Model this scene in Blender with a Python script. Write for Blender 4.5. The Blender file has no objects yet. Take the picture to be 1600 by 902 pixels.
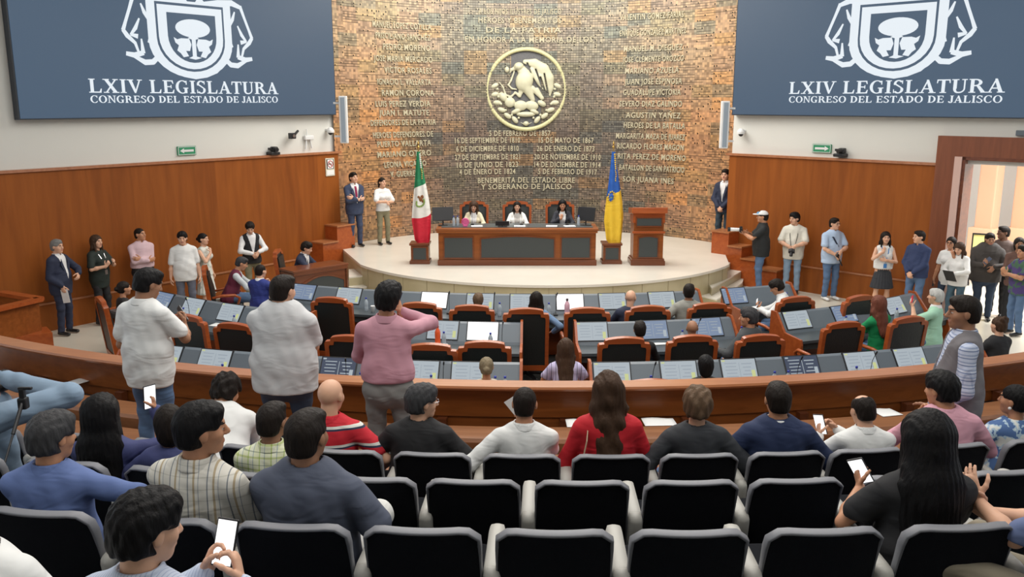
import bpy, bmesh, math, random
import numpy as np
from math import sin, cos, pi, radians
from mathutils import Vector, Matrix
random.seed(4)
SC = bpy.context.scene
COL = SC.collection

# ---------------------------------------------------------------- camera
CAM_H, PITCH, FPX = 4.1, radians(12.0), 1375.0
cd = bpy.data.cameras.new('camera'); cam = bpy.data.objects.new('camera', cd); COL.objects.link(cam)
cam.location = (0, 0, CAM_H); cam.rotation_euler = (pi/2 - PITCH, 0, 0)
cd.sensor_width = 36; cd.lens = 36*FPX/1600; cd.clip_start = .05; cd.clip_end = 200
SC.camera = cam
# ---------------------------------------------------------------- world, lights, exposure
SC.view_settings.view_transform = 'Standard'; SC.view_settings.look = 'None'
SC.view_settings.exposure = 0.0; SC.view_settings.gamma = 1.0; SC.view_settings.use_curve_mapping = False
W = bpy.data.worlds.new('world'); SC.world = W; W.use_nodes = True
W.node_tree.nodes['Background'].inputs[0].default_value = (.85, .93, 1, 1)
W.node_tree.nodes['Background'].inputs[1].default_value = 1.0

def area(name, loc, size, power, rot=(0, 0, 0), col=(1, .97, .92), sy=None):
    l = bpy.data.lights.new(name, 'AREA'); l.shape = 'RECTANGLE'; l.size = size; l.size_y = sy or size
    l.energy = power; l.color = col
    o = bpy.data.objects.new(name, l); COL.objects.link(o); o.location = loc; o.rotation_euler = rot
    return o
area('ceiling_panel_light', (0.5, 8.5, 7.7), 9, 400, sy=3.0)
area('ceiling_panel_light', (0.5, 13.5, 7.7), 9, 400, sy=3.0)
area('ceiling_panel_light', (0.5, 3.0, 7.7), 9, 300, sy=3.0)
area('ceiling_panel_light', (0.5, 18.6, 7.7), 6, 380, sy=2.4)
area('stage_downlight', (0.5, 21.2, 7.6), 6, 380, sy=1.6, rot=(radians(12), 0, 0), col=(1, .96, .88))
area('lobby_daylight', (11.5, 16.5, 4.4), 3.0, 800, sy=4.0, col=(1, .98, .95))

def G(px, py, h):
    """photo pixel -> point of the horizontal plane z=h"""
    a = (px-800)/FPX; b = (py-451)/FPX
    dy = cos(PITCH) - b*sin(PITCH); dz = -sin(PITCH) - b*cos(PITCH)
    t = (h-CAM_H)/dz
    return (a*t, dy*t)
def ray(px, py):
    a = (px-800)/FPX; b = (py-451)/FPX
    return Vector((a, cos(PITCH) - b*sin(PITCH), -sin(PITCH) - b*cos(PITCH)))
def at_y(px, py, Y):
    r = ray(px, py); t = Y/r.y
    return Vector((r.x*t, Y, CAM_H + r.z*t))

# ---------------------------------------------------------------- materials
MATS = {}
def mat(name, col, rough=.6, metal=0., bump=0., bscale=40., var=0., vscale=6., emis=0., coat=0., spec=.5, trans=0., bstretch=None, sheen=0.):
    if name in MATS: return MATS[name]
    m = bpy.data.materials.new(name); m.use_nodes = True; MATS[name] = m
    nt = m.node_tree; b = nt.nodes['Principled BSDF']
    b.inputs['Base Color'].default_value = (*col, 1); b.inputs['Roughness'].default_value = rough
    b.inputs['Metallic'].default_value = metal; b.inputs['Specular IOR Level'].default_value = spec
    b.inputs['Coat Weight'].default_value = coat; b.inputs['Coat Roughness'].default_value = .15
    if sheen: b.inputs['Sheen Weight'].default_value = sheen
    if trans: b.inputs['Transmission Weight'].default_value = trans
    if emis:
        b.inputs['Emission Color'].default_value = (*col, 1); b.inputs['Emission Strength'].default_value = emis
    if bump or var:
        tc = nt.nodes.new('ShaderNodeTexCoord'); mp = nt.nodes.new('ShaderNodeMapping')
        nt.links.new(tc.outputs['Object'], mp.inputs[0])
        if bstretch: mp.inputs['Scale'].default_value = bstretch
    if bump:
        n = nt.nodes.new('ShaderNodeTexNoise'); n.inputs['Scale'].default_value = bscale; n.inputs['Detail'].default_value = 3
        bp = nt.nodes.new('ShaderNodeBump'); bp.inputs['Strength'].default_value = min(1, bump); bp.inputs['Distance'].default_value = .01
        nt.links.new(mp.outputs[0], n.inputs['Vector']); nt.links.new(n.outputs[0], bp.inputs['Height']); nt.links.new(bp.outputs[0], b.inputs['Normal'])
    if var:
        n = nt.nodes.new('ShaderNodeTexNoise'); n.inputs['Scale'].default_value = vscale; n.inputs['Detail'].default_value = 4
        mx = nt.nodes.new('ShaderNodeMix'); mx.data_type = 'RGBA'
        mx.inputs['A'].default_value = (*[max(0, c*(1-var)) for c in col], 1); mx.inputs['B'].default_value = (*[min(1, c*(1+var)) for c in col], 1)
        nt.links.new(mp.outputs[0], n.inputs['Vector']); nt.links.new(n.outputs[0], mx.inputs['Factor']); nt.links.new(mx.outputs['Result'], b.inputs['Base Color'])
    return m
def nodes_of(name, rough=.6, coat=0.):
    m = bpy.data.materials.new(name); m.use_nodes = True; MATS[name] = m
    nt = m.node_tree; b = nt.nodes['Principled BSDF']; b.inputs['Roughness'].default_value = rough; b.inputs['Coat Weight'].default_value = coat
    return m, nt, b
def N(nt, t, **kw):
    n = nt.nodes.new(t)
    for k, v in kw.items(): setattr(n, k, v)
    return n
def ramp(nt, stops, interp='LINEAR'):
    r = nt.nodes.new('ShaderNodeValToRGB'); r.color_ramp.interpolation = interp
    e = r.color_ramp.elements
    while len(e) < len(stops): e.new(.5)
    for i, (p, c) in enumerate(stops): e[i].position = p; e[i].color = (*c, 1)
    return r
def wood_mat(name, c1, c2, rough=.28, coat=.35, seam=0., axis='X', sc=1.):
    m, nt, b = nodes_of(name, rough, coat); b.inputs['Coat Roughness'].default_value = .2; b.inputs['Specular IOR Level'].default_value = .3
    tc = N(nt, 'ShaderNodeTexCoord'); mp = N(nt, 'ShaderNodeMapping'); nt.links.new(tc.outputs['Object'], mp.inputs[0])
    mp.inputs['Scale'].default_value = {'X': (.6*sc, 8*sc, 8*sc), 'Z': (7*sc, 7*sc, .5*sc)}[axis]
    n = N(nt, 'ShaderNodeTexNoise'); n.inputs['Scale'].default_value = 2.0; n.inputs['Detail'].default_value = 5; n.inputs['Distortion'].default_value = .6
    r = ramp(nt, [(.3, c1), (.7, c2)]); nt.links.new(mp.outputs[0], n.inputs['Vector']); nt.links.new(n.outputs[0], r.inputs[0])
    nt.links.new(r.outputs[0], b.inputs['Base Color'])
    return m
WOOD = wood_mat('polished_cedar', (.20, .055, .011), (.28, .082, .018), rough=.36, coat=.15)
WOODZ = wood_mat('panel_cedar', (.25, .066, .015), (.34, .098, .024), axis='Z', rough=.38, coat=.15)
WOODD = wood_mat('dark_mahogany', (.12, .035, .014), (.19, .055, .02))
WOODR = wood_mat('red_cherry', (.30, .062, .014), (.40, .095, .022), rough=.34)
LEATHER = mat('black_leather', (.014, .017, .016), rough=.4, bump=.3, bscale=60, spec=.5)
FABRIC = mat('black_seat_fabric', (.0052, .0062, .0095), rough=.85, bump=.5, bscale=300, spec=.2)
TRIM = mat('grey_plastic_trim', (.19, .195, .215), rough=.5)
ARM = mat('beige_armrest_plastic', (.43, .42, .385), rough=.5)
BLACK = mat('black_plastic', (.012, .012, .014), rough=.4)
GREYP = mat('grey_console_laminate', (.115, .14, .165), rough=.42)
SLATE = mat('slate_worktop', (.06, .072, .08), rough=.33)
INLAY = mat('charcoal_inlay_panel', (.042, .05, .05), rough=.5)
METAL = mat('brushed_steel', (.5, .5, .52), rough=.3, metal=1)
WHITEP = mat('white_paper', (.82, .83, .82), rough=.7)
WHITEPL = mat('white_plastic', (.72, .73, .73), rough=.45)
CREAM = mat('cream_marble', (.74, .70, .62), rough=.22, var=.08, vscale=1.6)
GOLD = mat('gold_metal', (.6, .4, .12), rough=.3, metal=1)

# ---------------------------------------------------------------- mesh helpers
def link(name, me, m, parent=None):
    o = bpy.data.objects.new(name, me); COL.objects.link(o)
    if m is not None:
        for q in (m if isinstance(m, (list, tuple)) else [m]): me.materials.append(q)
    if parent is not None: o.parent = parent
    return o
def obj(name, bm, m, parent=None, smooth=False):
    me = bpy.data.meshes.new(name)
    bmesh.ops.recalc_face_normals(bm, faces=bm.faces)
    bm.to_mesh(me); bm.free()
    if smooth:
        me.polygons.foreach_set('use_smooth', [True]*len(me.polygons))
    o = link(name, me, m, parent)
    if smooth == 'auto' : me.set_sharp_from_angle(angle=radians(38))
    return o
def thing(name, label, cat, loc=(0, 0, 0), rz=0., group=None):
    o = bpy.data.objects.new(name, None); COL.objects.link(o); o.empty_display_size = .1
    o.location = loc; o.rotation_euler = (0, 0, rz); o['label'] = label; o['category'] = cat
    if group: o['group'] = group
    return o
def tag(o, label, cat, group=None, kind=None):
    o['label'] = label; o['category'] = cat
    if group: o['group'] = group
    if kind: o['kind'] = kind
    return o
def struct(name, bm, m, smooth=False):
    o = obj(name, bm, m, None, smooth); o['kind'] = 'structure'; return o
def dup(root, loc, rz, label=None, group=None, scale=None):
    r = root.copy(); COL.objects.link(r); r.location = loc; r.rotation_euler = (0, 0, rz)
    if label: r['label'] = label
    if group: r['group'] = group
    if scale: r.scale = scale
    for ch in list(root.children):
        c = ch.copy(); COL.objects.link(c); c.parent = r
        for g in ch.children:
            d = g.copy(); COL.objects.link(d); d.parent = c
    return r
def box(bm, c, s, rot=None, bev=0.):
    t = bmesh.new(); bmesh.ops.create_cube(t, size=1)
    bmesh.ops.scale(t, vec=s, verts=t.verts)
    if bev: bmesh.ops.bevel(t, geom=t.edges[:], offset=bev, segments=2, affect='EDGES', profile=.6)
    M = Matrix.Translation(c)
    if rot is not None: M = M @ (rot if isinstance(rot, Matrix) else Matrix.Rotation(rot, 4, 'Z'))
    bmesh.ops.transform(t, matrix=M, verts=t.verts)
    join(bm, t)
def join(bm, t):
    me = bpy.data.meshes.new('t'); t.to_mesh(me); t.free(); bm.from_mesh(me); bpy.data.meshes.remove(me)
def cyl(bm, a, b, r, r2=None, n=16):
    a = Vector(a); b = Vector(b); d = b-a; t = bmesh.new()
    bmesh.ops.create_cone(t, segments=n, radius1=r, radius2=r if r2 is None else r2, depth=d.length, cap_ends=True)
    M = Matrix.Translation((a+b)/2) @ d.to_track_quat('Z', 'Y').to_matrix().to_4x4()
    bmesh.ops.transform(t, matrix=M, verts=t.verts); join(bm, t)
def lathe(bm, prof, n=20, M=None):
    vs = []
    for r, z in prof:
        vs.append([bm.verts.new((r*cos(2*pi*i/n), r*sin(2*pi*i/n), z)) for i in range(n)])
    for a, b in zip(vs, vs[1:]):
        for i in range(n): bm.faces.new((a[i], a[(i+1) % n], b[(i+1) % n], b[i]))
    bm.faces.new(vs[0][::-1]); bm.faces.new(vs[-1])
    if M is not None: bmesh.ops.transform(bm, matrix=M, verts=[v for r in vs for v in r])
def prism(bm, pts, z0, z1, M=None):
    """polygon (x,y) list extruded z0..z1"""
    a = [bm.verts.new((x, y, z0)) for x, y in pts]; b = [bm.verts.new((x, y, z1)) for x, y in pts]
    n = len(pts)
    bm.faces.new(a[::-1]); bm.faces.new(b)
    for i in range(n): bm.faces.new((a[i], a[(i+1) % n], b[(i+1) % n], b[i]))
    if M is not None: bmesh.ops.transform(bm, matrix=M, verts=a+b)
def ring(bm, outer, inner, z0, z1, M=None):
    """two loops of equal length -> extruded frame"""
    n = len(outer); L = []
    for pts in (outer, inner):
        for z in (z0, z1): L.append([bm.verts.new((x, y, z)) for x, y in pts])
    o0, o1, i0, i1 = L
    for k in range(n):
        j = (k+1) % n
        bm.faces.new((o0[k], o0[j], o1[j], o1[k])); bm.faces.new((i0[k], i1[k], i1[j], i0[j]))
        bm.faces.new((o1[k], o1[j], i1[j], i1[k])); bm.faces.new((o0[k], i0[k], i0[j], o0[j]))
    if M is not None: bmesh.ops.transform(bm, matrix=M, verts=[v for l in L for v in l])
def tube(bm, pts, r, n=8, prof=None, up=None, closed=False):
    """sweep; r radius or list; prof: list of (u,v) offsets instead of a circle"""
    P = [Vector(p) for p in pts]; R = r if isinstance(r, (list, tuple)) else [r]*len(P); vs = []
    m = len(P); u0 = Vector(up) if up else None
    for i, p in enumerate(P):
        if closed: t = (P[(i+1) % m]-P[i-1]).normalized()
        else: t = (P[min(i+1, m-1)]-P[max(i-1, 0)]).normalized()
        ref = u0 if u0 is not None else (Vector((0, 0, 1)) if abs(t.z) < .9 else Vector((0, 1, 0)))
        s = t.cross(ref).normalized(); w = s.cross(t)
        if prof: vs.append([bm.verts.new(p + s*a + w*b) for a, b in prof])
        else: vs.append([bm.verts.new(p + s*R[i]*cos(2*pi*k/n) + w*R[i]*sin(2*pi*k/n)) for k in range(n)])
    n = len(vs[0])
    for i in range(m if closed else m-1):
        a = vs[i]; b = vs[(i+1) % m]
        for k in range(n): bm.faces.new((a[k], a[(k+1) % n], b[(k+1) % n], b[k]))
    if not closed: bm.faces.new(vs[0][::-1]); bm.faces.new(vs[-1])
def slab(bm, nu, nv, f0, f1):
    """closed shell between two surfaces f(u,v), u,v in 0..1"""
    A = [[bm.verts.new(f0(i/nu, j/nv)) for j in range(nv+1)] for i in range(nu+1)]
    B = [[bm.verts.new(f1(i/nu, j/nv)) for j in range(nv+1)] for i in range(nu+1)]
    for i in range(nu):
        for j in range(nv):
            bm.faces.new((A[i][j], A[i+1][j], A[i+1][j+1], A[i][j+1])); bm.faces.new((B[i][j], B[i][j+1], B[i+1][j+1], B[i+1][j]))
        bm.faces.new((A[i][0], B[i][0], B[i+1][0], A[i+1][0])); bm.faces.new((A[i][nv], A[i+1][nv], B[i+1][nv], B[i][nv]))
    for j in range(nv):
        bm.faces.new((A[0][j], A[0][j+1], B[0][j+1], B[0][j])); bm.faces.new((A[nu][j], B[nu][j], B[nu][j+1], A[nu][j+1]))
def arcsweep(bm, cx, cy, prof, a0, a1, n=40):
    """closed profile [(r,z)] swept round (cx,cy); angle 0 = towards the camera (-Y), + = right"""
    vs = []
    for i in range(n+1):
        a = a0 + (a1-a0)*i/n
        vs.append([bm.verts.new((cx + r*sin(a), cy - r*cos(a), z)) for r, z in prof])
    m = len(prof)
    for i in range(n):
        for k in range(m): bm.faces.new((vs[i][k], vs[i][(k+1) % m], vs[i+1][(k+1) % m], vs[i+1][k]))
    bm.faces.new(vs[0][::-1]); bm.faces.new(vs[-1])

# ---------------------------------------------------------------- implicit modelling (rounded bodies)
class Field:
    def __init__(s, lo, hi, res):
        s.res = res; s.lo = np.array(lo, dtype=np.float32)
        n = np.ceil((np.array(hi)-np.array(lo))/res).astype(int)+1
        s.n = n; s.F = np.full(tuple(n), 1e3, np.float32)
        s.ax = [s.lo[i] + res*np.arange(n[i], dtype=np.float32) for i in range(3)]
    def _sub(s, lo, hi):
        sl = []; cs = []
        for i in range(3):
            a = max(0, int((lo[i]-s.lo[i])/s.res)-1); b = min(s.n[i], int((hi[i]-s.lo[i])/s.res)+3)
            if b <= a: return None
            sl.append(slice(a, b)); sh = [1, 1, 1]; sh[i] = b-a; cs.append(s.ax[i][a:b].reshape(sh))
        return tuple(sl), cs
    def put(s, lo, hi, fn, k=.02, mode='u'):
        m = abs(k)+2.5*s.res
        q = s._sub([l-m for l in lo], [h+m for h in hi])
        if q is None: return
        sl, (X, Y, Z) = q
        d = fn(X, Y, Z); A = s.F[sl]
        if mode == 'u':
            h = np.maximum(k-np.abs(A-d), 0)/k; s.F[sl] = np.minimum(A, d) - h*h*k*.25
        elif mode == 's':
            d = -d; h = np.maximum(k-np.abs(A-d), 0)/k; s.F[sl] = np.maximum(A, d) + h*h*k*.25
    def cap(s, a, b, ra, rb=None, k=.02, fr=None, sc=None, mode='u', g=0.):
        a = np.array(a, float); b = np.array(b, float); rb = ra if rb is None else rb
        if sc is None:
            R = max(ra, rb)+g; ab = b-a; L = float(ab@ab)+1e-9
            def fn(X, Y, Z):
                x = X-a[0]; y = Y-a[1]; z = Z-a[2]
                t = np.clip((x*ab[0]+y*ab[1]+z*ab[2])/L, 0, 1)
                return np.sqrt((x-t*ab[0])**2+(y-t*ab[1])**2+(z-t*ab[2])**2) - (ra+(rb-ra)*t) - g
            s.put(np.minimum(a, b)-R, np.maximum(a, b)+R, fn, k, mode); return
        fr = np.eye(3) if fr is None else fr; sc = np.array(sc, float)
        ab = (fr@(b-a))/sc; L = float(ab@ab)+1e-9; ms = sc.min()
        R = max(ra, rb)*sc.max()+g
        def fn(X, Y, Z):
            x = X-a[0]; y = Y-a[1]; z = Z-a[2]
            u = (x*fr[0][0]+y*fr[0][1]+z*fr[0][2])/sc[0]; v = (x*fr[1][0]+y*fr[1][1]+z*fr[1][2])/sc[1]; w = (x*fr[2][0]+y*fr[2][1]+z*fr[2][2])/sc[2]
            t = np.clip((u*ab[0]+v*ab[1]+w*ab[2])/L, 0, 1)
            l = np.sqrt((u-t*ab[0])**2+(v-t*ab[1])**2+(w-t*ab[2])**2)
            rr = ra+(rb-ra)*t
            # anisotropic distance estimate
            gx = np.sqrt(((u-t*ab[0])/sc[0])**2+((v-t*ab[1])/sc[1])**2+((w-t*ab[2])/sc[2])**2)+1e-6
            return (l-rr)*np.clip(l/gx, ms, 3) - g
        s.put(np.minimum(a, b)-R, np.maximum(a, b)+R, fn, k, mode)
    def ell(s, c, r, fr=None, k=.02, mode='u', g=0.):
        c = np.array(c, float); r = np.array(r, float); s.cap(c, c, 1., 1., k, fr if fr is not None else np.eye(3), r, mode, g)
    def cut(s, p, n, k=.006):
        """keep the side where (x-p).n < 0"""
        n = np.array(n, float); n = n/np.linalg.norm(n); X = s.ax[0][:, None, None]; Y = s.ax[1][None, :, None]; Z = s.ax[2][None, None, :]
        d = (X-p[0])*n[0]+(Y-p[1])*n[1]+(Z-p[2])*n[2]
        h = np.maximum(k-np.abs(s.F-d), 0)/k; s.F = np.maximum(s.F, d) + h*h*k*.25
    def warp(s, fn):
        X = s.ax[0][:, None, None]; Y = s.ax[1][None, :, None]; Z = s.ax[2][None, None, :]
        s.F = s.F + fn(X, Y, Z)
    def mesh(s):
        F = s.F; S = F < 0
        c = np.zeros(tuple(s.n-1), np.int8)
        for i in (0, 1):
            for j in (0, 1):
                for k in (0, 1): c += S[i:i+s.n[0]-1, j:j+s.n[1]-1, k:k+s.n[2]-1]
        I, J, K = np.nonzero((c > 0) & (c < 8))
        nv = len(I)
        if nv == 0: return np.zeros((0, 3)), np.zeros((0, 4), int)
        vid = np.full(c.shape, -1, np.int64); vid[I, J, K] = np.arange(nv)
        acc = np.zeros((nv, 3)); cnt = np.zeros(nv)
        for ax in range(3):
            o = [0, 1, 2]; o.remove(ax)
            for p in (0, 1):
                for q in (0, 1):
                    d0 = [0, 0, 0]; d0[o[0]] = p; d0[o[1]] = q; d1 = list(d0); d1[ax] = 1
                    v0 = F[I+d0[0], J+d0[1], K+d0[2]]; v1 = F[I+d1[0], J+d1[1], K+d1[2]]
                    m = (v0 < 0) != (v1 < 0); t = np.where(m, v0/(v0-v1+1e-12), 0)
                    for x in range(3): acc[:, x] += np.where(m, d0[x] + (t if x == ax else 0), 0)
                    cnt += m
        V = (np.stack([I, J, K], 1) + acc/cnt[:, None])*s.res + s.lo
        Q = []
        for ax in range(3):
            o = [0, 1, 2]; o.remove(ax); b, cc = o
            sa = [slice(None)]*3; sb = [slice(None)]*3; sa[ax] = slice(0, -1); sb[ax] = slice(1, None)
            A = S[tuple(sa)]; B = S[tuple(sb)]; E = A != B
            ii = list(np.nonzero(E)); ok = (ii[b] > 0) & (ii[cc] > 0) & (ii[b] < s.n[b]-1) & (ii[cc] < s.n[cc]-1)
            ii = [x[ok] for x in ii]
            def cell(db, dc):
                t = list(ii); t[b] = t[b]-db; t[cc] = t[cc]-dc; return vid[t[0], t[1], t[2]]
            q = np.stack([cell(1, 1), cell(0, 1), cell(0, 0), cell(1, 0)], 1)
            fl = A[ii[0], ii[1], ii[2]] == (ax == 1)
            q[fl] = q[fl][:, ::-1]; Q.append(q)
        Q = np.concatenate(Q); Q = Q[(Q >= 0).all(1)]
        return V, Q
def np_mesh(name, parts, mi=None, flip=False):
    """parts: list of (V,Q)"""
    Vs = []; Qs = []; n = 0
    for V, Q in parts:
        if len(V) == 0: continue
        Vs.append(V); Qs.append(Q+n); n += len(V)
    V = np.concatenate(Vs); Q = np.concatenate(Qs)
    if flip: Q = Q[:, ::-1]
    me = bpy.data.meshes.new(name)
    me.vertices.add(len(V)); me.vertices.foreach_set('co', V.astype(np.float32).ravel())
    me.loops.add(Q.size); me.loops.foreach_set('vertex_index', Q.astype(np.int32).ravel())
    me.polygons.add(len(Q)); me.polygons.foreach_set('loop_start', np.arange(0, Q.size, 4, dtype=np.int32))
    me.polygons.foreach_set('use_smooth', np.ones(len(Q), bool))
    if mi is not None: me.polygons.foreach_set('material_index', mi.astype(np.int32))
    me.update(calc_edges=True); me.validate()
    return me
# ================================================================ SETTING
# ---- floors
carpet = mat('dark_carpet', (.035, .033, .030), rough=.95, bump=.4, bscale=200)
tile = mat('cream_floor_tile', (.62, .58, .49), rough=.3, var=.06, vscale=2)
aislem = wood_mat('aisle_floor_wood', (.19, .075, .03), (.26, .11, .045), rough=.5, coat=.05)
bm = bmesh.new(); box(bm, (0.5, 15, -.05), (24, 24, .1)); struct('floor_chamber', bm, tile)
bm = bmesh.new(); arcsweep(bm, .5, 22.3, [(7.0, .001), (13.3, .001), (13.3, .012), (7.0, .012)], -.62, .47, 50); struct('floor_carpet', bm, carpet)
for i, (y0, y1, h, m) in enumerate([(4.72, 7.15, 1.11, aislem), (3.80, 4.72, 1.35, carpet), (2.90, 3.80, 1.54, carpet), (1.98, 2.90, 1.70, carpet), (-3.0, 1.98, 2.02, carpet)]):
    bm = bmesh.new(); arcsweep(bm, .5, 20.6, [(20.6-y0, -.1), (20.6-y0, h), (20.6-y1, h), (20.6-y1, -.1)], -.55, .55, 50); struct('floor_tier_%d' % i, bm, m)
# ---- gallery rail and low curb
RC = (.5, 20.87)
bm = bmesh.new(); arcsweep(bm, *RC, [(12.92, .0), (12.92, 1.46), (12.94, 1.46), (12.94, 1.16), (12.89, 1.14), (12.89, .0)], -.55, .46, 70)
rail = obj('gallery_rail', bm, WOOD); tag(rail, 'long curved polished wooden rail wall between the public seats and the deputies', 'rail')
bm = bmesh.new(); arcsweep(bm, *RC, [(12.86, 1.46), (12.86, 1.50), (13.06, 1.50), (13.07, 1.48), (13.06, 1.46)], -.55, .46, 70); bm.free()
for i in range(11):
    a = -.45+.09*i; bm = bmesh.new(); box(bm, (RC[0]+12.97*sin(a), RC[1]-12.97*cos(a), 1.08), (.09, .08, .14), a); obj('support_post', bm, WOODD, rail)
bm = bmesh.new(); arcsweep(bm, *RC, [(12.86, 1.46), (12.86, 1.50), (13.06, 1.50), (13.07, 1.48), (13.06, 1.46)], -.55, .46, 70)
railcap = obj('cap', bm, wood_mat('rail_cap', (.33, .12, .045), (.42, .17, .07), rough=.3), rail); railcap['label'] = 'lighter rounded top edge'
bm = bmesh.new(); arcsweep(bm, *RC, [(13.3, .0), (13.3, 1.20), (13.6, 1.20), (13.62, 1.17), (13.62, .0)], -.55, .46, 70)
curb = obj('gallery_curb', bm, wood_mat('curb_wood', (.21, .085, .035), (.28, .12, .05), rough=.4)); tag(curb, 'low curved wooden curb with a paper shelf, in front of the gallery rail', 'curb')
bm = bmesh.new(); arcsweep(bm, *RC, [(12.94, .6), (12.94, 1.05), (13.3, 1.05), (13.3, .6)], -.55, .46, 70)
o = struct('slot_shade', bm, BLACK)  # black strip stands in for the shade in the slot under the rail

# ---- side walls (planes at an angle, fan shaped)
LC, LD, LN = Vector((-4.16, 21.24, 0)), Vector((-.602, -.798, 0)), Vector((.798, -.602, 0))
RCn, RD, RN = Vector((5.01, 20.45, 0)), Vector((.695, -.719, 0)), Vector((-.719, -.695, 0))
def frame_of(side):
    return (LC, LD, LN) if side < 0 else (RCn, RD, RN)
def wp(side, u, off, z):
    c, d, n = frame_of(side); return c + d*u + n*off + Vector((0, 0, z))
def on_wall(px, py, side, off=0.):
    c, d, n = frame_of(side); r = ray(px, py); o = Vector((0, 0, CAM_H))
    t = ((c + n*off) - o).dot(n)/r.dot(n); p = o + r*t
    return (p-c).dot(d), p.z
def wallbox(side, u0, u1, o0, o1, z0, z1, bm=None):
    bm = bm or bmesh.new()
    vs = [bm.verts.new(wp(side, u, o, z)) for z in (z0, z1) for u, o in ((u0, o0), (u1, o0), (u1, o1), (u0, o1))]
    for f in ((0, 1, 2, 3), (7, 6, 5, 4), (0, 4, 5, 1), (1, 5, 6, 2), (2, 6, 7, 3), (3, 7, 4, 0)): bm.faces.new([vs[i] for i in f])
    return bm
# panelled wood with faint vertical seams: material in wall coordinates
def panel_wood(name, side):
    m, nt, b = nodes_of(name, .5, .0); b.inputs['Specular IOR Level'].default_value = .22
    g = N(nt, 'ShaderNodeNewGeometry'); c, d, n = frame_of(side)
    dp = N(nt, 'ShaderNodeVectorMath', operation='DOT_PRODUCT'); dp.inputs[1].default_value = d[:]; nt.links.new(g.outputs['Position'], dp.inputs[0])
    sx = N(nt, 'ShaderNodeSeparateXYZ'); nt.links.new(g.outputs['Position'], sx.inputs[0])
    dv = N(nt, 'ShaderNodeMath', operation='DIVIDE'); dv.inputs[1].default_value = .92; nt.links.new(dp.outputs['Value'], dv.inputs[0])
    fl = N(nt, 'ShaderNodeMath', operation='FLOOR'); nt.links.new(dv.outputs[0], fl.inputs[0])
    wn = N(nt, 'ShaderNodeTexWhiteNoise', noise_dimensions='1D'); nt.links.new(fl.outputs[0], wn.inputs['W'])
    cx = N(nt, 'ShaderNodeCombineXYZ'); nt.links.new(dp.outputs['Value'], cx.inputs[0]); nt.links.new(sx.outputs['Z'], cx.inputs[1]); nt.links.new(wn.outputs['Value'], cx.inputs[2])
    mp = N(nt, 'ShaderNodeMapping'); mp.inputs['Scale'].default_value = (5, .5, 7); nt.links.new(cx.outputs[0], mp.inputs[0])
    no = N(nt, 'ShaderNodeTexNoise'); no.inputs['Scale'].default_value = 1.4; no.inputs['Detail'].default_value = 5; no.inputs['Distortion'].default_value = .5; nt.links.new(mp.outputs[0], no.inputs['Vector'])
    ad = N(nt, 'ShaderNodeMath', operation='MULTIPLY_ADD'); ad.inputs[1].default_value = .25; nt.links.new(wn.outputs['Value'], ad.inputs[0]); nt.links.new(no.outputs[0], ad.inputs[2])
    r = ramp(nt, [(.35, (.205, .056, .010)), (.85, (.30, .088, .015))]); nt.links.new(ad.outputs[0], r.inputs[0]); nt.links.new(r.outputs[0], b.inputs['Base Color'])
    return m
PWL, PWR = panel_wood('panel_wood_left', -1), panel_wood('panel_wood_right', 1)
plaster = mat('cream_plaster', (.66, .66, .62), rough=.8, bump=.1, bscale=60)
UP, ZP = on_wall(1467, 212, 1); U0, ZD = on_wall(1505, 245, 1); U1 = U0+2.7
struct('wall_left', wallbox(-1, 0, 11.5, -.3, 0, 0, 2.89), PWL)
struct('trim_2', wallbox(-1, -.08, 11.5, -.3, .035, 2.89, 2.94), wood_mat('wall_cap', (.33, .13, .06), (.42, .18, .09)))
bm = wallbox(-1, 0, 11.5, -.42, -.10, 2.94, 7.8); struct('wall_left_upper', bm, plaster)
struct('wall_right', wallbox(1, 0, UP, -.3, 0, 0, 2.89), PWR)
struct('trim_3', wallbox(1, -.08, UP, -.3, .035, 2.89, 2.94), MATS['wall_cap'])
bm = wallbox(1, 0, 10, -.42, -.10, 2.94, 7.8); struct('wall_right_upper', bm, plaster)
# wooden portal with the doorway
portal = wood_mat('portal_wood', (.17, .055, .025), (.23, .075, .033), axis='Z', rough=.35, coat=.2)
bm = wallbox(1, UP, U0, -.42, .03, 0, ZP); wallbox(1, U0, U1, -.42, .03, ZD, ZP, bm); wallbox(1, U1, 11, -.42, .03, 0, ZP, bm)
struct('wall_portal', bm, portal)
bm = wallbox(1, U0-.13, U0, -.40, .06, 0, ZD); wallbox(1, U1, U1+.13, -.40, .06, 0, ZD, bm); struct('trim_4', bm, mat('pale_pink_reveal', (.62, .42, .36), rough=.5))
bm = wallbox(1, U0, U0+.06, -.42, .02, 0, ZD); wallbox(1, U0, U1, -.42, .02, ZD-.06, ZD, bm); struct('door_1', bm, WOODD)
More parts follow.
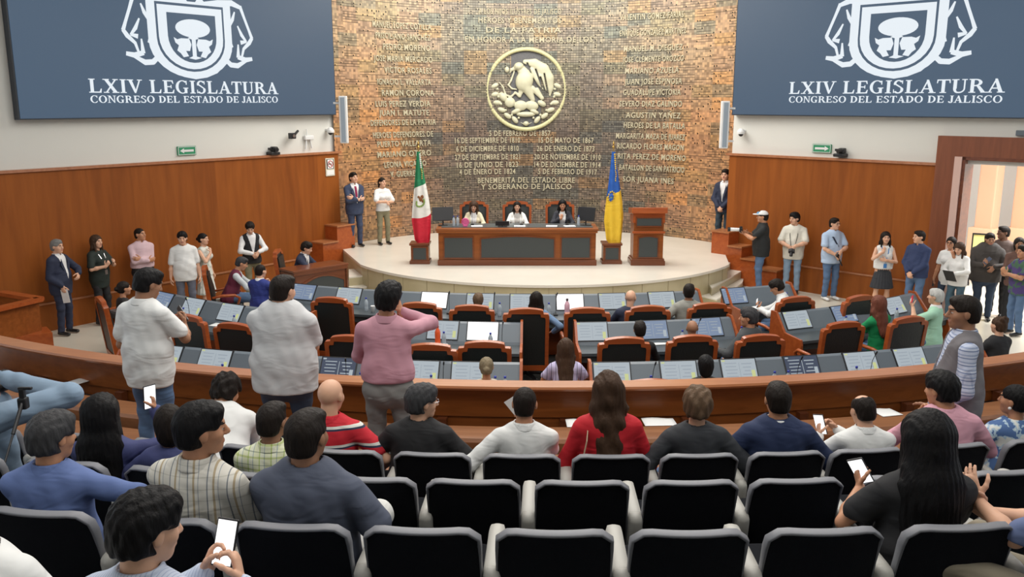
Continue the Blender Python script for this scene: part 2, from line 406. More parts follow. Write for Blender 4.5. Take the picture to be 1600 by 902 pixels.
# lobby beyond the doorway
lob = mat('lobby_white_wall', (.85, .84, .82), rough=.7)
bm = wallbox(1, 1.0, 15, -8.2, -8.0, 0, 5); struct('wall_lobby', bm, lob)
bm = wallbox(1, 1.0, 15, -8.0, -.42, -.1, 0.012); struct('floor_lobby', bm, tile)
bm = wallbox(1, 1.0, 1.2, -8.0, -.42, 0, 5); struct('wall_lobby_end', bm, lob)
for i, px in enumerate((1547, 1604)):
    c = at_y(px, 300, 22.0); bm = bmesh.new()
    box(bm, (c.x, c.y, 2.2), (.42, .42, 4.4), .68, .03)
    o = obj('lobby_column', bm, mat('orange_column', (.80, .46, .30), rough=.7))
    tag(o, ['salmon orange square column beyond the bright doorway, left one', 'salmon orange square column beyond the bright doorway, at the photo edge'][i], 'column')
    bm = bmesh.new(); box(bm, (c.x, c.y, .5), (.62, .62, 1.0), .68, .03); box(bm, (c.x, c.y, 4.3), (.6, .6, .2), .68, .03); obj('moulding', bm, mat('peach_moulding', (.80, .52, .34)), o)

# ---- curved mosaic wall
MC, MR = Vector((.57, 18.60, 0)), 5.45
def mosaic_material():
    m, nt, b = nodes_of('tessera_mosaic', .38, .15)
    uv = N(nt, 'ShaderNodeUVMap'); uv.uv_map = 'UVMap'
    sc = N(nt, 'ShaderNodeMapping'); sc.inputs['Scale'].default_value = (1/.070, 1/.060, 1); nt.links.new(uv.outputs[0], sc.inputs[0])
    fl = N(nt, 'ShaderNodeVectorMath', operation='FLOOR'); nt.links.new(sc.outputs[0], fl.inputs[0])
    fr = N(nt, 'ShaderNodeVectorMath', operation='FRACTION'); nt.links.new(sc.outputs[0], fr.inputs[0])
    wn = N(nt, 'ShaderNodeTexWhiteNoise', noise_dimensions='2D'); nt.links.new(fl.outputs[0], wn.inputs['Vector'])
    # large rectangular patches
    s2 = N(nt, 'ShaderNodeMapping'); s2.inputs['Scale'].default_value = (1/.62, 1/.30, 1); nt.links.new(uv.outputs[0], s2.inputs[0])
    f2 = N(nt, 'ShaderNodeVectorMath', operation='FLOOR'); nt.links.new(s2.outputs[0], f2.inputs[0])
    w2 = N(nt, 'ShaderNodeTexWhiteNoise', noise_dimensions='2D'); nt.links.new(f2.outputs[0], w2.inputs['Vector'])
    no = N(nt, 'ShaderNodeTexNoise'); no.inputs['Scale'].default_value = .55; no.inputs['Detail'].default_value = 3; nt.links.new(uv.outputs[0], no.inputs['Vector'])
    sp = N(nt, 'ShaderNodeSeparateXYZ'); nt.links.new(uv.outputs[0], sp.inputs[0])
    def M(op, a, bb=None, c=None, clamp=False):
        x = N(nt, 'ShaderNodeMath', operation=op); x.use_clamp = clamp
        for i, v in enumerate((a, bb, c)):
            if v is None: continue
            if isinstance(v, (int, float)): x.inputs[i].default_value = v
            else: nt.links.new(v, x.inputs[i])
        return x.outputs[0]
    ab = M('ABSOLUTE', sp.outputs['X'])
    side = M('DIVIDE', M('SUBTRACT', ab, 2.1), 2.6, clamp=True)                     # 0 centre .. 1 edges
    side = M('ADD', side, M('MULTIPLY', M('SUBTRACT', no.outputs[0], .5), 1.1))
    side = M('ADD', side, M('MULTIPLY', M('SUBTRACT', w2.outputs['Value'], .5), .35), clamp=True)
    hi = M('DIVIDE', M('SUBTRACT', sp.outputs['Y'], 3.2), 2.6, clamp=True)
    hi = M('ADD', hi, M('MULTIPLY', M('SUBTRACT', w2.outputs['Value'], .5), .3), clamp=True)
    def MIX(f, A, B, bt='MIX'):
        x = N(nt, 'ShaderNodeMix'); x.data_type = 'RGBA'; x.blend_type = bt
        if isinstance(f, (int, float)): x.inputs['Factor'].default_value = f
        else: nt.links.new(f, x.inputs['Factor'])
        for k, v in (('A', A), ('B', B)):
            if isinstance(v, tuple): x.inputs[k].default_value = (*v, 1)
            else: nt.links.new(v, x.inputs[k])
        return x.outputs['Result']
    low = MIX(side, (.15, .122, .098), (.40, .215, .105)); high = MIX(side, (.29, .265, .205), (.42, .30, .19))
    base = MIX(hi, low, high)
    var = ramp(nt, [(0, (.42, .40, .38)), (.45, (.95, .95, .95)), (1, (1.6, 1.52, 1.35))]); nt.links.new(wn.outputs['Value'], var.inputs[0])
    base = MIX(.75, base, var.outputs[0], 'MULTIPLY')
    # a few coloured patches
    pc = ramp(nt, [(0, (.70, .86, .95)), (.14, (.95, 1.0, .88)), (.3, (1, 1, 1)), (.62, (1.08, .98, .95)), (.78, (.85, .80, .85)), (.9, (1.15, .95, .70))], 'CONSTANT'); nt.links.new(w2.outputs['Value'], pc.inputs[0])
    base = MIX(.8, base, pc.outputs[0], 'MULTIPLY')
    # joints and open dark cells
    f = N(nt, 'ShaderNodeSeparateXYZ'); nt.links.new(fr.outputs[0], f.inputs[0])
    jy = M('LESS_THAN', f.outputs['Y'], .22); jx = M('LESS_THAN', f.outputs['X'], .11)
    rowf = N(nt, 'ShaderNodeSeparateXYZ'); nt.links.new(fl.outputs[0], rowf.inputs[0])
    wr = N(nt, 'ShaderNodeTexWhiteNoise', noise_dimensions='2D')
    cb = N(nt, 'ShaderNodeCombineXYZ'); nt.links.new(rowf.outputs['Y'], cb.inputs[1]); nt.links.new(M('FLOOR', M('DIVIDE', rowf.outputs['X'], 7)), cb.inputs[0]); nt.links.new(cb.outputs[0], wr.inputs['Vector'])
    thr = M('MULTIPLY_ADD', side, .62, .08)
    rowdark = M('MULTIPLY', jy, M('GREATER_THAN', wr.outputs['Value'], thr))
    cen = M('SUBTRACT', 1.0, side)
    j = M('MULTIPLY', M('MAXIMUM', M('MULTIPLY', rowdark, .8), M('MULTIPLY', jx, M('MULTIPLY_ADD', cen, .62, .10))), 1.0)
    cell = M('MULTIPLY', M('GREATER_THAN', wn.outputs['Value'], M('MULTIPLY_ADD', side, .05, .885)), M('MULTIPLY', M('LESS_THAN', f.outputs['X'], .62), M('LESS_THAN', f.outputs['Y'], .72)))
    dk = M('MAXIMUM', j, M('MULTIPLY', cell, .93))
    base = MIX(dk, base, (.02, .014, .01))
    nt.links.new(base, b.inputs['Base Color'])
    bp = N(nt, 'ShaderNodeBump'); bp.inputs['Strength'].default_value = .6; bp.inputs['Distance'].default_value = .02
    nt.links.new(M('SUBTRACT', M('MULTIPLY', wn.outputs['Value'], .7), dk), bp.inputs['Height']); nt.links.new(bp.outputs[0], b.inputs['Normal'])
    return m
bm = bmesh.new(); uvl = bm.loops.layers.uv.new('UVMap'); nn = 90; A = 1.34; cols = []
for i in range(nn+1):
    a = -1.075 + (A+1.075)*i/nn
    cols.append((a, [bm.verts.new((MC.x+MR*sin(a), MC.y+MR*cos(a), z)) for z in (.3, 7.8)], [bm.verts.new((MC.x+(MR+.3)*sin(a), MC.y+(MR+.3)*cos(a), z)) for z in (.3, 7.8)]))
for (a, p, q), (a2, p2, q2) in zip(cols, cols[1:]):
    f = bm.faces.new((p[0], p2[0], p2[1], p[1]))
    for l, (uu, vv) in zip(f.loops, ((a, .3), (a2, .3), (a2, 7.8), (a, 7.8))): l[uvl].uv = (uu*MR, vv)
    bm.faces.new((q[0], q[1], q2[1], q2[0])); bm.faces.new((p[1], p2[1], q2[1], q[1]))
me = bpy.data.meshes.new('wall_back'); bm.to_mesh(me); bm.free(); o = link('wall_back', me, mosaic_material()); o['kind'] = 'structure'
# ---- stage
SCx, SCy, SR = .71, 21.21, 4.66
aL = -1.02; aR = 1.02
bm = bmesh.new(); pts = [(SCx+SR*sin(aL+(aR-aL)*i/48), SCy-SR*cos(aL+(aR-aL)*i/48)) for i in range(49)]
pts += [(4.95, 20.2), (5.9, 21), (4, 24.5), (-3, 24.5), (-5.2, 22.5), (-4.25, 21.2), (-4.1, 20.9)]
prism(bm, pts, 0, .60)
trav = nodes_of('travertine', .35, .1)
m, nt, b = trav; tc = N(nt, 'ShaderNodeTexCoord'); no = N(nt, 'ShaderNodeTexNoise'); no.inputs['Scale'].default_value = 1.3; no.inputs['Detail'].default_value = 6
r = ramp(nt, [(.3, (.40, .34, .20)), (.7, (.52, .46, .30))]); nt.links.new(tc.outputs['Object'], no.inputs['Vector']); nt.links.new(no.outputs[0], r.inputs[0]); nt.links.new(r.outputs[0], b.inputs['Base Color'])
TRAV = m
struct('floor_stage_base', bm, TRAV)
bm = bmesh.new(); pts2 = [(SCx+(SR+.03)*sin(aL+(aR-aL)*i/48), SCy-(SR+.03)*cos(aL+(aR-aL)*i/48)) for i in range(49)] + pts[49:]
prism(bm, pts2, .60, .65); struct('floor_stage', bm, CREAM)
# joints in the riser: thin panel strips
bm = bmesh.new()
for i in range(15):
    a = aL+(aR-aL)*(i+.5)/15; box(bm, (SCx+(SR+.002)*sin(a), SCy-(SR+.002)*cos(a), .3), (.008, .01, .58), a)
struct('trim_5', bm, mat('riser_joint', (.30, .25, .15)))
# ---- ceiling and walls behind the camera
bm = bmesh.new(); box(bm, (0.5, 10, 7.9), (26, 32, .1)); struct('ceiling', bm, mat('white_ceiling', (.78, .77, .74), rough=.9))
bm = bmesh.new(); box(bm, (0.5, -3.2, 4), (26, .2, 8)); struct('wall_rear', bm, plaster)

# ---- stone steps and stepped wooden side walls beside the stage
def slabpx(bm, corners, h, dz):
    prism(bm, [G(x, y, h) for x, y in corners], h-dz, h)
def stone_steps(name, label, steps):
    t = None
    for k, (c, h) in enumerate(steps):
        bm = bmesh.new(); prism(bm, [p if isinstance(p[0], float) and abs(p[0]) < 20 else G(*p, h) for p in c], 0, h-.03)
        bm2 = bmesh.new(); prism(bm2, [G(*p, h) for p in c], h-.03, h)
        if t is None: t = thing(name, label, 'steps')
        o = obj('step', bm, TRAV, t); obj('tread', bm2, CREAM, o)
    return t
stone_steps('stone_steps', 'three cream stone steps up to the stage beside the right wall', [
    ([(1094, 420), (1112, 411), (1140, 405), (1141, 411), (1108, 428)], .49),
    ([(1104, 440), (1108, 428), (1141, 411), (1158, 418), (1158, 424), (1112, 450)], .33),
    ([(1096, 462), (1104, 444), (1150, 426), (1162, 434), (1160, 442), (1120, 468)], .16)])
stone_steps('stone_steps', 'cream stone steps up to the stage beside the side desk on the left', [
    ([(545, 421), (572, 418), (576, 430), (545, 433)], .40),
    ([(545, 433), (571, 431), (573, 448), (545, 450)], .20)])
def stepped_wall(side, label, us, zs):
    bm = bmesh.new(); cp = bmesh.new()
    for (u0, u1), z in zip(us, zs):
        wallbox(side, u0, u1, .0, .42, 0, z, bm); wallbox(side, u0-.015, u1+.015, -.0, .45, z, z+.035, cp)
    o = obj('stepped_parapet', bm, WOODR); tag(o, label, 'parapet'); c = obj('cap', cp, MATS['rail_cap'], o); c['label'] = 'lighter cap boards'
stepped_wall(1, 'red wooden stepped parapet down from the stage against the right wall', [(-.1, .35), (.35, .7), (.7, 1.05), (1.05, 1.6)], [1.15, .85, .6, .42])
stepped_wall(-1, 'red wooden stepped parapet behind the side desk against the left wall', [(-.05, .5), (.5, .95)], [1.2, .85])
# wood trim line low on the right wall and base boards
struct('baseboard_right', wallbox(1, 1.7, 4.5, .0, .03, 0.0, .55), PWR)
struct('baseboard_left', wallbox(-1, 1.2, 11, .0, .03, 0.0, .5), PWL)
struct('trim_6', wallbox(-1, 1.2, 11, .0, .05, .5, .53), MATS['wall_cap'])
struct('trim_7', wallbox(1, 1.7, 4.5, .0, .05, .55, .58), MATS['wall_cap'])

# ================================================================ SCREENS with serif lettering
NAVY = mat('screen_navy', (.046, .086, .142), rough=.5, emis=1.0)
NAVY.node_tree.nodes['Principled BSDF'].inputs['Base Color'].default_value = (.01, .012, .016, 1)
LIT = mat('screen_white', (.80, .87, .93), rough=.5, emis=.95)
LIT.node_tree.nodes['Principled BSDF'].inputs['Base Color'].default_value = (.02, .02, .02, 1)
def poly2(bm, pts, z0=0., z1=.006):
    prism(bm, pts, z0, z1)
def arc2(bm, cx, cy, ro, ri, a0, a1, n=18, z0=0., z1=.006):
    """ro, ri = (rx, ry) outer / inner; angles degrees, ccw"""
    P = [radians(a0+(a1-a0)*i/n) for i in range(n+1)]
    for p, q in zip(P, P[1:]):
        prism(bm, [(cx+ro[0]*cos(p), cy+ro[1]*sin(p)), (cx+ro[0]*cos(q), cy+ro[1]*sin(q)), (cx+ri[0]*cos(q), cy+ri[1]*sin(q)), (cx+ri[0]*cos(p), cy+ri[1]*sin(p))], z0, z1)
def glyph(bm, ch, ox, oy, h, wx=1.):
    """serif capital of height h; returns advance"""
    T, t, S = .19, .085, .065
    def R(x0, y0, x1, y1): poly2(bm, [(ox+x0*h*wx, oy+y0*h), (ox+x1*h*wx, oy+y0*h), (ox+x1*h*wx, oy+y1*h), (ox+x0*h*wx, oy+y1*h)])
    def Q(*p): poly2(bm, [(ox+x*h*wx, oy+y*h) for x, y in p])
    def A(cx, cy, ro, ri, a0, a1): arc2(bm, ox+cx*h*wx, oy+cy*h, (ro[0]*h*wx, ro[1]*h), (ri[0]*h*wx, ri[1]*h), a0, a1)
    def stem(x, top=True, bot=True):
        R(x, 0, x+T, 1)
        if top: R(x-.09, 1-S, x+T+.09, 1)
        if bot: R(x-.09, 0, x+T+.09, S)
    if ch == 'L': stem(.1); R(.1, 0, .72, t); Q((.62, t), (.72, 0), (.76, .3), (.71, .3)); return .82
    if ch == 'I': stem(.1); return .42
    if ch == 'E': stem(.1); R(.1, 0, .72, t); R(.1, 1-t, .68, 1); R(.25, .47, .55, .55); R(.53, .38, .58, .64); Q((.62, t), (.72, 0), (.76, .28), (.71, .28)); Q((.6, 1-t), (.68, 1), (.72, .74), (.67, .74)); return .82
    if ch == 'T': stem(.29, False); R(.02, 1-t, .76, 1); Q((.02, 1), (.1, 1), (.05, .72), (0, .72)); Q((.68, 1), (.76, 1), (.78, .72), (.73, .72)); return .8
    if ch == 'X': Q((.05, 1), (.27, 1), (.86, 0), (.63, 0)); Q((.72, 1), (.82, 1), (.2, 0), (.1, 0)); R(-.02, 1-S, .36, 1); R(.58, 1-S, .9, 1); R(0, 0, .32, S); R(.52, 0, .94, S); return .96
    if ch == 'V': Q((.06, 1), (.27, 1), (.5, .22), (.5, 0), (.42, 0)); Q((.74, 1), (.83, 1), (.5, 0), (.42, 0)); R(-.03, 1-S, .37, 1); R(.62, 1-S, .93, 1); return .92
    if ch == 'A': Q((.06, 0), (.15, 0), (.5, 1), (.42, 1)); Q((.62, 0), (.84, 0), (.5, 1), (.38, 1), (.38, .86)); R(.2, .28, .66, .36); R(-.03, 0, .26, S); R(.53, 0, .94, S); return .92
    if ch in 'GCO':
        if ch == 'O': A(.46, .5, (.46, .52), (.27, .45), 0, 360); return .98
        A(.46, .5, (.46, .52), (.27, .45), 48, 312); Q((.70, .98), (.77, .98), (.77, .68), (.71, .68))
        if ch == 'G': R(.60, .02, .78, .42); R(.52, .38, .86, .45)
        else: Q((.70, .05), (.80, .25), (.76, .27), (.62, .1))
        return .93 if ch == 'G' else .88
    if ch == 'S': A(.33, .73, (.29, .29), (.14, .2), 30, 200); A(.33, .27, (.31, .29), (.15, .2), -150, 30); Q((.06, .68), (.2, .6), (.58, .32), (.62, .38), (.42, .55), (.2, .72)); Q((.53, .98), (.59, .98), (.59, .72), (.54, .72)); Q((.03, .02), (.08, .02), (.08, .3), (.03, .3)); return .7
    if ch == 'U': R(.1, .3, .1+T, 1); R(.68, .3, .76, 1); R(0, 1-S, .4, 1); R(.56, 1-S, .86, 1); A(.43, .32, (.33, .34), (.25, .25), 180, 360); A(.36, .32, (.26, .34), (.1, .25), 180, 270); return .9
    if ch == 'R': stem(.1); A(.36, .74, (.36, .26), (.18, .18), -90, 90); R(.2, 1-t, .38, 1); R(.2, .47, .38, .47+t); Q((.4, .52), (.6, .5), (.94, 0), (.7, 0)); R(.66, 0, .98, S); return .96
    if ch == 'D': stem(.1); A(.34, .5, (.52, .5), (.32, .42), -90, 90); R(.2, 1-t, .36, 1); R(.2, 0, .36, t); return .94
    if ch == 'N': R(.1, 0, .18, 1); R(.72, 0, .8, 1); Q((.06, 1), (.28, 1), (.8, .0), (.72, 0)); R(-.03, 1-S, .26, 1); R(.6, 1-S, .92, 1); R(-.03, 0, .3, S); return .95
    if ch == 'J': R(.22, .2, .22+T, 1); R(.12, 1-S, .5, 1); A(.17, .2, (.24, .24), (.06, .16), 180, 360); return .5
    return .38
def serif(bm, s, cx, y, h, width):
    tot = 0
    t = bmesh.new()
    for c in s: tot += glyph(t, c, tot*h, 0, h) + .05
    tot = (tot-.05)*h; k = width/tot
    bmesh.ops.scale(t, vec=(k, 1, 1), verts=t.verts); bmesh.ops.translate(t, vec=(cx-width/2, y, 0), verts=t.verts); join(bm, t)
# left logo traced from the screen: photo pixels -> metres on the screen plane
def build_logo(side):
    """emblem and lettering as flat lit shapes, local frame: x to the right as seen, y up, z to the room"""
    off = .10
    u0, z0 = on_wall(302, 163, -1, off)
    def L(px, py):
        return ((px-302)*KX, (163-py)*KY)
    KX = abs(on_wall(157, 140, -1, off)[0]-on_wall(447, 140, -1, off)[0])/290; KY = (on_wall(302, 60, -1, off)[1]-z0)/103
    em = bmesh.new(); P = lambda pts, z=.006: poly2(em, [L(*p) for p in pts], 0, z)
    dk = bmesh.new(); D = lambda pts, z=.010: poly2(dk, [L(*p) for p in pts], .004, z)
    wt = bmesh.new(); Wt = lambda pts, z=.014: poly2(wt, [L(*p) for p in pts], .008, z)
    def band(pts, w, bm=em, z1=.006):
        """ribbon of tapering width along pixel polyline"""
        n = len(pts); ws = w if isinstance(w, list) else [w]*n
        V = [Vector(L(*p)).to_2d() for p in pts]; pxm = (Vector(L(301, 60))-Vector(L(300, 60))).length
        for i in range(n-1):
            d = (V[i+1]-V[i]).normalized(); s = Vector((-d.y, d.x))
            a, b2 = ws[i]*pxm/2, ws[i+1]*pxm/2; e = d*.2*max(a, b2)
            q = [V[i]+s*a-e, V[i]-s*a-e, V[i+1]-s*b2+e, V[i+1]+s*b2+e]; prism(bm, [tuple(v) for v in q], 0, z1)
    # shield body
    def shield(x0, x1, yt, yb, yc, n=16):
        cx = (x0+x1)/2; rx = (x1-x0)/2
        return [(x0, yt), (x0, yc)] + [(cx-rx*cos(pi*i/n), yc+(yb-yc)*sin(pi*i/n)) for i in range(1, n)] + [(x1, yc), (x1, yt)]
    P(shield(243, 371, 4, 122, 66)); D(shield(255, 359, 8, 112, 62)); Wt(shield(258, 356, 12, 108, 60)); 
    in_ = bmesh.new(); poly2(in_, [L(*p) for p in shield(271, 345, 23, 98, 58)], .012, .018)
    # tree crown and the two beasts below it
    tr = bmesh.new()
    poly2(tr, [L(309+26.5*cos(a), 45+14*sin(a)) for a in [2*pi*i/28 for i in range(28)]], .016, .022)
    for pts in ([(304, 58), (314, 58), (317, 60), (312, 62), (312, 88), (320, 90), (310, 93), (300, 91), (306, 88), (306, 62), (300, 60)],
                [(279, 60), (284, 63), (290, 61), (302, 61), (305, 70), (302, 80), (296, 80), (300, 88), (292, 90), (288, 84), (283, 80), (286, 72), (281, 68)],
                [(339, 60), (334, 63), (328, 61), (316, 61), (313, 70), (316, 80), (322, 80), (318, 88), (326, 90), (330, 84), (335, 80), (332, 72), (337, 68)]):
        poly2(tr, [L(*p) for p in pts], .016, .022)
    # helmet ribbons and mantling
    for m in (1, -1):
        X = lambda pts: [(307+m*(x-307), y) for x, y in pts]
        band(X([(300, 22), (285, 8), (262, 2), (240, 0), (225, 6)]), [9, 10, 8, 8, 5])
        band(X([(290, 14), (272, 16), (256, 10), (244, 12)]), [3, 7, 5, 2])
        band(X([(226, 4), (220, 22), (213, 42), (209, 54), (214, 62), (224, 72), (228, 86)]), [5, 4, 4, 5, 6, 4, 3])
        band(X([(232, 36), (226, 50), (219, 60), (228, 62)]), [2, 5, 3, 6])
        band(X([(236, 14), (240, 26), (247, 40), (248, 58), (243, 70)]), [2, 5, 3, 6, 3])
        band(X([(211, 88), (222, 90), (234, 86), (233, 66)]), [5, 7, 6, 2])
        band(X([(222, 92), (236, 100), (247, 99), (256, 90), (262, 84)]), [4, 7, 7, 6, 3])
        band(X([(246, 72), (254, 84), (266, 100)]), [4, 6, 3])
    band([(262, 96), (276, 110), (292, 117), (309, 120), (326, 117), (342, 110), (356, 96)], 6)
    band([(292, 0), (304, 12), (309, 20), (316, 12), (326, 0)], [14, 8, 5, 8, 12])
    tx = bmesh.new()
    pw = lambda x0, x1: abs(L(x1, 140)[0]-L(x0, 140)[0])
    y1 = L(302, 146)[1]; h1 = L(302, 126)[1]-y1; y2 = L(302, 160.5)[1]; h2 = L(302, 150)[1]-y2
    serif(tx, 'LXIV LEGISLATURA', 0, y1, h1, pw(157, 447)); 
    t2 = bmesh.new(); serif(t2, 'CONGRESO DEL ESTADO DE JALISCO', 0, y2, h2, pw(158.5, 447)); join(tx, t2)
    return em, dk, wt, in_, tr, tx, (u0, z0)
def video_wall(side, label, uA, uB, z0, z1, tpx):
    c, d, n = frame_of(side); off = .10
    x = (-d if side < 0 else d)     # screen-right direction
    R = Matrix((x.to_4d(), (0, 0, 1, 0), n.to_4d(), (0, 0, 0, 1))).transposed()
    for i in range(3): R[3][i] = 0
    R[3][3] = 1
    em, dk, wt, in_, tr, tx, _ = build_logo(side)
    u, z = on_wall(*tpx, side, off)
    base = c + d*((uA+uB)/2) + Vector((0, 0, z0))
    t = thing('video_wall', label, 'screen', base); T = Matrix.Translation(-base)
    bm = wallbox(side, uA, uB, -.08, .085, z0, z1); bmesh.ops.transform(bm, matrix=T, verts=bm.verts); obj('housing', bm, mat('screen_housing', (.03, .035, .045), rough=.5), t)
    bm = wallbox(side, uA+.025, uB-.025, .085, .095, z0+.02, z1-.02); bmesh.ops.transform(bm, matrix=T, verts=bm.verts); obj('display', bm, NAVY, t)
    M = T @ Matrix.Translation(c + d*u + n*.097 + Vector((0, 0, z))) @ R
    mk = lambda nm, b_, m_, par: (bmesh.ops.transform(b_, matrix=M, verts=b_.verts), obj(nm, b_, m_, par))[1]
    e = mk('emblem', em, LIT, t); mk('shield_line', dk, NAVY, e); mk('shield_border', wt, LIT, e); mk('shield_field', in_, NAVY, e); mk('tree_and_beasts', tr, LIT, e)
    mk('lettering', tx, LIT, t)
uA, zA = on_wall(526, 178, -1, .1); uB, zB = on_wall(30, 190, -1, .1)
video_wall(-1, 'large dark blue video wall with white shield emblem and lettering, on the left wall', uA, uB, (zA+zB)/2, 6.9, (302, 163))
uA2, zA2 = on_wall(1143, 178, 1, .1); uB2, _ = on_wall(1640, 190, 1, .1)
video_wall(1, 'large dark blue video wall with white shield emblem and lettering, on the right wall', uA2, uA2+(uB-uA), zA2-.03, 6.9, (1385, 163))
# ================================================================ PEOPLE
def nrm(v): v = np.array(v, float); return v/(np.linalg.norm(v)+1e-9)
def rotx(a): c, s = cos(a), sin(a); return np.array([[1, 0, 0], [0, c, -s], [0, s, c]])
def roty(a): c, s = cos(a), sin(a); return np.array([[c, 0, s], [0, 1, 0], [-s, 0, c]])
def rotz(a): c, s = cos(a), sin(a); return np.array([[c, -s, 0], [s, c, 0], [0, 0, 1]])
def skin(name, c): return mat('skin_'+name, c, rough=.5, var=.08, vscale=14, spec=.4)
SK = {'tan': skin('tan', (.52, .255, .145)), 'light': skin('light', (.68, .39, .26)), 'brown': skin('brown', (.33, .165, .095)), 'dark': skin('dark', (.20, .10, .06))}
def hairm(name, c, rough=.55): return mat('hair_'+name, c, rough=rough, bump=.9, bscale=55, bstretch=(1, 1, .25), var=.35, vscale=30, spec=.16)
HR = {'black': hairm('black', (.007, .0065, .007)), 'dark': hairm('dark', (.014, .010, .008)), 'brown': hairm('brown', (.055, .03, .018)), 'lbrown': hairm('light_brown', (.12, .075, .045)),
      'red': hairm('reddish', (.16, .055, .035)), 'grey': hairm('grey', (.20, .20, .19)), 'salt': hairm('salt', (.045, .045, .048)), 'blond': hairm('ash_blond', (.20, .16, .10)), 'white': hairm('white', (.5, .5, .48))}
EYE = mat('eye_dark', (.012, .008, .006), rough=.2); BROW = mat('eyebrow', (.03, .02, .015)); LIP = mat('lip', (.42, .15, .12), rough=.4); SCLERA = mat('eye_white', (.42, .38, .35), rough=.3)
def cloth(name, c, rough=.8, **k):
    if name in MATS: return MATS[name]
    m = mat(name, c, rough=rough, var=.06, vscale=3, **k); fold_bump(m.node_tree); return m
def fold_bump(nt, amt=.38):
    b = nt.nodes['Principled BSDF']; tc = nt.nodes.new('ShaderNodeTexCoord'); mp = nt.nodes.new('ShaderNodeMapping'); mp.inputs['Rotation'].default_value = (.3, .5, .4); mp.inputs['Scale'].default_value = (1, 1, 2.2)
    n = nt.nodes.new('ShaderNodeTexNoise'); n.inputs['Scale'].default_value = 3.6; n.inputs['Detail'].default_value = 1.5; n.inputs['Distortion'].default_value = 1.6; n.inputs['Roughness'].default_value = .45
    bp = nt.nodes.new('ShaderNodeBump'); bp.inputs['Strength'].default_value = amt; bp.inputs['Distance'].default_value = .035
    nt.links.new(tc.outputs['Object'], mp.inputs[0]); nt.links.new(mp.outputs[0], n.inputs['Vector']); nt.links.new(n.outputs[0], bp.inputs['Height']); nt.links.new(bp.outputs[0], b.inputs['Normal'])
def stripes(name, cols, period, axis='X', cols2=None, period2=None, rough=.8):
    """cols: list (position 0..1, colour) constant bands repeated; optional second direction multiplied (checks)"""
    if name in MATS: return MATS[name]
    m, nt, b = nodes_of(name, rough); tc = N(nt, 'ShaderNodeTexCoord'); sp = N(nt, 'ShaderNodeSeparateXYZ'); nt.links.new(tc.outputs['Object'], sp.inputs[0])
    def chan(ax, per, st):
        d = N(nt, 'ShaderNodeMath', operation='DIVIDE'); d.inputs[1].default_value = per; nt.links.new(sp.outputs[ax], d.inputs[0])
        f = N(nt, 'ShaderNodeMath', operation='FRACT'); nt.links.new(d.outputs[0], f.inputs[0]); r = ramp(nt, st, 'CONSTANT'); nt.links.new(f.outputs[0], r.inputs[0]); return r.outputs[0]
    o = chan(axis, period, cols)
    if cols2:
        o2 = chan('Z' if axis == 'X' else 'X', period2, cols2); mx = N(nt, 'ShaderNodeMix'); mx.data_type = 'RGBA'; mx.blend_type = 'MULTIPLY'; mx.inputs['Factor'].default_value = 1
        nt.links.new(o, mx.inputs['A']); nt.links.new(o2, mx.inputs['B']); o = mx.outputs['Result']
    nt.links.new(o, b.inputs['Base Color'])
    fold_bump(nt); return m
def floral(name, base, spot, sc=14, th=.56, spot2=None):
    m, nt, b = nodes_of(name, .8); tc = N(nt, 'ShaderNodeTexCoord'); n = N(nt, 'ShaderNodeTexNoise'); n.inputs['Scale'].default_value = sc; n.inputs['Detail'].default_value = 2
    st = [(0, base), (th, spot)] + ([(th+.07, spot2)] if spot2 else []); r = ramp(nt, st, 'CONSTANT')
    nt.links.new(tc.outputs['Object'], n.inputs['Vector']); nt.links.new(n.outputs[0], r.inputs[0]); nt.links.new(r.outputs[0], b.inputs['Base Color']); return m
DENIM = cloth('blue_denim', (.085, .15, .27)); DENIML = cloth('light_denim', (.22, .31, .42)); DENIMD = cloth('dark_denim', (.03, .05, .09))
BLACKC = cloth('black_cloth', (.012, .012, .014)); NAVYC = cloth('navy_suiting', (.018, .025, .055)); GREYC = cloth('grey_trouser', (.20, .20, .19)); WHITEC = cloth('white_cotton', (.74, .75, .74)); OLIVE = cloth('olive_trouser', (.21, .19, .115))
KHAKI = cloth('khaki_cotton', (.28, .245, .18)); SHOE = mat('black_shoe_leather', (.012, .011, .011), rough=.35); SNEAK = mat('white_sneaker', (.7, .7, .7), rough=.6)

# arm presets: wrist relative to the neck base in body axes (x outward, y forward, z up), finger dir, palm normal, curl
ARMS = {
 'down':   dict(w=(.27, .03, -.62), pole=(.3, -1, 0), f=(0, .15, -1), n=(-1, 0, 0), c=.35),
 'lap':    dict(w=(.10, .33, -.47), pole=(1, -.3, -.6), f=(-.5, .8, -.2), n=(0, 0, -1), c=.35),
 'rest':   dict(w=(.27, .24, -.36), pole=(1, -.6, -.5), f=(-.1, 1, -.1), n=(0, 0, -1), c=.3),
 'phone':  dict(w=(.06, .30, -.22), pole=(1, -.3, -1), f=(-.35, .5, .75), n=(-.6, -.7, .2), c=.75),
 'cross':  dict(w=(-.10, .21, -.27), pole=(1, -.2, -.7), f=(-1, -.05, .15), n=(0, -1, 0), c=.25),
 'clasp':  dict(w=(.05, .22, -.50), pole=(1, -.3, -.3), f=(-.6, .2, -.8), n=(0, -1, 0), c=.5),
 'chin':   dict(w=(.06, .20, -.10), pole=(1, .2, -1), f=(-.3, -.2, 1), n=(0, -1, .1), c=.9),
 'desk':   dict(w=(.14, .38, -.33), pole=(1, -.4, -.6), f=(-.35, 1, 0), n=(0, 0, -1), c=.35),
 'up':     dict(w=(.10, .25, .13), pole=(1, .2, -1), f=(-.2, .25, 1), n=(-.8, -.6, 0), c=.6),
}
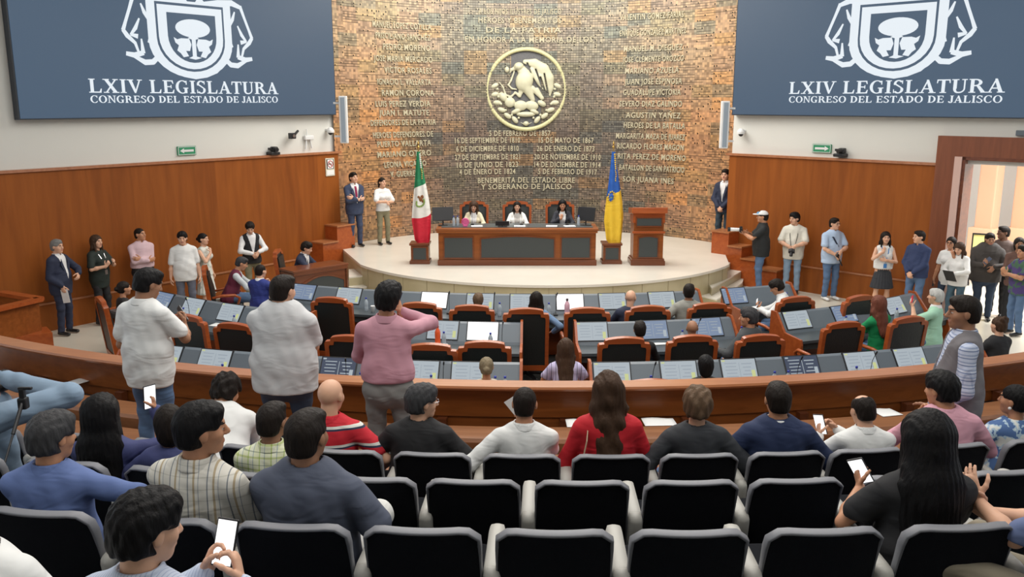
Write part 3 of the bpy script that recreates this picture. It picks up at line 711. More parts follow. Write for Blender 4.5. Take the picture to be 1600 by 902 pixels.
def person(label, loc, yaw=0., h=1.72, pose='stand', w=1., sex='m', lean=0., side=0., twist=0., head=(0, 0, 0), skin='tan', hair=('short', 'black'),
           top=None, sleeve=.62, hem=-.13, tuck=False, collar=None, inner=None, legs=DENIM, shoe=SHOE, legL=None, arms=('down', 'down'), res=1., skirt=None,
           glasses=None, fig4=None, lanyard=None, group=None, jacket=False, extra=None, tie=None, spread=.11, seat=.46, knees=None, name='person'):
    """yaw 0 faces away from the camera (+Y). returns (root, hands) in local coordinates"""
    s = h/1.75; fem = sex == 'f'; wm = w*(.90 if fem else 1.)
    root = thing(name, label, 'person', loc, yaw, group)
    B = rotz(0)
    T = rotz(twist)@roty(side)@rotx(-lean)          # columns: right, forward, up
    tR, tF, tU = T[:, 0], T[:, 1], T[:, 2]
    hipz = (.92*s if pose == 'stand' else seat+.09)
    P = np.array([0, 0, hipz])
    def t(x, y, z): return P + (tR*x + tF*y + tU*z)*s
    Nk = t(0, -.01, .505)
    FR = np.stack([tR, tF, tU])                     # rows
    hy, hp, hr = head
    Hm = rotz(twist*.5-hy)@roty(hr)@rotx(-hp-lean*.35); hR, hF, hU = Hm[:, 0], Hm[:, 1], Hm[:, 2]; HF = np.stack([hR, hF, hU])
    Hc = Nk + tU*.045*s + hU*.118*s + hF*.022*s
    hs = s*(1.03 if not fem else 1.0)
    def hd(x, y, z): return Hc + (hR*x + hF*y + hU*z)*hs
    shw = .172*(.5+.5*wm)*(.93 if fem else 1.)
    # ---- arms by two-bone reach
    A = []
    for sg, spec in ((-1, arms[0]), (1, arms[1])):
        d = dict(ARMS[spec]) if isinstance(spec, str) else {**ARMS[spec.get('base', 'down')], **spec}
        S = t(sg*shw, -.01, .43); L1, L2 = .285*s, .255*s
        wv = d['w']; Wt = Nk + rotz(twist)@(np.array([sg*wv[0], wv[1], wv[2]])*s)
        v = Wt-S; D = np.linalg.norm(v)
        if D > (L1+L2)*.995: Wt = S+v/D*(L1+L2)*.995; v = Wt-S; D = np.linalg.norm(v)
        a = (L1*L1-L2*L2+D*D)/(2*D); hh = math.sqrt(max(1e-6, L1*L1-a*a)); pl = rotz(twist)@np.array([sg*d['pole'][0], d['pole'][1], d['pole'][2]], float)
        pv = nrm(pl-v*(pl@v)/(D*D)); E = S+v/D*a+pv*hh
        fd = nrm(rotz(twist)@np.array([sg*d['f'][0], d['f'][1], d['f'][2]], float)); nn_ = rotz(twist)@np.array([sg*d['n'][0], d['n'][1], d['n'][2]], float)
        nn_ = nrm(nn_-fd*(nn_@fd)); A.append((sg, S, E, Wt, fd, nn_, d['c']))
    # ---- legs
    Lg = []
    for sg in (-1, 1):
        Hj = P+np.array([sg*.085*s*wm, 0, -.02*s])
        if pose == 'stand':
            sp = spread; fw = 0 if not knees else knees[0 if sg < 0 else 1]
            An = np.array([sg*sp, fw*.9, .085*s]); Kn = np.array([sg*(sp+.085)/2*1.05, .035+fw*.6, .50*s])
        else:
            kk = knees or (.13, .13); kx = kk[0 if sg < 0 else 1]
            Kn = np.array([sg*kx, .42*s, seat+.05]); An = np.array([sg*(kx*.9), .42*s+.05, .085])
            fg = fig4 if isinstance(fig4, tuple) else (fig4, .36, .20)
            if fig4 and fg[0] == sg: Kn = np.array([sg*fg[1], .38*s, seat+fg[2]]); An = np.array([-sg*.10, .46*s, seat+.19])
        Lg.append((sg, Hj, Kn, An))
    lo0 = np.min([Hc-.3, Nk-.35] + [a[3]-.22 for a in A] + [a[2]-.1 for a in A] + [l[3]-.2 for l in Lg] + [l[2]-.12 for l in Lg] + [P-.3], 0)
    hi0 = np.max([Hc+.3, Nk+.35] + [a[3]+.22 for a in A] + [a[2]+.1 for a in A] + [l[3]+.25 for l in Lg] + [l[2]+.12 for l in Lg] + [P+.3], 0); lo0[2] = min(lo0[2], 0) if pose == 'stand' else lo0[2]
    def torso(f, g, k=.05, hips=True):
        br = .143*wm*s
        f.cap(t(-.125*wm, -.012, .430), t(.125*wm, -.012, .430), .056*s, None, k, FR, (1, .95, 1), g=g)
        f.cap(t(0, -.012, .458), t(-.12*wm, -.012, .435), .038*s, .046*s, .035, g=g); f.cap(t(0, -.012, .458), t(.12*wm, -.012, .435), .038*s, .046*s, .035, g=g)
        f.cap(t(0, 0, .30), t(0, -.005, .39), br*1.0, br*1.02, k, FR, (1, .66, 1), g=g)
        f.cap(t(0, 0, .08), t(0, 0, .30), br*(.86 if fem else .97), br*1.0, k, FR, (1, .68, 1), g=g)
        if w > 1.05: f.ell(t(0, .026*w, .11), (.150*w*s, .120*w*s, .20*s), FR, .08, g=g); f.ell(t(0, -.02, .10), (.17*w*s, .11*w*s, .16*s), FR, .06, g=g)
        if fem: f.ell(t(-.07, .085, .31), (.062*s, .055*s, .06*s), FR, .04, g=g); f.ell(t(.07, .085, .31), (.062*s, .055*s, .06*s), FR, .04, g=g)
        if hips: f.cap(t(-.05*wm, -.01, -.05), t(.05*wm, -.01, -.05), .125*s*wm**.5, None, .06, FR, (1, .92, 1), g=g); f.cap(t(0, 0, -.04), t(0, 0, .08), br*1.02, br*.92, .06, FR, (1, .72, 1), g=g)
    def leg(f, l, r0, r1, r2, g=0., k=.03):
        sg, Hj, Kn, An = l
        f.cap(Hj, Kn, r0*s, r1*s, k, g=g); f.cap(Kn, An, r1*s*1.0, r2*s, k, g=g)
    def neck(f, g=0.): f.cap(hd(0, -.028, -.07), Nk-tU*.02, .052*s*(.86 if fem else 1)*(.6+.4*w), .060*s*(.86 if fem else 1)*(.5+.5*w), .02, g=g)
    def hand(f, a):
        sg, S, E, Wr, fd, n_, c = a; z = s*(.88 if fem else .98)
        sd = np.cross(fd, n_) if sg > 0 else np.cross(n_, fd)
        f.cap(Wr-fd*.02*z, Wr+fd*.075*z, .034*z, .041*z, .012, np.stack([sd, n_, fd]), (1, .42, 1))
        for i, (o, L, q) in enumerate(((.031, .074, 0), (.0105, .083, .05), (-.0105, .077, .1), (-.030, .060, .18))):
            p = Wr+fd*.083*z+sd*o*z - fd*(abs(i-1)*.004); ang = .15+c*.35+q*c; d = fd
            for j, (fr_, rr) in enumerate(((.45, .0092), (.30, .0085), (.25, .0078))):
                d = nrm(fd*cos(ang)+n_*sin(ang) + sd*(.03*(1.5-i))); e = p+d*L*fr_*z
                f.cap(p, e, rr*z, rr*.95*z, .004); p = e; ang += c*(1.15 if j == 0 else .8)
        p = Wr+fd*.02*z+sd*.028*z
        for j, (L, rr) in enumerate(((.042, .0125), (.032, .0105), (.024, .009))):
            d = nrm(sd*(.75-.32*j)+fd*(.7+.1*j)+n_*(.28+.42*c+.2*j*c)); e = p+d*L*z; f.cap(p, e, rr*z, rr*.92*z, .008); p = e
    # ---- body: one continuous mesh (core + head + hands)
    parts = []
    rc = .022*res
    f = Field(lo0, hi0, rc); torso(f, -.022); neck(f, -.006); f.cap(Hc-hU*.02, Hc+hU*.02, .055, g=0)
    for a in A: f.cap(a[1], a[2], .045*s, .038*s, .02, g=-.010); f.cap(a[2], a[3], .036*s, .026*s, .02, g=-.006)
    for l in Lg: leg(f, l, .08, .052, .036, g=-.018 if not skirt else -.006)
    parts.append(f.mesh())
    rh = .0095*res if res <= 1 else .011
    f = Field(Hc-.19*s, Hc+.17*s, rh)
    f.ell(hd(0, -.012, .028), (.077*hs, .097*hs, .090*hs), HF, .02); f.ell(hd(0, .022, -.045), (.060*hs, .066*hs, .066*hs), HF, .03); f.ell(hd(0, .058, -.088), (.028*hs, .026*hs, .024*hs), HF, .035)
    f.ell(hd(-.040, .052, -.018), (.028*hs, .026*hs, .028*hs), HF, .025); f.ell(hd(.040, .052, -.018), (.028*hs, .026*hs, .028*hs), HF, .025)
    f.cap(hd(-.03, .082, .032), hd(.03, .082, .032), .010*hs, None, .02)
    for q in (-1, 1): f.ell(hd(q*.031, .098, .010), (.018*hs, .016*hs, .012*hs), HF, .012, 's'); f.ell(hd(q*.031, .076, .009), (.013*hs,)*3, HF, .004)
    f.cap(hd(0, .088, .014), hd(0, .108, -.022), .0085*hs, .0135*hs, .012); f.ell(hd(.012, .097, -.027), (.008*hs,)*3, HF, .006); f.ell(hd(-.012, .097, -.027), (.008*hs,)*3, HF, .006)
    if fig4: pass
    f.cap(hd(-.018, .085, -.056), hd(.018, .085, -.056), .0085*hs, None, .010); 
    for q in (-1, 1): f.ell(hd(q*.079, -.008, -.002), (.010*hs, .020*hs, .032*hs), HF, .008)
    neck(f); parts.append(f.mesh())
    bare = sleeve
    for a in A:
        sg, S, E, Wr, fd, n_, c = a
        pts_ = [E, Wr, Wr+fd*.2, Wr-fd*.02] + ([S] if sleeve < .95 else [])
        if sleeve >= 1.0: pts_ = [Wr-.05*nrm(Wr-E), Wr+fd*.15*s, Wr+n_*.09, Wr]
        f = Field(np.min(pts_, 0)-.075, np.max(pts_, 0)+.075, (.0058 if sleeve >= 1 else .0075)*res)
        if sleeve < 1.0: f.cap(S, E, .047*s*(.6+.4*w)*(.85 if fem else 1), .037*s*(.85 if fem else 1), .02); f.cap(E, E+(Wr-E)*.35, .037*s*(.85 if fem else 1), .040*s*(.6+.4*w)*(.85 if fem else 1), .02); f.cap(E+(Wr-E)*.35, Wr, .040*s*(.6+.4*w)*(.85 if fem else 1), .025*s, .02)
        else: f.cap(Wr-.05*nrm(Wr-E), Wr, .027*s, .025*s, .01)
        hand(f, a); parts.append(f.mesh())
    if skirt:
        for l in Lg:
            f = Field(np.min([l[1], l[2], l[3]], 0)-.1, np.max([l[1], l[2], l[3]], 0)+.1, .012*res); f.cap(l[1], l[2], .075*s, .048*s, .02); f.cap(l[2], l[2]+(l[3]-l[2])*.35, .046*s, .052*s, .02); f.cap(l[2]+(l[3]-l[2])*.35, l[3], .052*s, .032*s, .02); parts.append(f.mesh())
    V = np.concatenate([p[0] for p in parts]); off = 0; Qs = []
    for p in parts: Qs.append(p[1]+off); off += len(p[0])
    Q = np.concatenate(Qs); C = (V[Q].mean(1)-Hc)@HF.T/hs; mi = np.zeros(len(Q), int)
    ax = np.abs(C[:, 0]); fr_ = C[:, 1] > .06
    mi[fr_ & (((ax-.031)/.014)**2+((C[:, 2]-.009)/.006)**2 < 1)] = 4
    mi[fr_ & (((ax-.031)/.0075)**2+((C[:, 2]-.009)/.0085)**2 < 1)] = 1
    mi[fr_ & (((ax-.032)/.021)**2+((C[:, 2]-.031-.1*(ax-.03))/.0052)**2 < 1)] = 2
    mi[fr_ & (ax < .024) & (np.abs(C[:, 2]+.056) < .0085) & (C[:, 1] > .078)] = 3
    me = np_mesh('body', [(V, Q)], mi)
    body = link('body', me, [SK[skin], EYE, BROW, LIP, SCLERA], root)
    # ---- hair
    hst, hcol = hair
    if hst != 'bald':
        long_ = hst in ('long', 'wavy', 'straight')
        L = {'long': .34, 'wavy': .44, 'straight': .52}.get(hst, 0)
        f = Field(Hc-np.array([.24, .3, .16+L])*1.05*s, Hc+np.array([.24, .26, .24])*s, .0085*res if res <= 1 else .011)
        th = {'buzz': .002, 'short': .011, 'curly': .026, 'balding': .006, 'bun': .007, 'pony': .008, 'updo': .008, 'thick': .019, 'bob': .014, 'fade': .006, 'straight': .026}.get(hst, .014)
        f.ell(hd(0, -.016, .030), ((.079+th)*hs, (.099+th)*hs, (.091+th)*hs), HF, .01)
        f.ell(hd(0, -.055, -.035), ((.064+th*.6)*hs, (.050+th)*hs, (.062)*hs), HF, .03)
        if hst in ('thick', 'short', 'fade'): f.ell(hd(.01, .035, .090), ((.055+th*.6)*hs, .055*hs, (.022+th)*hs), HF, .03)
        # clear the face, ears and nape
        f.ell(hd(0, .125, -.034), (.112*hs, .098*hs, .098*hs), HF, .012, 's')
        if not long_ and hst != 'bob':
            for q in (-1, 1): f.ell(hd(q*.10, .038, -.034), (.052*hs, .078*hs, .064*hs), HF, .01, 's')
            f.cut(hd(0, -.10, -.070), -hU+hF*.15*0, .01)
        if hst == 'balding': f.ell(hd(0, .02, .120), (.056*hs, .078*hs, .058*hs), HF, .02, 's'); 
        if long_:
            wv = .0065 if hst == 'wavy' else .0025
            b0 = hd(0, -.050, .02); b1 = Nk-tF*.055*s-tU*.05*s; b2 = Nk-tF*.125*s-tU*(L-.10)*s
            vb = 1.5 if hst == 'straight' else 1.0; f.cap(b0, b1, .090*hs*(.5+.5*vb), .088*hs*vb, .04, HF, (1, .62, 1)); f.cap(b1, b2, .102*hs*vb, .078*hs*vb, .04, FR, (1, .45, 1))
            for q in (-1, 1): f.cap(hd(q*.066, -.012, .02), hd(q*.085, -.030, -.11), .030*hs, .032*hs, .03); f.cap(hd(q*.085, -.030, -.11), Nk+tR*q*.075*s-tF*.045*s-tU*.10*s, .036*hs, .026*hs, .03)
            if fem and hst != 'wavy':
                for q in (-1, 1): f.cap(hd(q*.078, .02, -.04), Nk+tR*q*.085*s+tF*.075*s-tU*.12*s, .024*hs, .016*hs, .02)
            # fall of the ends
            f.warp(lambda X, Y, Z: wv*np.sin(X*55+Z*(38 if hst == 'wavy' else 8))*.6 + .0022*np.sin(X*230+Z*12+Y*60) + wv*.5*np.sin(Z*47+Y*40))
            f.put(Hc-.09*hs, Hc+.09*hs, lambda X, Y, Z: np.sqrt(((X-Hc[0])**2+(Y-Hc[1])**2+(Z-Hc[2])**2))-.0*1-1e-3, .001, 'u') if False else None
            f.ell(hd(0, .125, -.034), (.076*hs, .085*hs, .10*hs), HF, .01, 's')
        elif hst == 'bob':
            f.cap(hd(0, -.045, .0), hd(0, -.055, -.07), .088*hs, .080*hs, .03, HF, (1, .75, 1)); f.ell(hd(0, .118, -.034), (.078*hs, .088*hs, .098*hs), HF, .012, 's')
        elif hst == 'bun': f.ell(hd(0, -.125, .0), (.040*hs, .036*hs, .040*hs), HF, .01)
        elif hst == 'updo':
            for q, z_ in ((-.03, .10), (.03, .105), (0, .12), (-.02, .08), (.035, .075)): f.ell(hd(q, -.08, z_), (.035*hs, .032*hs, .03*hs), HF, .012)
        elif hst == 'pony': f.ell(hd(0, -.118, .03), (.032*hs, .03*hs, .032*hs), HF, .015); f.cap(hd(0, -.135, .03), hd(0, -.145, -.12), .030*hs, .018*hs, .02)
        if not long_:
            am = {'curly': .008, 'thick': .0035, 'updo': .003, 'buzz': .0004, 'fade': .0008}.get(hst, .0018); fq = {'curly': 95}.get(hst, 150)
            f.warp(lambda X, Y, Z: am*(np.sin((X-Hc[0])*fq+np.sin((Y-Hc[1])*40)*1.6)*np.sin((Y-Hc[1])*fq*.55+(Z-Hc[2])*fq*.35+1.3)))
        o = link('hair', np_mesh('hair', [f.mesh()]), HR[hcol], root)
    # ---- top garment
    th = .009 + (.010 if jacket else 0) + (.003 if not tuck else 0)
    rs = .0125*res
    lo1 = np.min([t(-.32, -.25, hem-.05), t(.32, .25, hem-.05), t(0, 0, .6)-.22*s] + [np.minimum(a[1], a[2])-.08 for a in A] + [a[3]-.06 for a in A if sleeve > .95], 0)
    hi1 = np.max([t(.32, .25, hem), t(-.32, -.25, .5), t(0, 0, .6)] + [np.maximum(a[1], a[2])+.08 for a in A] + [a[3]+.06 for a in A if sleeve > .95], 0)
    def garment(g, slv, hemz, hole=.012, sl_w=1.):
        f = Field(lo1, hi1, rs); torso(f, g)
        for a in A:
            sg, S, E, Wr = a[:4]
            if slv <= 0: 
                f.ell(S+tR*sg*.045*s, (.05*s, .075*s, .085*s), FR, .02, 's'); continue
            if slv < .95:
                e = S+(E-S)*min(1, slv/.9); f.cap(S, e, .052*s*(.6+.4*w), (.054*sl_w)*s*(.6+.4*w), .028, g=g*.7)
                d = nrm(E-S); h_ = 1e3
                f.put(e-.11, e+d*.25*s+.11*np.abs(d)+.02, lambda X, Y, Z, e=e, d=d: np.maximum(-((X-e[0])*d[0]+(Y-e[1])*d[1]+(Z-e[2])*d[2]), np.sqrt((X-e[0])**2+(Y-e[1])**2+(Z-e[2])**2)-.10*s)*1., .004, 's')
            else:
                f.cap(S, E, .052*s*(.6+.4*w)*(.86 if fem else 1), .045*s*(.86 if fem else 1), .028, g=g*.7); f.cap(E, E+(Wr-E)*.94, .046*s*(.86 if fem else 1), .034*s, .03, g=g*.7)
        if not tuck: f.cap(t(0, 0, hemz+.02), t(0, 0, .10), .160*s*wm, .145*s*wm, .05, FR, (1, .74, 1), g=g)
        if tuck: f.cap(t(0, 0, .02), t(0, 0, .12), .142*s*wm, .148*s*wm, .04, FR, (1, .72, 1), g=g)
        # folds
        ph = random.random()*6
        f.warp(lambda X, Y, Z: .0034*np.sin(Z*34+X*17*np.sin(ph)+ph+2.2*np.sin(X*9+ph))*np.clip((P[2]+.42*s-Z)*5, .25, 1) + .0016*np.sin(X*58+Z*22+Y*31+ph))
        f.cut(t(0, 0, hemz), -tU, .01)
        f.cap(Nk+tU*.012*s+tF*.012*s, hd(0, -.02, -.05), (.050+hole)*s*(.88 if fem else 1)*(.55+.45*w), .075*s, .01, mode='s')
        return f
    def wedge(f, w0, w1, z0_, z1_):
        # open front: remove |x| < w(z) in front
        X = f.ax[0][:, None, None]-P[0]; Y = f.ax[1][None, :, None]-P[1]; Z = f.ax[2][None, None, :]-P[2]
        x = (X*tR[0]+Y*tR[1]+Z*tR[2])/s; y = (X*tF[0]+Y*tF[1]+Z*tF[2])/s; z = (X*tU[0]+Y*tU[1]+Z*tU[2])/s
        ww = np.clip(w0+(w1-w0)*(z-z0_)/(z1_-z0_), 0, None)
        d = np.maximum(np.abs(x)-ww, np.maximum(-y+.02, z0_-z))
        f.F = np.maximum(f.F, -d*s)
    gt = link
    if inner is not None:
        f = garment(.010, 0.0 if not (jacket == 'vest') else sleeve, max(hem, -.04), .004); o = link('shirt', np_mesh('shirt', [f.mesh()]), inner, root)
        f = garment(th, sleeve if jacket != 'vest' else 0, hem, .02); wedge(f, .004, .085, .10 if jacket != 'open' else -.2, .46)
        o = link('vest' if jacket == 'vest' else 'jacket', np_mesh('jacket', [f.mesh()]), top, root)
        if jacket is True:
            bm = bmesh.new()
            for q in (-1, 1):
                pts_ = [(q*.075, .105, .47), (q*.105, .118, .36), (q*.055, .142, .22), (q*.012, .146, .11), (q*.030, .138, .25), (q*.050, .118, .36)]
                vs = [bm.verts.new(t(x*wm, y*(.6+.4*wm)+.012, z)) for x, y, z in pts_]; vb = [bm.verts.new(v.co+Vector(tF*.006)) for v in vs]
                bm.faces.new(vb); bm.faces.new(vs[::-1])
                for i in range(6): bm.faces.new((vs[i], vs[(i+1) % 6], vb[(i+1) % 6], vb[i]))
            obj('lapels', bm, top, root)
        if tie is not None:
            bm = bmesh.new(); pts_ = [t(0, .085, .485), t(0, .112, .44), t(0, .135, .33), t(0, .148, .16)]
            tube(bm, pts_, 1, prof=[(-.028, -.006), (.028, -.006), (.022, .006), (-.022, .006)], up=tuple(tF)); obj('tie', bm, tie, root)
    else:
        f = garment(th, sleeve, hem, sl_w=1.12); 
        o = link('shirt' if not jacket else 'jacket', np_mesh('shirt', [f.mesh()]), top, root)
    if collar is not None:
        f = Field(Nk-.13, Nk+.13, .0065*res)
        ax_ = nrm(hd(0, -.028, -.05)-Nk)*.5+tU*.5; ax_ = nrm(ax_); r0 = .066*s*(.88 if fem else 1)*(.5+.5*w)
        a0 = Nk+tU*.0; a1 = Nk+ax_*.050*s
        f.cap(a0-ax_*.03, a1+ax_*.03, r0+.012, r0+.004, .002); f.cap(a0-ax_*.06, a1+ax_*.06, r0+.001, r0-.007, .002, mode='s')
        f.cut(a1, ax_, .003); f.cut(Nk-tU*.022*s, -tU, .003)
        f.cap(Nk+tF*.085*s+ax_*.05, Nk+tF*.085*s-ax_*.06, .022*s, None, .004, mode='s')
        # folded leaf
        g2 = Field(Nk-.15, Nk+.15, .0065*res); g2.cap(a1-ax_*.004, a0-ax_*.006, r0+.008, r0+.026, .002); g2.cap(a1+ax_*.02, a0-ax_*.03, r0-.004, r0+.016, .002, mode='s'); g2.cut(a1-ax_*.002, ax_, .003); g2.cut(a0-ax_*.004, -ax_, .003)
        g2.cap(Nk+tF*.09*s+ax_*.05, Nk+tF*.10*s-ax_*.08, .028*s, None, .004, mode='s')
        link('collar', np_mesh('collar', [f.mesh(), g2.mesh()]), collar, root)
    # ---- legs
    if skirt:
        m_, zlen = skirt; f = Field(t(-.35, -.35, 0)-np.array([0, 0, zlen*s+.1]), t(.35, .35, .15), .014*res)
        f.cap(t(0, 0, -zlen), t(0, 0, .06), .235*s, .135*s, .03, FR, (1, .8, 1)); f.warp(lambda X, Y, Z: .007*np.sin(np.arctan2(Y, X)*18)); f.cut(t(0, 0, -zlen), -tU, .01); f.cut(t(0, 0, .08), tU, .01)
        link('skirt', np_mesh('skirt', [f.mesh()]), m_, root)
    else:
        f = Field(np.min([P-.27*wm]+[l[3]-.11 for l in Lg]+[l[2]-.12 for l in Lg], 0), np.max([P+.27*wm]+[l[3]+.12 for l in Lg]+[l[2]+.12 for l in Lg], 0), .0135*res)
        f.cap(t(-.055*wm, -.015, -.05), t(.055*wm, -.015, -.05), .118*s*wm**.5, None, .05, FR, (1, .95, 1), g=.008); f.cap(t(0, 0, 0), t(0, 0, .07), .150*s*wm, .145*s*wm, .05, FR, (1, .74, 1), g=.006)
        f.cut(t(0, 0, .075), tU, .01)
        for l in Lg: f.cap(l[1], l[2], .088*s*wm**.6, .062*s, .03, g=.004); f.cap(l[2], l[3], .062*s, .052*s, .03, g=.004)
        ph = random.random()*6; f.warp(lambda X, Y, Z: .0035*np.sin(Z*42+X*25+Y*18+ph+2*np.sin(X*13)))
        f.cut((0, 0, .07), (0, 0, -1), .01) if pose == 'stand' else None
        link('trousers', np_mesh('trousers', [f.mesh()]), legs, root)
        if tuck:
            g = Field(t(-.27*wm, -.25*wm, -.02), t(.27*wm, .25*wm, .16), .011); g = Field(np.min([t(-.27*wm, -.25*wm, -.05), t(.27*wm, .25*wm, -.05)], 0)-.03, np.max([t(.27*wm, .25*wm, .16), t(-.27*wm, -.25*wm, .16)], 0)+.03, .0105)
            g.cap(t(0, 0, .0), t(0, 0, .12), .156*s*wm, .160*s*wm, .02, FR, (1, .75, 1), g=.016); g.cut(t(0, 0, .078), tU, .004); g.cut(t(0, 0, .042), -tU, .004); link('belt', np_mesh('belt', [g.mesh()]), BLACK, root)
    for l in Lg:
        sg, Hj, Kn, An = l; f = Field(An-np.array([.09, .13, .1]), An+np.array([.09, .24, .09]), .010*res)
        f.cap(An+[0, -.035, -.035], An+[sg*.012, .145, -.045], .040*s, .036*s, .03, None, (1, 1, .85)); f.cap(An, An+[0, .0, .02], .042*s, .04*s, .02); f.cut((An[0], An[1], An[2]-.078*s), (0, 0, -1), .008)
        link('shoe', np_mesh('shoe', [f.mesh()]), shoe, root)
    if glasses:
        bm = bmesh.new()
        for q in (-1, 1):
            tube(bm, [hd(q*.031+.024*cos(a), .103-.01*abs(cos(a)), .009+.017*sin(a)) for a in [2*pi*i/14 for i in range(14)]], .0022, 5, closed=True)
            tube(bm, [hd(q*.055, .098, .014), hd(q*.08, .05, .014), hd(q*.084, -.01, .01)], .0022, 5)
        tube(bm, [hd(-.008, .106, .012), hd(.008, .106, .012)], .002, 5); obj('glasses', bm, glasses, root)
    if lanyard:
        bm = bmesh.new(); tube(bm, [t(-.065, -.03, .53), t(-.072, .06, .49), t(-.05, .135, .36), t(0, .165, .15), t(.05, .135, .36), t(.072, .06, .49), t(.065, -.03, .53)], 1, prof=[(-.008, -.002), (.008, -.002), (.008, .002), (-.008, .002)]); box(bm, tuple(t(0, .17, .10)), (.06, .008, .085)); obj('lanyard', bm, lanyard, root)
    root['head'] = [float(x) for x in Hc]
    hp_ = {}
    for a in A: hp_['L' if a[0] < 0 else 'R'] = (Vector(a[3]+a[4]*.085*s+a[5]*.028*s), Vector(a[4]), Vector(a[5]))
    return root, hp_, dict(t=t, hd=hd, Nk=Nk, Hc=Hc)
def held(root, hand, fn, name, label, cat, rot=None):
    """place a thing in a hand: fn(bm-list) builds parts around the origin, z along the fingers, y = palm normal"""
    p, f, n = hand; M = Matrix.Rotation(root.rotation_euler.z, 4, 'Z'); q = M@(p*root.scale[0]); f = (M@f).normalized(); n = (M@n).normalized(); x = f.cross(n)
    t = thing(name, label, cat, Vector(root.location)+q)
    R = Matrix((x.to_4d(), n.to_4d(), f.to_4d(), (0, 0, 0, 1))).transposed()
    for i in range(3): R[3][i] = 0; R[i][3] = 0
    R[3][3] = 1
    if rot is not None: R = R@rot
    t.rotation_euler = R.to_euler(); fn(t); return t
# ================================================================ FURNITURE
# ---- theatre seats (back of the seat faces the camera)
def make_theatre_seat():
    t = thing('theatre_seat', 'x', 'theatre seat')
    W2, H0, H1 = .228, .30, .865
    def surf(off):
        def f(u, v):
            x = (u-.5)*2; rc = .10
            w = W2*(1.0+.03*(1-v)); z = H0+(H1-H0)*v - (.035*max(0, abs(x)-.8)/.2 if v > .9 else 0)
            return (x*w, -.02-.14*v + .035*x*x + off*(1-.25*v) , z)
        return f
    bm = bmesh.new(); slab(bm, 12, 10, surf(0), surf(.052)); bmesh.ops.bevel(bm, geom=[e for e in bm.edges if e.calc_face_angle(0) > .9], offset=.012, segments=2, affect='EDGES')
    obj('back_shell', bm, FABRIC, t, 'auto')
    # grey trim along the top and down both edges
    pts = []
    for k in range(0, 7): v = .12+.88*k/6; p = surf(.026)(0, v); pts.append((p[0]-.004, p[1], p[2]+(.0)))
    for k in range(1, 12): u = k/12; p = surf(.022)(u, 1); pts.append((p[0], p[1], p[2]+.006))
    for k in range(6, -1, -1): v = .12+.88*k/6; p = surf(.026)(1, v); pts.append((p[0]+.004, p[1], p[2]))
    bm = bmesh.new(); P = [Vector(p) for p in pts]; m = len(P); vs = []
    for i, p in enumerate(P):
        tt = (P[min(i+1, m-1)]-P[max(i-1, 0)]).normalized(); dp = Vector((0, 1, .1)).normalized(); s_ = tt.cross(dp).normalized()
        hw = .0075 if 4 < i < m-5 else .005; hd_ = .023 if 4 < i < m-5 else .020
        vs.append([bm.verts.new(p+s_*hw*a+dp*hd_*b) for a, b in ((-1, -.8), (-.6, -1), (.6, -1), (1, -.8), (1, .8), (.6, 1), (-.6, 1), (-1, .8))])
    for a, b in zip(vs, vs[1:]):
        for k in range(8): bm.faces.new((a[k], a[(k+1) % 8], b[(k+1) % 8], b[k]))
    bm.faces.new(vs[0][::-1]); bm.faces.new(vs[-1]); obj('edge_trim', bm, TRIM, t, True)
    bm = bmesh.new(); box(bm, (0, .30, .41), (.47, .46, .11), Matrix.Rotation(.06, 4, 'X'), .035); obj('seat_cushion', bm, FABRIC, t, True)
    bm = bmesh.new(); box(bm, (0, .27, .345), (.45, .40, .03), None, .01); obj('seat_pan', bm, BLACK, t)
    # one shared armrest on its right-hand side with its upright
    bm = bmesh.new(); box(bm, (.28, .12, .645), (.078, .40, .075), Matrix.Rotation(.05, 4, 'X'), .032); box(bm, (.28, -.055, .58), (.074, .085, .19), Matrix.Rotation(.18, 4, 'X'), .032); o = obj('armrest', bm, ARM, t, True); o['label'] = 'beige moulded armrest pad'
    bm = bmesh.new(); box(bm, (.28, .15, .33), (.035, .30, .60), None, .01); box(bm, (.28, .16, .02), (.05, .36, .04), None, .01); obj('leg', bm, MATS['charcoal_inlay_panel'], t)
    return t
seat_proto = make_theatre_seat(); seat_first = [True]
def put_seat(loc, rz, label, group, tint=None):
    if seat_first[0]:
        seat_first[0] = False; seat_proto.location = loc; seat_proto.rotation_euler = (0, 0, rz); seat_proto['label'] = label; seat_proto['group'] = group; return seat_proto
    return dup(seat_proto, loc, rz, label, group)
CY = 20.6
def row_pt(x, Y0):
    """point of a seat row whose middle is at depth Y0"""
    R = CY-Y0; a = math.asin((x-.5)/R); return (x, CY-R*cos(a)), a
rows = {
 'C': (3.37, 1.54, 'nearest full row of theatre seats', [60, 250, 455, 660, 868, 1080, 1292, 1505], 806),
 'B': (4.26, 1.35, 'second row of theatre seats from the camera', [-60, 100, 262, 415, 578, 740, 911, 1082, 1247, 1415, 1580], 740),
 'A': (5.17, 1.11, 'front row of theatre seats by the aisle', [-20, 120, 258, 400, 538, 676, 816, 956, 1094, 1231, 1357, 1492, 1625], 698)}
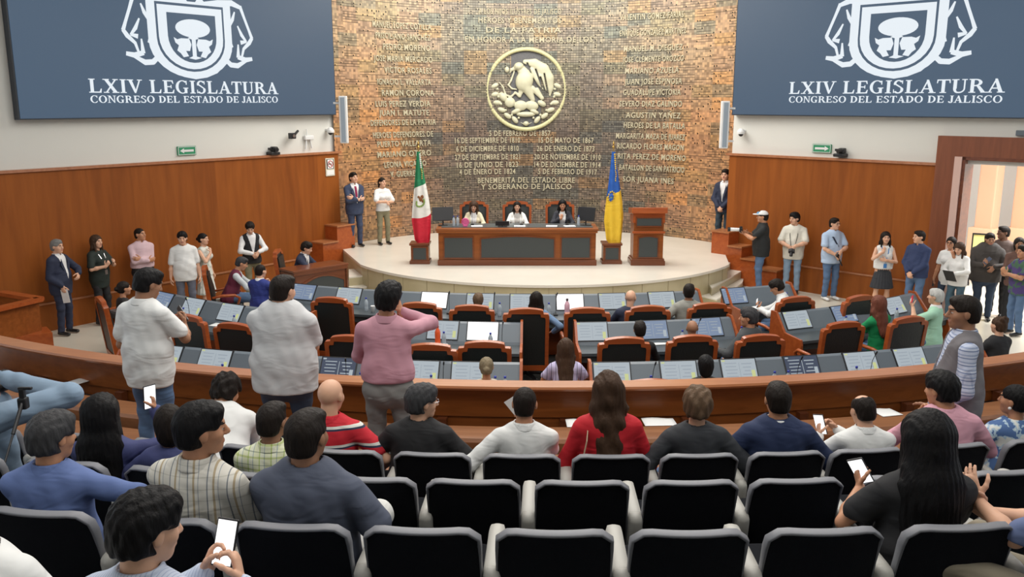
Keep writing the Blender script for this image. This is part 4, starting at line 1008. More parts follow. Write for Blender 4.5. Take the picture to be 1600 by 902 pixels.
occ = {'C': ['occupied by the man in the blue shirt', 'occupied by the man in the striped beige shirt', 'occupied by the man in the slate polo shirt', 'empty, directly right of the slate polo shirt man', 'empty, fourth from the right end', 'empty, third from the right end', 'empty, left of the long-haired woman in black', 'occupied by the long-haired woman in black'],
       'B': ['at the left photo edge beside the raised jeans leg', 'occupied by the long-haired woman with a lit phone', 'behind the person in indigo sleeves', 'occupied by the man in yellow plaid', 'empty, partly hidden by the slate polo shirt', 'empty, with a beige armrest on both sides', 'empty, behind the cropped-hair man in white', 'empty, behind the woman in red', 'empty, behind the navy suit man', 'hidden behind the long black hair', 'by the clapping hands at the right edge'],
       'A': ['out by the jeans leg on the left', 'beyond the woman with the lit phone', 'beyond the dark-haired heads', 'occupied by the man bending in a white shirt', 'occupied by the bald man in red stripes', 'occupied by the grey-haired man in a black jacket', 'occupied by the cropped-hair man in white', 'occupied by the woman in red', 'occupied by the curly-haired person', 'occupied by the man in the navy suit', 'occupied by the balding man in white', 'occupied by the man in a pink shirt', 'occupied by the woman in blue florals']}
ROWN = {'C': 'nearest row', 'B': 'middle row', 'A': 'front row'}
SEAT = {}
for rn, (Y0, fh, grp, xs, ypx) in rows.items():
    htop = fh+.875
    for i, px in enumerate(xs):
        # x from the photo at the row's own depth, then slide onto the row circle
        x = 0
        Y = Y0-.14
        for _ in range(3):
            d = Y*cos(PITCH)+(CAM_H-htop)*sin(PITCH); x = (px-800)/FPX*d; Y = row_pt(x, Y0-.14)[0][1]
        (xx, YY), a = row_pt(x, Y0); SEAT[rn, i] = (xx, YY, fh, a)
        put_seat((xx, YY, fh), a, 'black theatre seat, %s, %s' % (ROWN[rn], occ[rn][i]), grp)
# row D, only glimpsed at the bottom left
for i, px in enumerate((20, 250)):
    (xx, YY), a = row_pt((-2.05, -.98)[i]*.9, 2.30); SEAT['D', i] = (xx, YY, 1.70, a)

# ---- deputies' executive chairs
def crest(u, w=.33, lo=1.16, hi=1.225):
    """outer outline of the chair back, from lower left over the top to lower right"""
    pts = [(-w, .28), (-w, .80), (-w-.005, 1.13), (-w+.01, lo), (-w+.075, lo+.006), (-w+.085, hi-.012)]
    pts += [(-w+.12+(2*w-.24)*i/8, hi+.022*sin(pi*i/8)) for i in range(9)]
    return pts + [(-x, y) for x, y in pts[:6]][::-1]
def make_exec_chair():
    t = thing('executive_chair', 'x', 'office chair')
    out = crest(0); n = len(out); cxm = 0
    inn = []
    for x, y in out: inn.append((x*.84 if abs(x) > .2 else x*.92, min(y-.05, 1.165) if y > .6 else (.36 if y < .5 else y)))
    R = Matrix.Translation((0, -.30, 0)) @ Matrix.Rotation(pi/2, 4, 'X') ; tilt = Matrix.Translation((0, 0, .45)) @ Matrix.Rotation(radians(7), 4, 'X') @ Matrix.Translation((0, 0, -.45))
    M = tilt @ R
    bm = bmesh.new(); ring(bm, out, inn, -.035, .035, M); obj('back_frame', bm, WOODR, t)
    bm = bmesh.new(); prism(bm, [(x*1.03, y+.004) for x, y in inn], -.022, .022, M); o = obj('backrest', bm, LEATHER, t)
    def cush(o_): 
        def f(u, v):
            x = (u-.5)*.50; z = .46+.64*v; return tilt @ Vector((x, -.30+.03+o_*(.03+.045*sin(pi*u)*sin(pi*min(1, v*1.05))), z))
        return f
    bm = bmesh.new(); slab(bm, 8, 8, cush(0), cush(1)); obj('back_cushion', bm, LEATHER, t, 'auto')
    bm = bmesh.new(); box(bm, (0, -.02, .46), (.56, .54, .12), None, .04); obj('seat', bm, LEATHER, t, True)
    for sx in (-1, 1):
        bm = bmesh.new(); tube(bm, [(sx*.31, -.27, .66), (sx*.32, -.1, .69), (sx*.32, .12, .69), (sx*.315, .20, .64), (sx*.30, .16, .50), (sx*.28, .1, .42)], [.022, .028, .028, .025, .022, .02], 8); obj('armrest', bm, WOODR, t, True)
    bm = bmesh.new(); cyl(bm, (0, -.02, .40), (0, -.02, .12), .03); cyl(bm, (0, -.02, .40), (0, -.02, .30), .05)
    for k in range(5):
        a = 2*pi*k/5+.3; tube(bm, [(0, -.02, .13), (.17*cos(a), .17*sin(a)-.02, .11), (.30*cos(a), .30*sin(a)-.02, .075)], [.03, .024, .016], 6)
    b = obj('base', bm, BLACK, t)
    for k in range(5):
        a = 2*pi*k/5+.3; bm = bmesh.new(); c = Vector((.30*cos(a), .30*sin(a)-.02, .032)); cyl(bm, c+Vector((-.018*sin(a), .018*cos(a), 0)), c-Vector((-.018*sin(a), .018*cos(a), 0)), .032); obj('caster', bm, BLACK, b)
    return t
chair_proto = make_exec_chair(); chair_first = [True]
CH = {}
def put_chair(key, px, py, rz, label, htop=1.23, z=0., group='deputies chairs'):
    x, y = G(px, py, z+htop); y += .40*cos(rz); x -= .40*sin(rz)
    CH[key] = (x, y, z, rz)
    if chair_first[0]:
        chair_first[0] = False; chair_proto.location = (x, y, z); chair_proto.rotation_euler = (0, 0, rz); chair_proto['label'] = label; chair_proto['group'] = group; return
    dup(chair_proto, (x, y, z), rz, label, group)
L_ = 'wood-framed black leather chair '
# row nearest the rail (tops just peep over)
put_chair('r3a', 1020, 590, .02, L_+'with its crest just showing over the rail')
# middle row
for k, px, py, rz, lb in [('m1', 155, 462, -.95, 'turned sideways at the far left beside the white polo man'), ('m2', 290, 489, -.42, 'just right of the white polo man, before the left desks'), ('m3', 365, 502, -.33, 'half hidden by the big man in the pale T-shirt'),
        ('m4', 546, 521, -.16, 'low between the big man and the pink shirt man'), ('m5', 672, 534, -.06, 'partly behind the pink shirt man'), ('m6', 757, 530, -.02, 'in the middle row under the glaring white screen'),
        ('m7', 976, 524, .06, 'middle row, first one right of the centre aisle'), ('m8', 1083, 521, .12, 'behind the deputy with the brown bald head'), ('m9', 1190, 520, .18, 'middle row, used by the man holding a white cup'),
        ('m10', 1320, 500, .30, 'right block, just left of the red-haired woman'), ('m11', 1422, 492, .36, 'right block, just right of the red-haired woman')]:
    put_chair(k, px, py, rz, L_+lb)
# first row and aisle
for k, px, py, rz, lb in [('f0', 517, 462, -.22, 'first row, between the big man and pink shirt man'), ('f1', 655, 470, -.10, 'first row, beside the phone hand of the pink shirt man'), ('f2', 737, 474, -.04, 'first row, with a small brown head above it'),
        ('f3', 822, 479, .0, 'standing in the centre aisle with its whole back in view'), ('f4', 918, 478, .04, 'first row, right of the pink bottle under a glaring screen'), ('f5', 1013, 475, .08, 'first row, beside the bald man'),
        ('f6', 1110, 471, .14, 'first row, beside the man in the grey jacket'), ('f7', 1245, 461, .32, 'right side, behind the white shirt person reading a phone'), ('f8', 1345, 459, .45, 'right side, low against the wooden wall before the jeans legs')]:
    put_chair(k, px, py, rz, L_+lb)

# ---- deputies' desks (continuous curved console desks)
def desk(label, cx, cy, r, a0, a1, n=24):
    t = thing('console_desk', label, 'desk', (cx+r*sin((a0+a1)/2), cy-r*cos((a0+a1)/2), 0), 0, 'curved console desks'); off = Vector(t.location)
    def part(name, prof, m, b0=a0, b1=a1, nn=n):
        bm = bmesh.new(); arcsweep(bm, cx, cy, prof, b0, b1, nn); bmesh.ops.translate(bm, vec=-off, verts=bm.verts); return obj(name, bm, m, t)
    part('worktop', [(r+.50, .72), (r+.50, .76), (r+.02, .76), (r+.02, .72)], SLATE)
    part('console', [(r+.08, .76), (r+.06, .80), (r-.10, 1.02), (r-.17, 1.03), (r-.22, 1.01), (r-.22, .76)], GREYP)
    part('front_panel', [(r-.12, .02), (r-.12, .80), (r-.18, .80), (r-.18, .02)], WOODR)
    part('modesty_shelf', [(r+.46, .62), (r+.46, .72), (r+.42, .72), (r+.42, .62)], INLAY)
    e = .035/r
    for a in (a0, a1):
        b0, b1 = (a-e, a) if a == a0 else (a, a+e)
        part('end_panel', [(r+.50, .02), (r+.52, .70), (r+.50, .78), (r+.12, .80), (r-.10, 1.06), (r-.22, 1.06), (r-.25, .02)], WOODR, b0, b1, 1)
    return t
def ang(cx, cy, px, py, h=.85):
    x, y = G(px, py, h); return math.atan2(x-cx, cy-y)
D3 = (.5, 26.3, 16.3); D2 = (.46, 22.45, 10.5); D1 = (.5, 24.95, 11.12)
desk('curved grey console desk nearest the rail, left of the centre aisle', *D3, ang(.5, 26.3, 200, 555), ang(.5, 26.3, 812, 592), 36)
desk('curved grey console desk nearest the rail, right of the centre aisle', *D3, ang(.5, 26.3, 924, 592), ang(.5, 26.3, 1545, 562), 36)
desk('curved grey console desk in the middle row, left part by the standing men', *D2, ang(.46, 22.45, 205, 470), ang(.46, 22.45, 480, 512), 20)
desk('curved grey console desk in the middle row with the orange bottle', *D2, ang(.46, 22.45, 600, 524), ang(.46, 22.45, 813, 528), 16)
desk('curved grey console desk in the middle row right of the centre aisle', *D2, ang(.46, 22.45, 902, 528), ang(.46, 22.45, 1140, 515), 20)
desk('curved grey console desk in the right block before the red-haired woman', *D2, ang(.46, 22.45, 1222, 512), ang(.46, 22.45, 1440, 478), 16)
desk('curved grey console desk of the first row below the stage', *D1, ang(.5, 24.95, 448, 458), ang(.5, 24.95, 1098, 476), 36)
desk('curved grey console desk of the first row by the stone steps', *D1, ang(.5, 24.95, 1138, 470), ang(.5, 24.95, 1215, 455), 10)

# ---- monitors recessed on the consoles
UI1 = mat('screen_page_white', (.62, .71, .78), emis=.58); UI2 = mat('screen_page_blue', (.33, .45, .68), emis=.5); UI3 = mat('screen_page_dark', (.05, .08, .16), emis=.5); UIY = mat('screen_yellow_mark', (.75, .8, .35), emis=.7); UIT = mat('screen_text_grey', (.55, .64, .74), emis=.5); GLARE = mat('screen_full_white', (1, 1, 1), emis=1.25)
for m_ in (UI1, UI2, UI3, UIY, UIT, GLARE): m_.node_tree.nodes['Principled BSDF'].inputs['Base Color'].default_value = (.02, .02, .02, 1)
def make_monitor(kind):
    t = thing('desk_monitor', 'x', 'monitor')
    bm = bmesh.new(); box(bm, (0, 0, 0), (.46, .30, .028), None, .006); obj('bezel', bm, BLACK, t)
    bm = bmesh.new(); box(bm, (0, .0, .0145), (.43, .27, .003)); s = obj('screen', bm, {'w': UI1, 'b': UI2, 'd': UI3, 'g': GLARE}[kind], t)
    if kind != 'g':
        bm = bmesh.new(); 
        for k in range(5): box(bm, (-.10, .085-.042*k, .0175), (.15-.02*(k % 2), .010, .002))
        for k in range(4): box(bm, (.10, .075-.045*k, .0175), (.13-.03*(k % 3), .012, .002))
        box(bm, (.005, -.01, .0175), (.006, .2, .002)); obj('page_text', bm, UIT if kind != 'd' else UI1, s)
        bm = bmesh.new(); box(bm, (.17, -.06, .0178), (.045, .10, .002)); box(bm, (-.185, .118, .0178), (.04, .018, .002)); obj('page_mark', bm, UIY if kind == 'w' else UI1, s)
    return t
MON = {}
def monitor(px, py, d, kind, label, tw=0.):
    cx, cy, r = d; a = ang(cx, cy, px, py, .90); R = r-.035
    loc = (cx+R*sin(a), cy-R*cos(a), .925)
    if kind not in MON: t = make_monitor(kind); MON[kind] = t; t['label'] = label
    else: t = dup(MON[kind], loc, 0, label)
    t.location = loc; t['group'] = 'desk monitors'
    t.rotation_euler = (Matrix.Rotation(a+tw, 4, 'Z')@Matrix.Rotation(radians(54), 4, 'X')).to_euler()
Ms = 'built-in desk monitor '
for px, py, d, k, lb, in [(335, 567, D3, 'w', Ms+'at the rail between the white polo man and the big man'), (268, 556, D3, 'w', Ms+'by the rail half hidden by the white polo man'), (525, 583, D3, 'd', Ms+'with a dark page, at the rail left of the pink shirt man'), (655, 588, D3, 'w', Ms+'peeping out right of the pink shirt man at the rail'),
        (733, 590, D3, 'w', Ms+'at the rail beside the ash-blond bun'), (957, 589, D3, 'w', Ms+'with a plain pale page behind the woman in red'), (1063, 588, D3, 'w', Ms+'at the rail between the woman in red and the black-haired head'), (1160, 586, D3, 'w', Ms+'at the rail right of the black-haired head'),
        (1262, 582, D3, 'd', Ms+'with a dark page, at the rail on the right'), (1355, 575, D3, 'w', Ms+'at the rail left of the man in the vest'), (1430, 567, D3, 'w', Ms+'half hidden by the man in the vest'),
        (247, 474, D2, 'b', Ms+'with a blue page at the far left of the middle row'), (297, 483, D2, 'w', Ms+'in the middle row below the white T-shirt man'), (355, 493, D2, 'w', Ms+'with a pale page, middle row left, next to the big man'),
        (752, 526, D2, 'g', Ms+'blazing white in the middle row left of the aisle'), (688, 524, D2, 'w', Ms+'beside the orange bottle'), (927, 525, D2, 'w', Ms+'middle row, first right of the centre aisle'), (1022, 521, D2, 'b', Ms+'middle row, in front of the second chair right of the aisle'), (1108, 516, D2, 'b', Ms+'middle row, beside the brown bald head'),
        (1260, 508, D2, 'w', Ms+'with a pale page at the left end of the right block'), (1320, 494, D2, 'b', Ms+'with a blue page in the right block'), (1405, 482, D2, 'w', Ms+'right block, behind the red-haired woman'),
        (475, 459, D1, 'b', Ms+'with a blue page at the left end of the first row'), (540, 467, D1, 'w', Ms+'pale, first row, left of the pink shirt man'), (675, 475, D1, 'g', Ms+'glaring white next to the raised phone of the pink shirt man'), (748, 478, D1, 'w', Ms+'first row, behind the small brown head'),
        (818, 480, D1, 'w', Ms+'first row, left of the dark-haired woman by the aisle'), (893, 480, D1, 'g', Ms+'glaring white behind the pink bottle'), (962, 479, D1, 'w', Ms+'first row, left of the bald man'), (1040, 475, D1, 'w', Ms+'first row, right of the bald man'), (1160, 470, D1, 'b', Ms+'with a blue page beside the stone steps')]:
    monitor(px, py, d, k, lb)

# ---- microphones and bottles on the desks
def make_mic():
    t = thing('gooseneck_microphone', 'x', 'microphone')
    bm = bmesh.new(); box(bm, (0, 0, .012), (.07, .10, .024), None, .008); obj('base', bm, BLACK, t)
    bm = bmesh.new(); tube(bm, [(0, .02, .02), (0, .02, .14), (.005, .01, .25), (.015, -.02, .33)], .004, 6); n_ = obj('neck', bm, BLACK, t)
    bm = bmesh.new(); tube(bm, [(.015, -.02, .33), (.018, -.03, .35), (.022, -.045, .38)], [.008, .011, .008], 8); obj('head', bm, BLACK, t); return t
WATER = mat('water_bottle_plastic', (.55, .62, .68), rough=.12, trans=.35); BLUECAP = mat('blue_cap', (.03, .05, .35), rough=.4)
def make_bottle(body=WATER, cap=BLUECAP, nm='water_bottle', h=1.):
    t = thing(nm, 'x', 'bottle')
    bm = bmesh.new(); lathe(bm, [(.028, 0), (.032, .01), (.032, .06), (.029, .075), (.032, .09), (.032, .145), (.024, .17), (.012, .19), (.012, .20)], 16, Matrix.Scale(h, 4)); obj('body', bm, body, t, True)
    bm = bmesh.new(); lathe(bm, [(.014, .198), (.015, .20), (.015, .218), (.013, .222)], 12, Matrix.Scale(h, 4)); obj('cap', bm, cap, t, True); return t
mic0 = make_mic(); bot0 = make_bottle(); mi_ = [0]; bi_ = [0]
def desk_pt(px, py, d, dr=.20, h=.76):
    cx, cy, r = d; a = ang(cx, cy, px, py, h); return (cx+(r+dr)*sin(a), cy-(r+dr)*cos(a), h+.001), a
def put(proto, cnt, loc, rz, label, group):
    cnt[0] += 1
    if cnt[0] == 1: proto.location = loc; proto.rotation_euler = (0, 0, rz); proto['label'] = label; proto['group'] = group
    else: dup(proto, loc, rz, label, group)
for px, py, d, lb in [(560, 588, D3, 'left of the pink shirt man at the rail'), (700, 596, D3, 'by the ash-blond bun at the rail'), (1005, 592, D3, 'behind the woman in red at the rail'), (1225, 590, D3, 'at the rail on the right of the aisle'), (1330, 580, D3, 'at the rail, far right'), (300, 500, D2, 'in the middle row on the left'),
        (786, 535, D2, 'by the left edge of the centre aisle'), (988, 532, D2, 'middle row right of the aisle'), (1072, 525, D2, 'beside the brown bald head'), (702, 490, D1, 'first row near the glaring screen'), (772, 491, D1, 'first row, second from the left'), (868, 492, D1, 'first row beside the dark-haired woman'), (1290, 505, D2, 'in the right block')]:
    p, a = desk_pt(px, py, d, .17); put(mic0, mi_, p, a, 'black gooseneck microphone '+lb, 'gooseneck microphones')
for px, py, d, lb in [(298, 575, D3, 'near the rail, right of the white polo man'), (376, 582, D3, 'at the rail by the big man'), (574, 600, D3, 'at the rail, left of the pink shirt man'), (681, 602, D3, 'at the rail, right of the pink shirt man'), (777, 600, D3, 'at the rail, just right of the ash-blond bun'), (791, 603, D3, 'by the rail at the aisle'),
        (1007, 602, D3, 'at the rail behind the woman in red'), (1215, 597, D3, 'at the rail right of the pale monitor'), (1315, 589, D3, 'at the rail before the far right monitors'), (1190, 595, D3, 'at the rail on the grey console'), (318, 495, D2, 'middle row left among cups'), (390, 508, D2, 'middle row by the big man'),
        (701, 533, D2, 'next to the orange bottle'), (770, 534, D2, 'at the aisle end of the middle row'), (1045, 525, D2, 'middle row right of the dark head'), (1128, 519, D2, 'by the man with the cup'), (1292, 508, D2, 'right block between two monitors'), (1352, 492, D2, 'right block before the red-haired woman'),
        (587, 478, D1, 'first row left of the pink shirt man'), (782, 490, D1, 'first row beside a microphone'), (857, 492, D1, 'first row beside the dark-haired woman'), (1193, 466, D1, 'first row by the stone steps'), (470, 470, D1, 'first row left end')]:
    p, a = desk_pt(px, py, d, .24); put(bot0, bi_, p, a, 'small clear water bottle with blue cap '+lb, 'water bottles on the desks')
o = make_bottle(mat('orange_flask', (.75, .10, .02), rough=.35), mat('orange_flask_lid', (.5, .05, .02), rough=.4), 'sports_flask', 1.25); p, a = desk_pt(689, 533, D2, .14); o.location = p; o['label'] = 'tall bright orange flask on the middle row desk'; o['category'] = 'flask'
o = make_bottle(mat('pink_tumbler', (.72, .42, .50), rough=.35), mat('dark_lid', (.08, .05, .06), rough=.4), 'tumbler', 1.35); p, a = desk_pt(886, 496, D1, .30); o.location = p; o['label'] = 'tall pink tumbler with a dark lid before the glaring screen'; o['category'] = 'tumbler'
# loose papers and cups
def paper(px, py, h, rz, label, w=.21, l=.28, d=None):
    bm = bmesh.new()
    def f(o_): return lambda u, v: ((u-.5)*w, (v-.5)*l, o_+.006*sin(u*5)*v)
    slab(bm, 6, 6, f(0), f(.002)); x, y = G(px, py, h)
    o = obj('paper_sheet', bm, WHITEP, None, True); o.location = (x, y, h+.003); o.rotation_euler = (0, 0, rz); tag(o, label, 'paper', 'loose paper sheets')
paper(343, 507, .762, -.3, 'white sheet lying on the desk left of the big man'); paper(958, 540, .762, .1, 'white sheet on the desk right of the centre aisle'); paper(1028, 535, .762, .2, 'white sheet between two chairs of the middle row')
paper(687, 545-5, .762, .0, 'white sheet on the desk behind the pink shirt man'); paper(650, 490, .762, .0, 'white sheet left of the first glaring screen'); paper(1190, 482, .762, .4, 'white sheet before the person with the phone')
paper(118, 598, 1.202, -.45, 'white card on the low curb at the far left', .16, .25); paper(905, 662, 1.202, .02, 'white sheet on the curb left of the woman in red', .24, .2); paper(1030, 660, 1.202, .05, 'white sheet on the curb right of the woman in red', .30, .2); paper(1385, 645, 1.202, .25, 'white sheet on the curb left of the man in the pink shirt', .22, .2)
# carafe / white cups
def cup(px, py, d, label, col=WHITEPL, dr=.3):
    bm = bmesh.new(); lathe(bm, [(.028, 0), (.038, .10), (.040, .105), (.036, .103), (.026, .01)], 16); p, a = desk_pt(px, py, d, dr); o = obj('cup', bm, col, None, True); o.location = p; tag(o, label, 'cup', 'white cups')
cup(365, 592, D3, 'white cup on the desk behind the rail by the big man'); cup(312, 500, D2, 'white cup in the middle row on the left'); cup(590, 484, D1, 'white cup in the first row left of the pink shirt man')

# ================================================================ STAGE FURNITURE
def framed_panel(t, x0, x1, z0, z1, y, n=1, arch=0.):
    bm = bmesh.new(); k = 8
    top = [(x1+(x0-x1)*i/k, z1-arch+arch*sin(pi*i/k)) for i in range(k+1)]
    pts = [(x0, z0), (x1, z0)] + top
    M = Matrix.Translation((0, y, 0)) @ Matrix.Rotation(pi/2, 4, 'X'); prism(bm, pts, 0, .012, M)
    o = obj('inlay_panel', bm, INLAY, t); o['label'] = 'dark grey-green inlay panel'
    bm = bmesh.new(); cx = (x0+x1)/2; cz = (z0+z1)/2
    ou = [(cx+(x-cx)*1.0+(.025 if x > cx else -.025), z+(.025 if z > cz else -.025)) for x, z in pts]; ring(bm, ou, pts, 0, .022, M); obj('panel_moulding', bm, WOODD, o)
# presidium desk
c0 = at_y(808, 412, 17.9); xL = at_y(677, 412, 17.55).x; xR = at_y(940, 412, 17.55).x; WD = (xR-xL); DX = (xL+xR)/2
DY = G(808, 415, .65)[1]
t = thing('presidium_desk', 'long polished wooden desk with three dark inlay panels on the stage', 'desk', (DX, DY, .65)); PDK = t
bm = bmesh.new(); box(bm, (0, .4, .38), (WD-.06, .06, .66)); 
for sx in (-1, 1): box(bm, (sx*(WD/2-.07), .42, .38), (.10, .78, .72))
box(bm, (0, .05, .40), (WD-.08, .06, .60)); obj('body', bm, WOOD, t)
bm = bmesh.new(); box(bm, (0, .02, .06), (WD, .10, .12), None, .012); obj('plinth', bm, WOODD, t)
bm = bmesh.new(); box(bm, (0, .38, .775), (WD+.06, .86, .05), None, .015); box(bm, (0, .0, .73), (WD+.02, .07, .05), None, .01); obj('top', bm, WOOD, t)
bm = bmesh.new(); box(bm, (0, .45, .803), (WD-.15, .62, .01)); obj('writing_surface', bm, SLATE, t)
framed_panel(t, -WD/2+.15, -WD/2+.75, .17, .60, .02); framed_panel(t, -WD*.225, WD*.225+.02, .17, .62, .02, arch=.05); framed_panel(t, WD/2-.75, WD/2-.15, .17, .60, .02)
# lectern
lx, ly = G(1012, 415, .65)
t = thing('lectern', 'tall wooden lectern with two dark inlay panels, right of the blue and yellow flag', 'lectern', (lx, ly, .65)); LECT = t
bm = bmesh.new(); box(bm, (0, .25, .48), (.64, .46, .88)); obj('body', bm, WOOD, t)
bm = bmesh.new(); box(bm, (0, .25, .05), (.74, .56, .10), None, .012); box(bm, (0, .25, .12), (.70, .52, .05), None, .01); obj('plinth', bm, WOODD, t)
bm = bmesh.new(); box(bm, (0, .25, 1.02), (.68, .50, .20)); box(bm, (0, .22, 1.16), (.76, .58, .13), Matrix.Rotation(-.12, 4, 'X'), .015); box(bm, (0, .0, .72), (.70, .05, .05), None, .01); obj('reading_top', bm, WOODR, t)
framed_panel(t, -.20, .20, .18, .62, .02, arch=.03); framed_panel(t, -.26, .26, .86, 1.02, .0)
bm = bmesh.new(); tube(bm, [(.02, .3, 1.22), (.02, .28, 1.36), (.0, .24, 1.45)], .006, 6); o = obj('microphone', bm, METAL, t)
# flag pedestals and flags
def pedestal(px, label):
    x, y = G(px, 413, .65); t = thing('flag_pedestal', label, 'pedestal', (x, y, .65), 0, 'flag pedestals')
    bm = bmesh.new(); box(bm, (0, .2, .24), (.38, .36, .36)); obj('body', bm, WOOD, t)
    bm = bmesh.new(); box(bm, (0, .2, .035), (.44, .42, .07), None, .01); box(bm, (0, .2, .43), (.44, .42, .05), None, .01); obj('plinth', bm, WOODD, t); framed_panel(t, -.14, .14, .10, .36, .02); return x, y+.2
def flag(px, label, cols, emb, hz):
    """cols: [(v0,v1,material)] from the top; draped cone-like cloth"""
    x, y = pedestal(px, 'small wooden pedestal with a dark inlay, under the %s flag' % hz); z0 = .65+.455
    t = thing('flag', label, 'flag', (x, y, z0))
    bm = bmesh.new(); cyl(bm, (0, 0, 0), (0, 0, 2.02), .014); obj('pole', bm, GOLD, t)
    bm = bmesh.new(); lathe(bm, [(.02, 0), (.03, .03), (.012, .06), (.022, .10), (.002, .16)], 12, Matrix.Translation((0, 0, 2.02))); obj('finial', bm, GOLD, t)
    def f(off):
        def g(u, v):
            sl = min(1, v*2.2); e = max(0, v-.55)/.45
            z = 1.95-2.02*v+.26*(u-.5)*sl + .70*max(0, .5-u)*e + .40*max(0, u-.68)*e; w = (.034+.225*min(1, v*1.35)**1.15)*(1-.30*e); a = (u-.5)*pi*1.5
            x_ = w*sin(a)*.9+.05*v; y_ = -w*.42*cos(a) + .018*sin(u*26)*min(1, v*2)
            l = math.hypot(x_, y_)+1e-6; return (x_*(1+off/l*.9), y_*(1+off/l*.9)-.01, z)
        return g
    for k, (v0, v1, m) in enumerate(cols):
        bm = bmesh.new(); g0, g1 = f(0), f(.006)
        slab(bm, 40, max(6, int(26*(v1-v0))), lambda u, v: g0(u, v0+(v1-v0)*v), lambda u, v: g1(u, v0+(v1-v0)*v)); obj('cloth_band', bm, m, t, 'auto')
    emb(t, f)
    return t
def fl_emblem(t, f, u0, v0, blobs):
    for nm, m, pts in blobs:
        bm = bmesh.new()
        for (du, dv, r) in pts:
            p = Vector(f(.013)(u0+du, v0+dv)); tb = bmesh.new(); bmesh.ops.create_icosphere(tb, subdivisions=2, radius=1); bmesh.ops.scale(tb, vec=(r, .012, r), verts=tb.verts); bmesh.ops.translate(tb, vec=p, verts=tb.verts); join(bm, tb)
        obj(nm, bm, m, t, True)
FG = cloth('flag_green', (.01, .20, .08), .6); FW = cloth('flag_white', (.78, .77, .72), .6); FRd = cloth('flag_red', (.60, .012, .035), .6); FB = cloth('flag_blue', (.015, .10, .42), .6); FY = cloth('flag_yellow', (.80, .52, .03), .6); EB = mat('emblem_brown', (.22, .08, .02)); EG = mat('emblem_green', (.22, .32, .08)); EGo = mat('emblem_gold', (.55, .38, .06))
flag(656, 'draped green, white and red flag with an eagle emblem, left of the long desk', [(0, .36, FG), (.36, .70, FW), (.70, 1, FRd)],
     lambda t, f: (fl_emblem(t, f, .5, .50, [('wreath', EG, [(.10*cos(a)-.0, .045*sin(a)+.03, .022) for a in [pi*k/9 for k in range(-1, 11)]]), ('eagle', EB, [(0, .0, .05), (.05, -.02, .04), (-.04, -.03, .028), (.06, .03, .03)])]),
                   fl_emblem(t, f, .62, .03, [('ribbon', FW, [(0, .02*k, .018) for k in range(8)]), ('tassel', GOLD, [(.02*sin(k), .16+.02*k, .016) for k in range(6)])])), 'green, white and red')
flag(956, 'draped blue and yellow flag with a coat of arms, right of the long desk', [(0, .44, FB), (.44, 1, FY)],
     lambda t, f: (fl_emblem(t, f, .42, .46, [('shield', FB, [(0, 0, .055), (0, .03, .045)]), ('shield_field', EG, [(0, .01, .032)]), ('mantling', EGo, [(.09*cos(a), .05*sin(a), .02) for a in [2*pi*k/10 for k in range(10)]])]),
                   fl_emblem(t, f, .60, .03, [('ribbon', FY, [(0, .022*k, .018) for k in range(8)]), ('tassel', GOLD, [(.02*sin(k)-.02, .18+.02*k, .018) for k in range(6)])])), 'blue and yellow')
# stage chairs, facing the room
for k, px in (('s1', 740), ('s2', 808), ('s3', 876)):
    x = at_y(px, 330, DY+1.35).x; CH[k] = (x, DY+1.32, .65, pi)
    dup(chair_proto, (x, DY+1.32, .65), pi, 'wood-framed black leather chair behind the long stage desk, %s' % {'s1': 'left one', 's2': 'middle one', 's3': 'right one'}[k], 'stage chairs')
# things on the presidium desk
def small_monitor(px, rz, label, w=.46, hgt=.30, dy=.45, tilt=-.25, leg=.10):
    x = at_y(px, 345, DY+dy).x; t = thing('stage_monitor', label, 'monitor', (x, DY+dy, .65+.808), rz)
    R = Matrix.Translation((0, 0, leg+hgt/2)) @ Matrix.Rotation(tilt, 4, 'X')
    bm = bmesh.new(); box(bm, (0, 0, 0), (w, .03, hgt), None, .008); bmesh.ops.transform(bm, matrix=R, verts=bm.verts); obj('housing', bm, BLACK, t)
    bm = bmesh.new(); box(bm, (0, .017, 0), (w-.04, .003, hgt-.04)); bmesh.ops.transform(bm, matrix=R, verts=bm.verts); obj('screen', bm, UI3, t)
    bm = bmesh.new(); box(bm, (0, 0, .006), (.2, .14, .012), None, .004); cyl(bm, (0, -.02, .0), (0, -.02, leg+.06), .014); obj('stand', bm, BLACK, t)
small_monitor(692, .15, 'black monitor seen from behind at the left end of the stage desk')
small_monitor(916, -.55, 'black monitor turned sideways at the right end of the stage desk', .42)
small_monitor(785, 0, 'small low black monitor in front of the middle chair on the stage desk', .30, .10, .25, 0, .02)
ZT = .65+.809
def on_pd(px, dy): return (at_y(px, 348, DY+dy).x, DY+dy, ZT)
for px, dy, lb in ((709, .30, 'left one by the left monitor'), (715, .34, 'right one by the left monitor'), (904, .40, 'by the right-hand woman on stage')):
    put(bot0, bi_, on_pd(px, dy), 0, 'small clear water bottle on the stage desk, '+lb, 'water bottles on the desks')
for px, rz, lb in ((745, .1, 'in front of the left woman on stage'), (812, 0, 'in front of the middle woman on stage'), (862, -.1, 'left of the right woman on stage'), (890, .2, 'before the right-hand stage monitor')):
    p = on_pd(px, .28); bm = bmesh.new(); box(bm, (0, 0, .006), (.24, .17, .012)); o = obj('document_stack', bm, WHITEP); o.location = p; o.rotation_euler = (0, 0, rz); tag(o, 'white stack of documents '+lb, 'papers', 'documents on the stage desk')
p = on_pd(727, .26); bm = bmesh.new(); tube(bm, [(.07*sin(a), 0, .10+.07*cos(a)) for a in [2*pi*k/12 for k in range(12)]], .02, 6, closed=True); box(bm, (0, 0, .10), (.13, .03, .13), None, .03); box(bm, (0, 0, .012), (.10, .06, .024), None, .01)
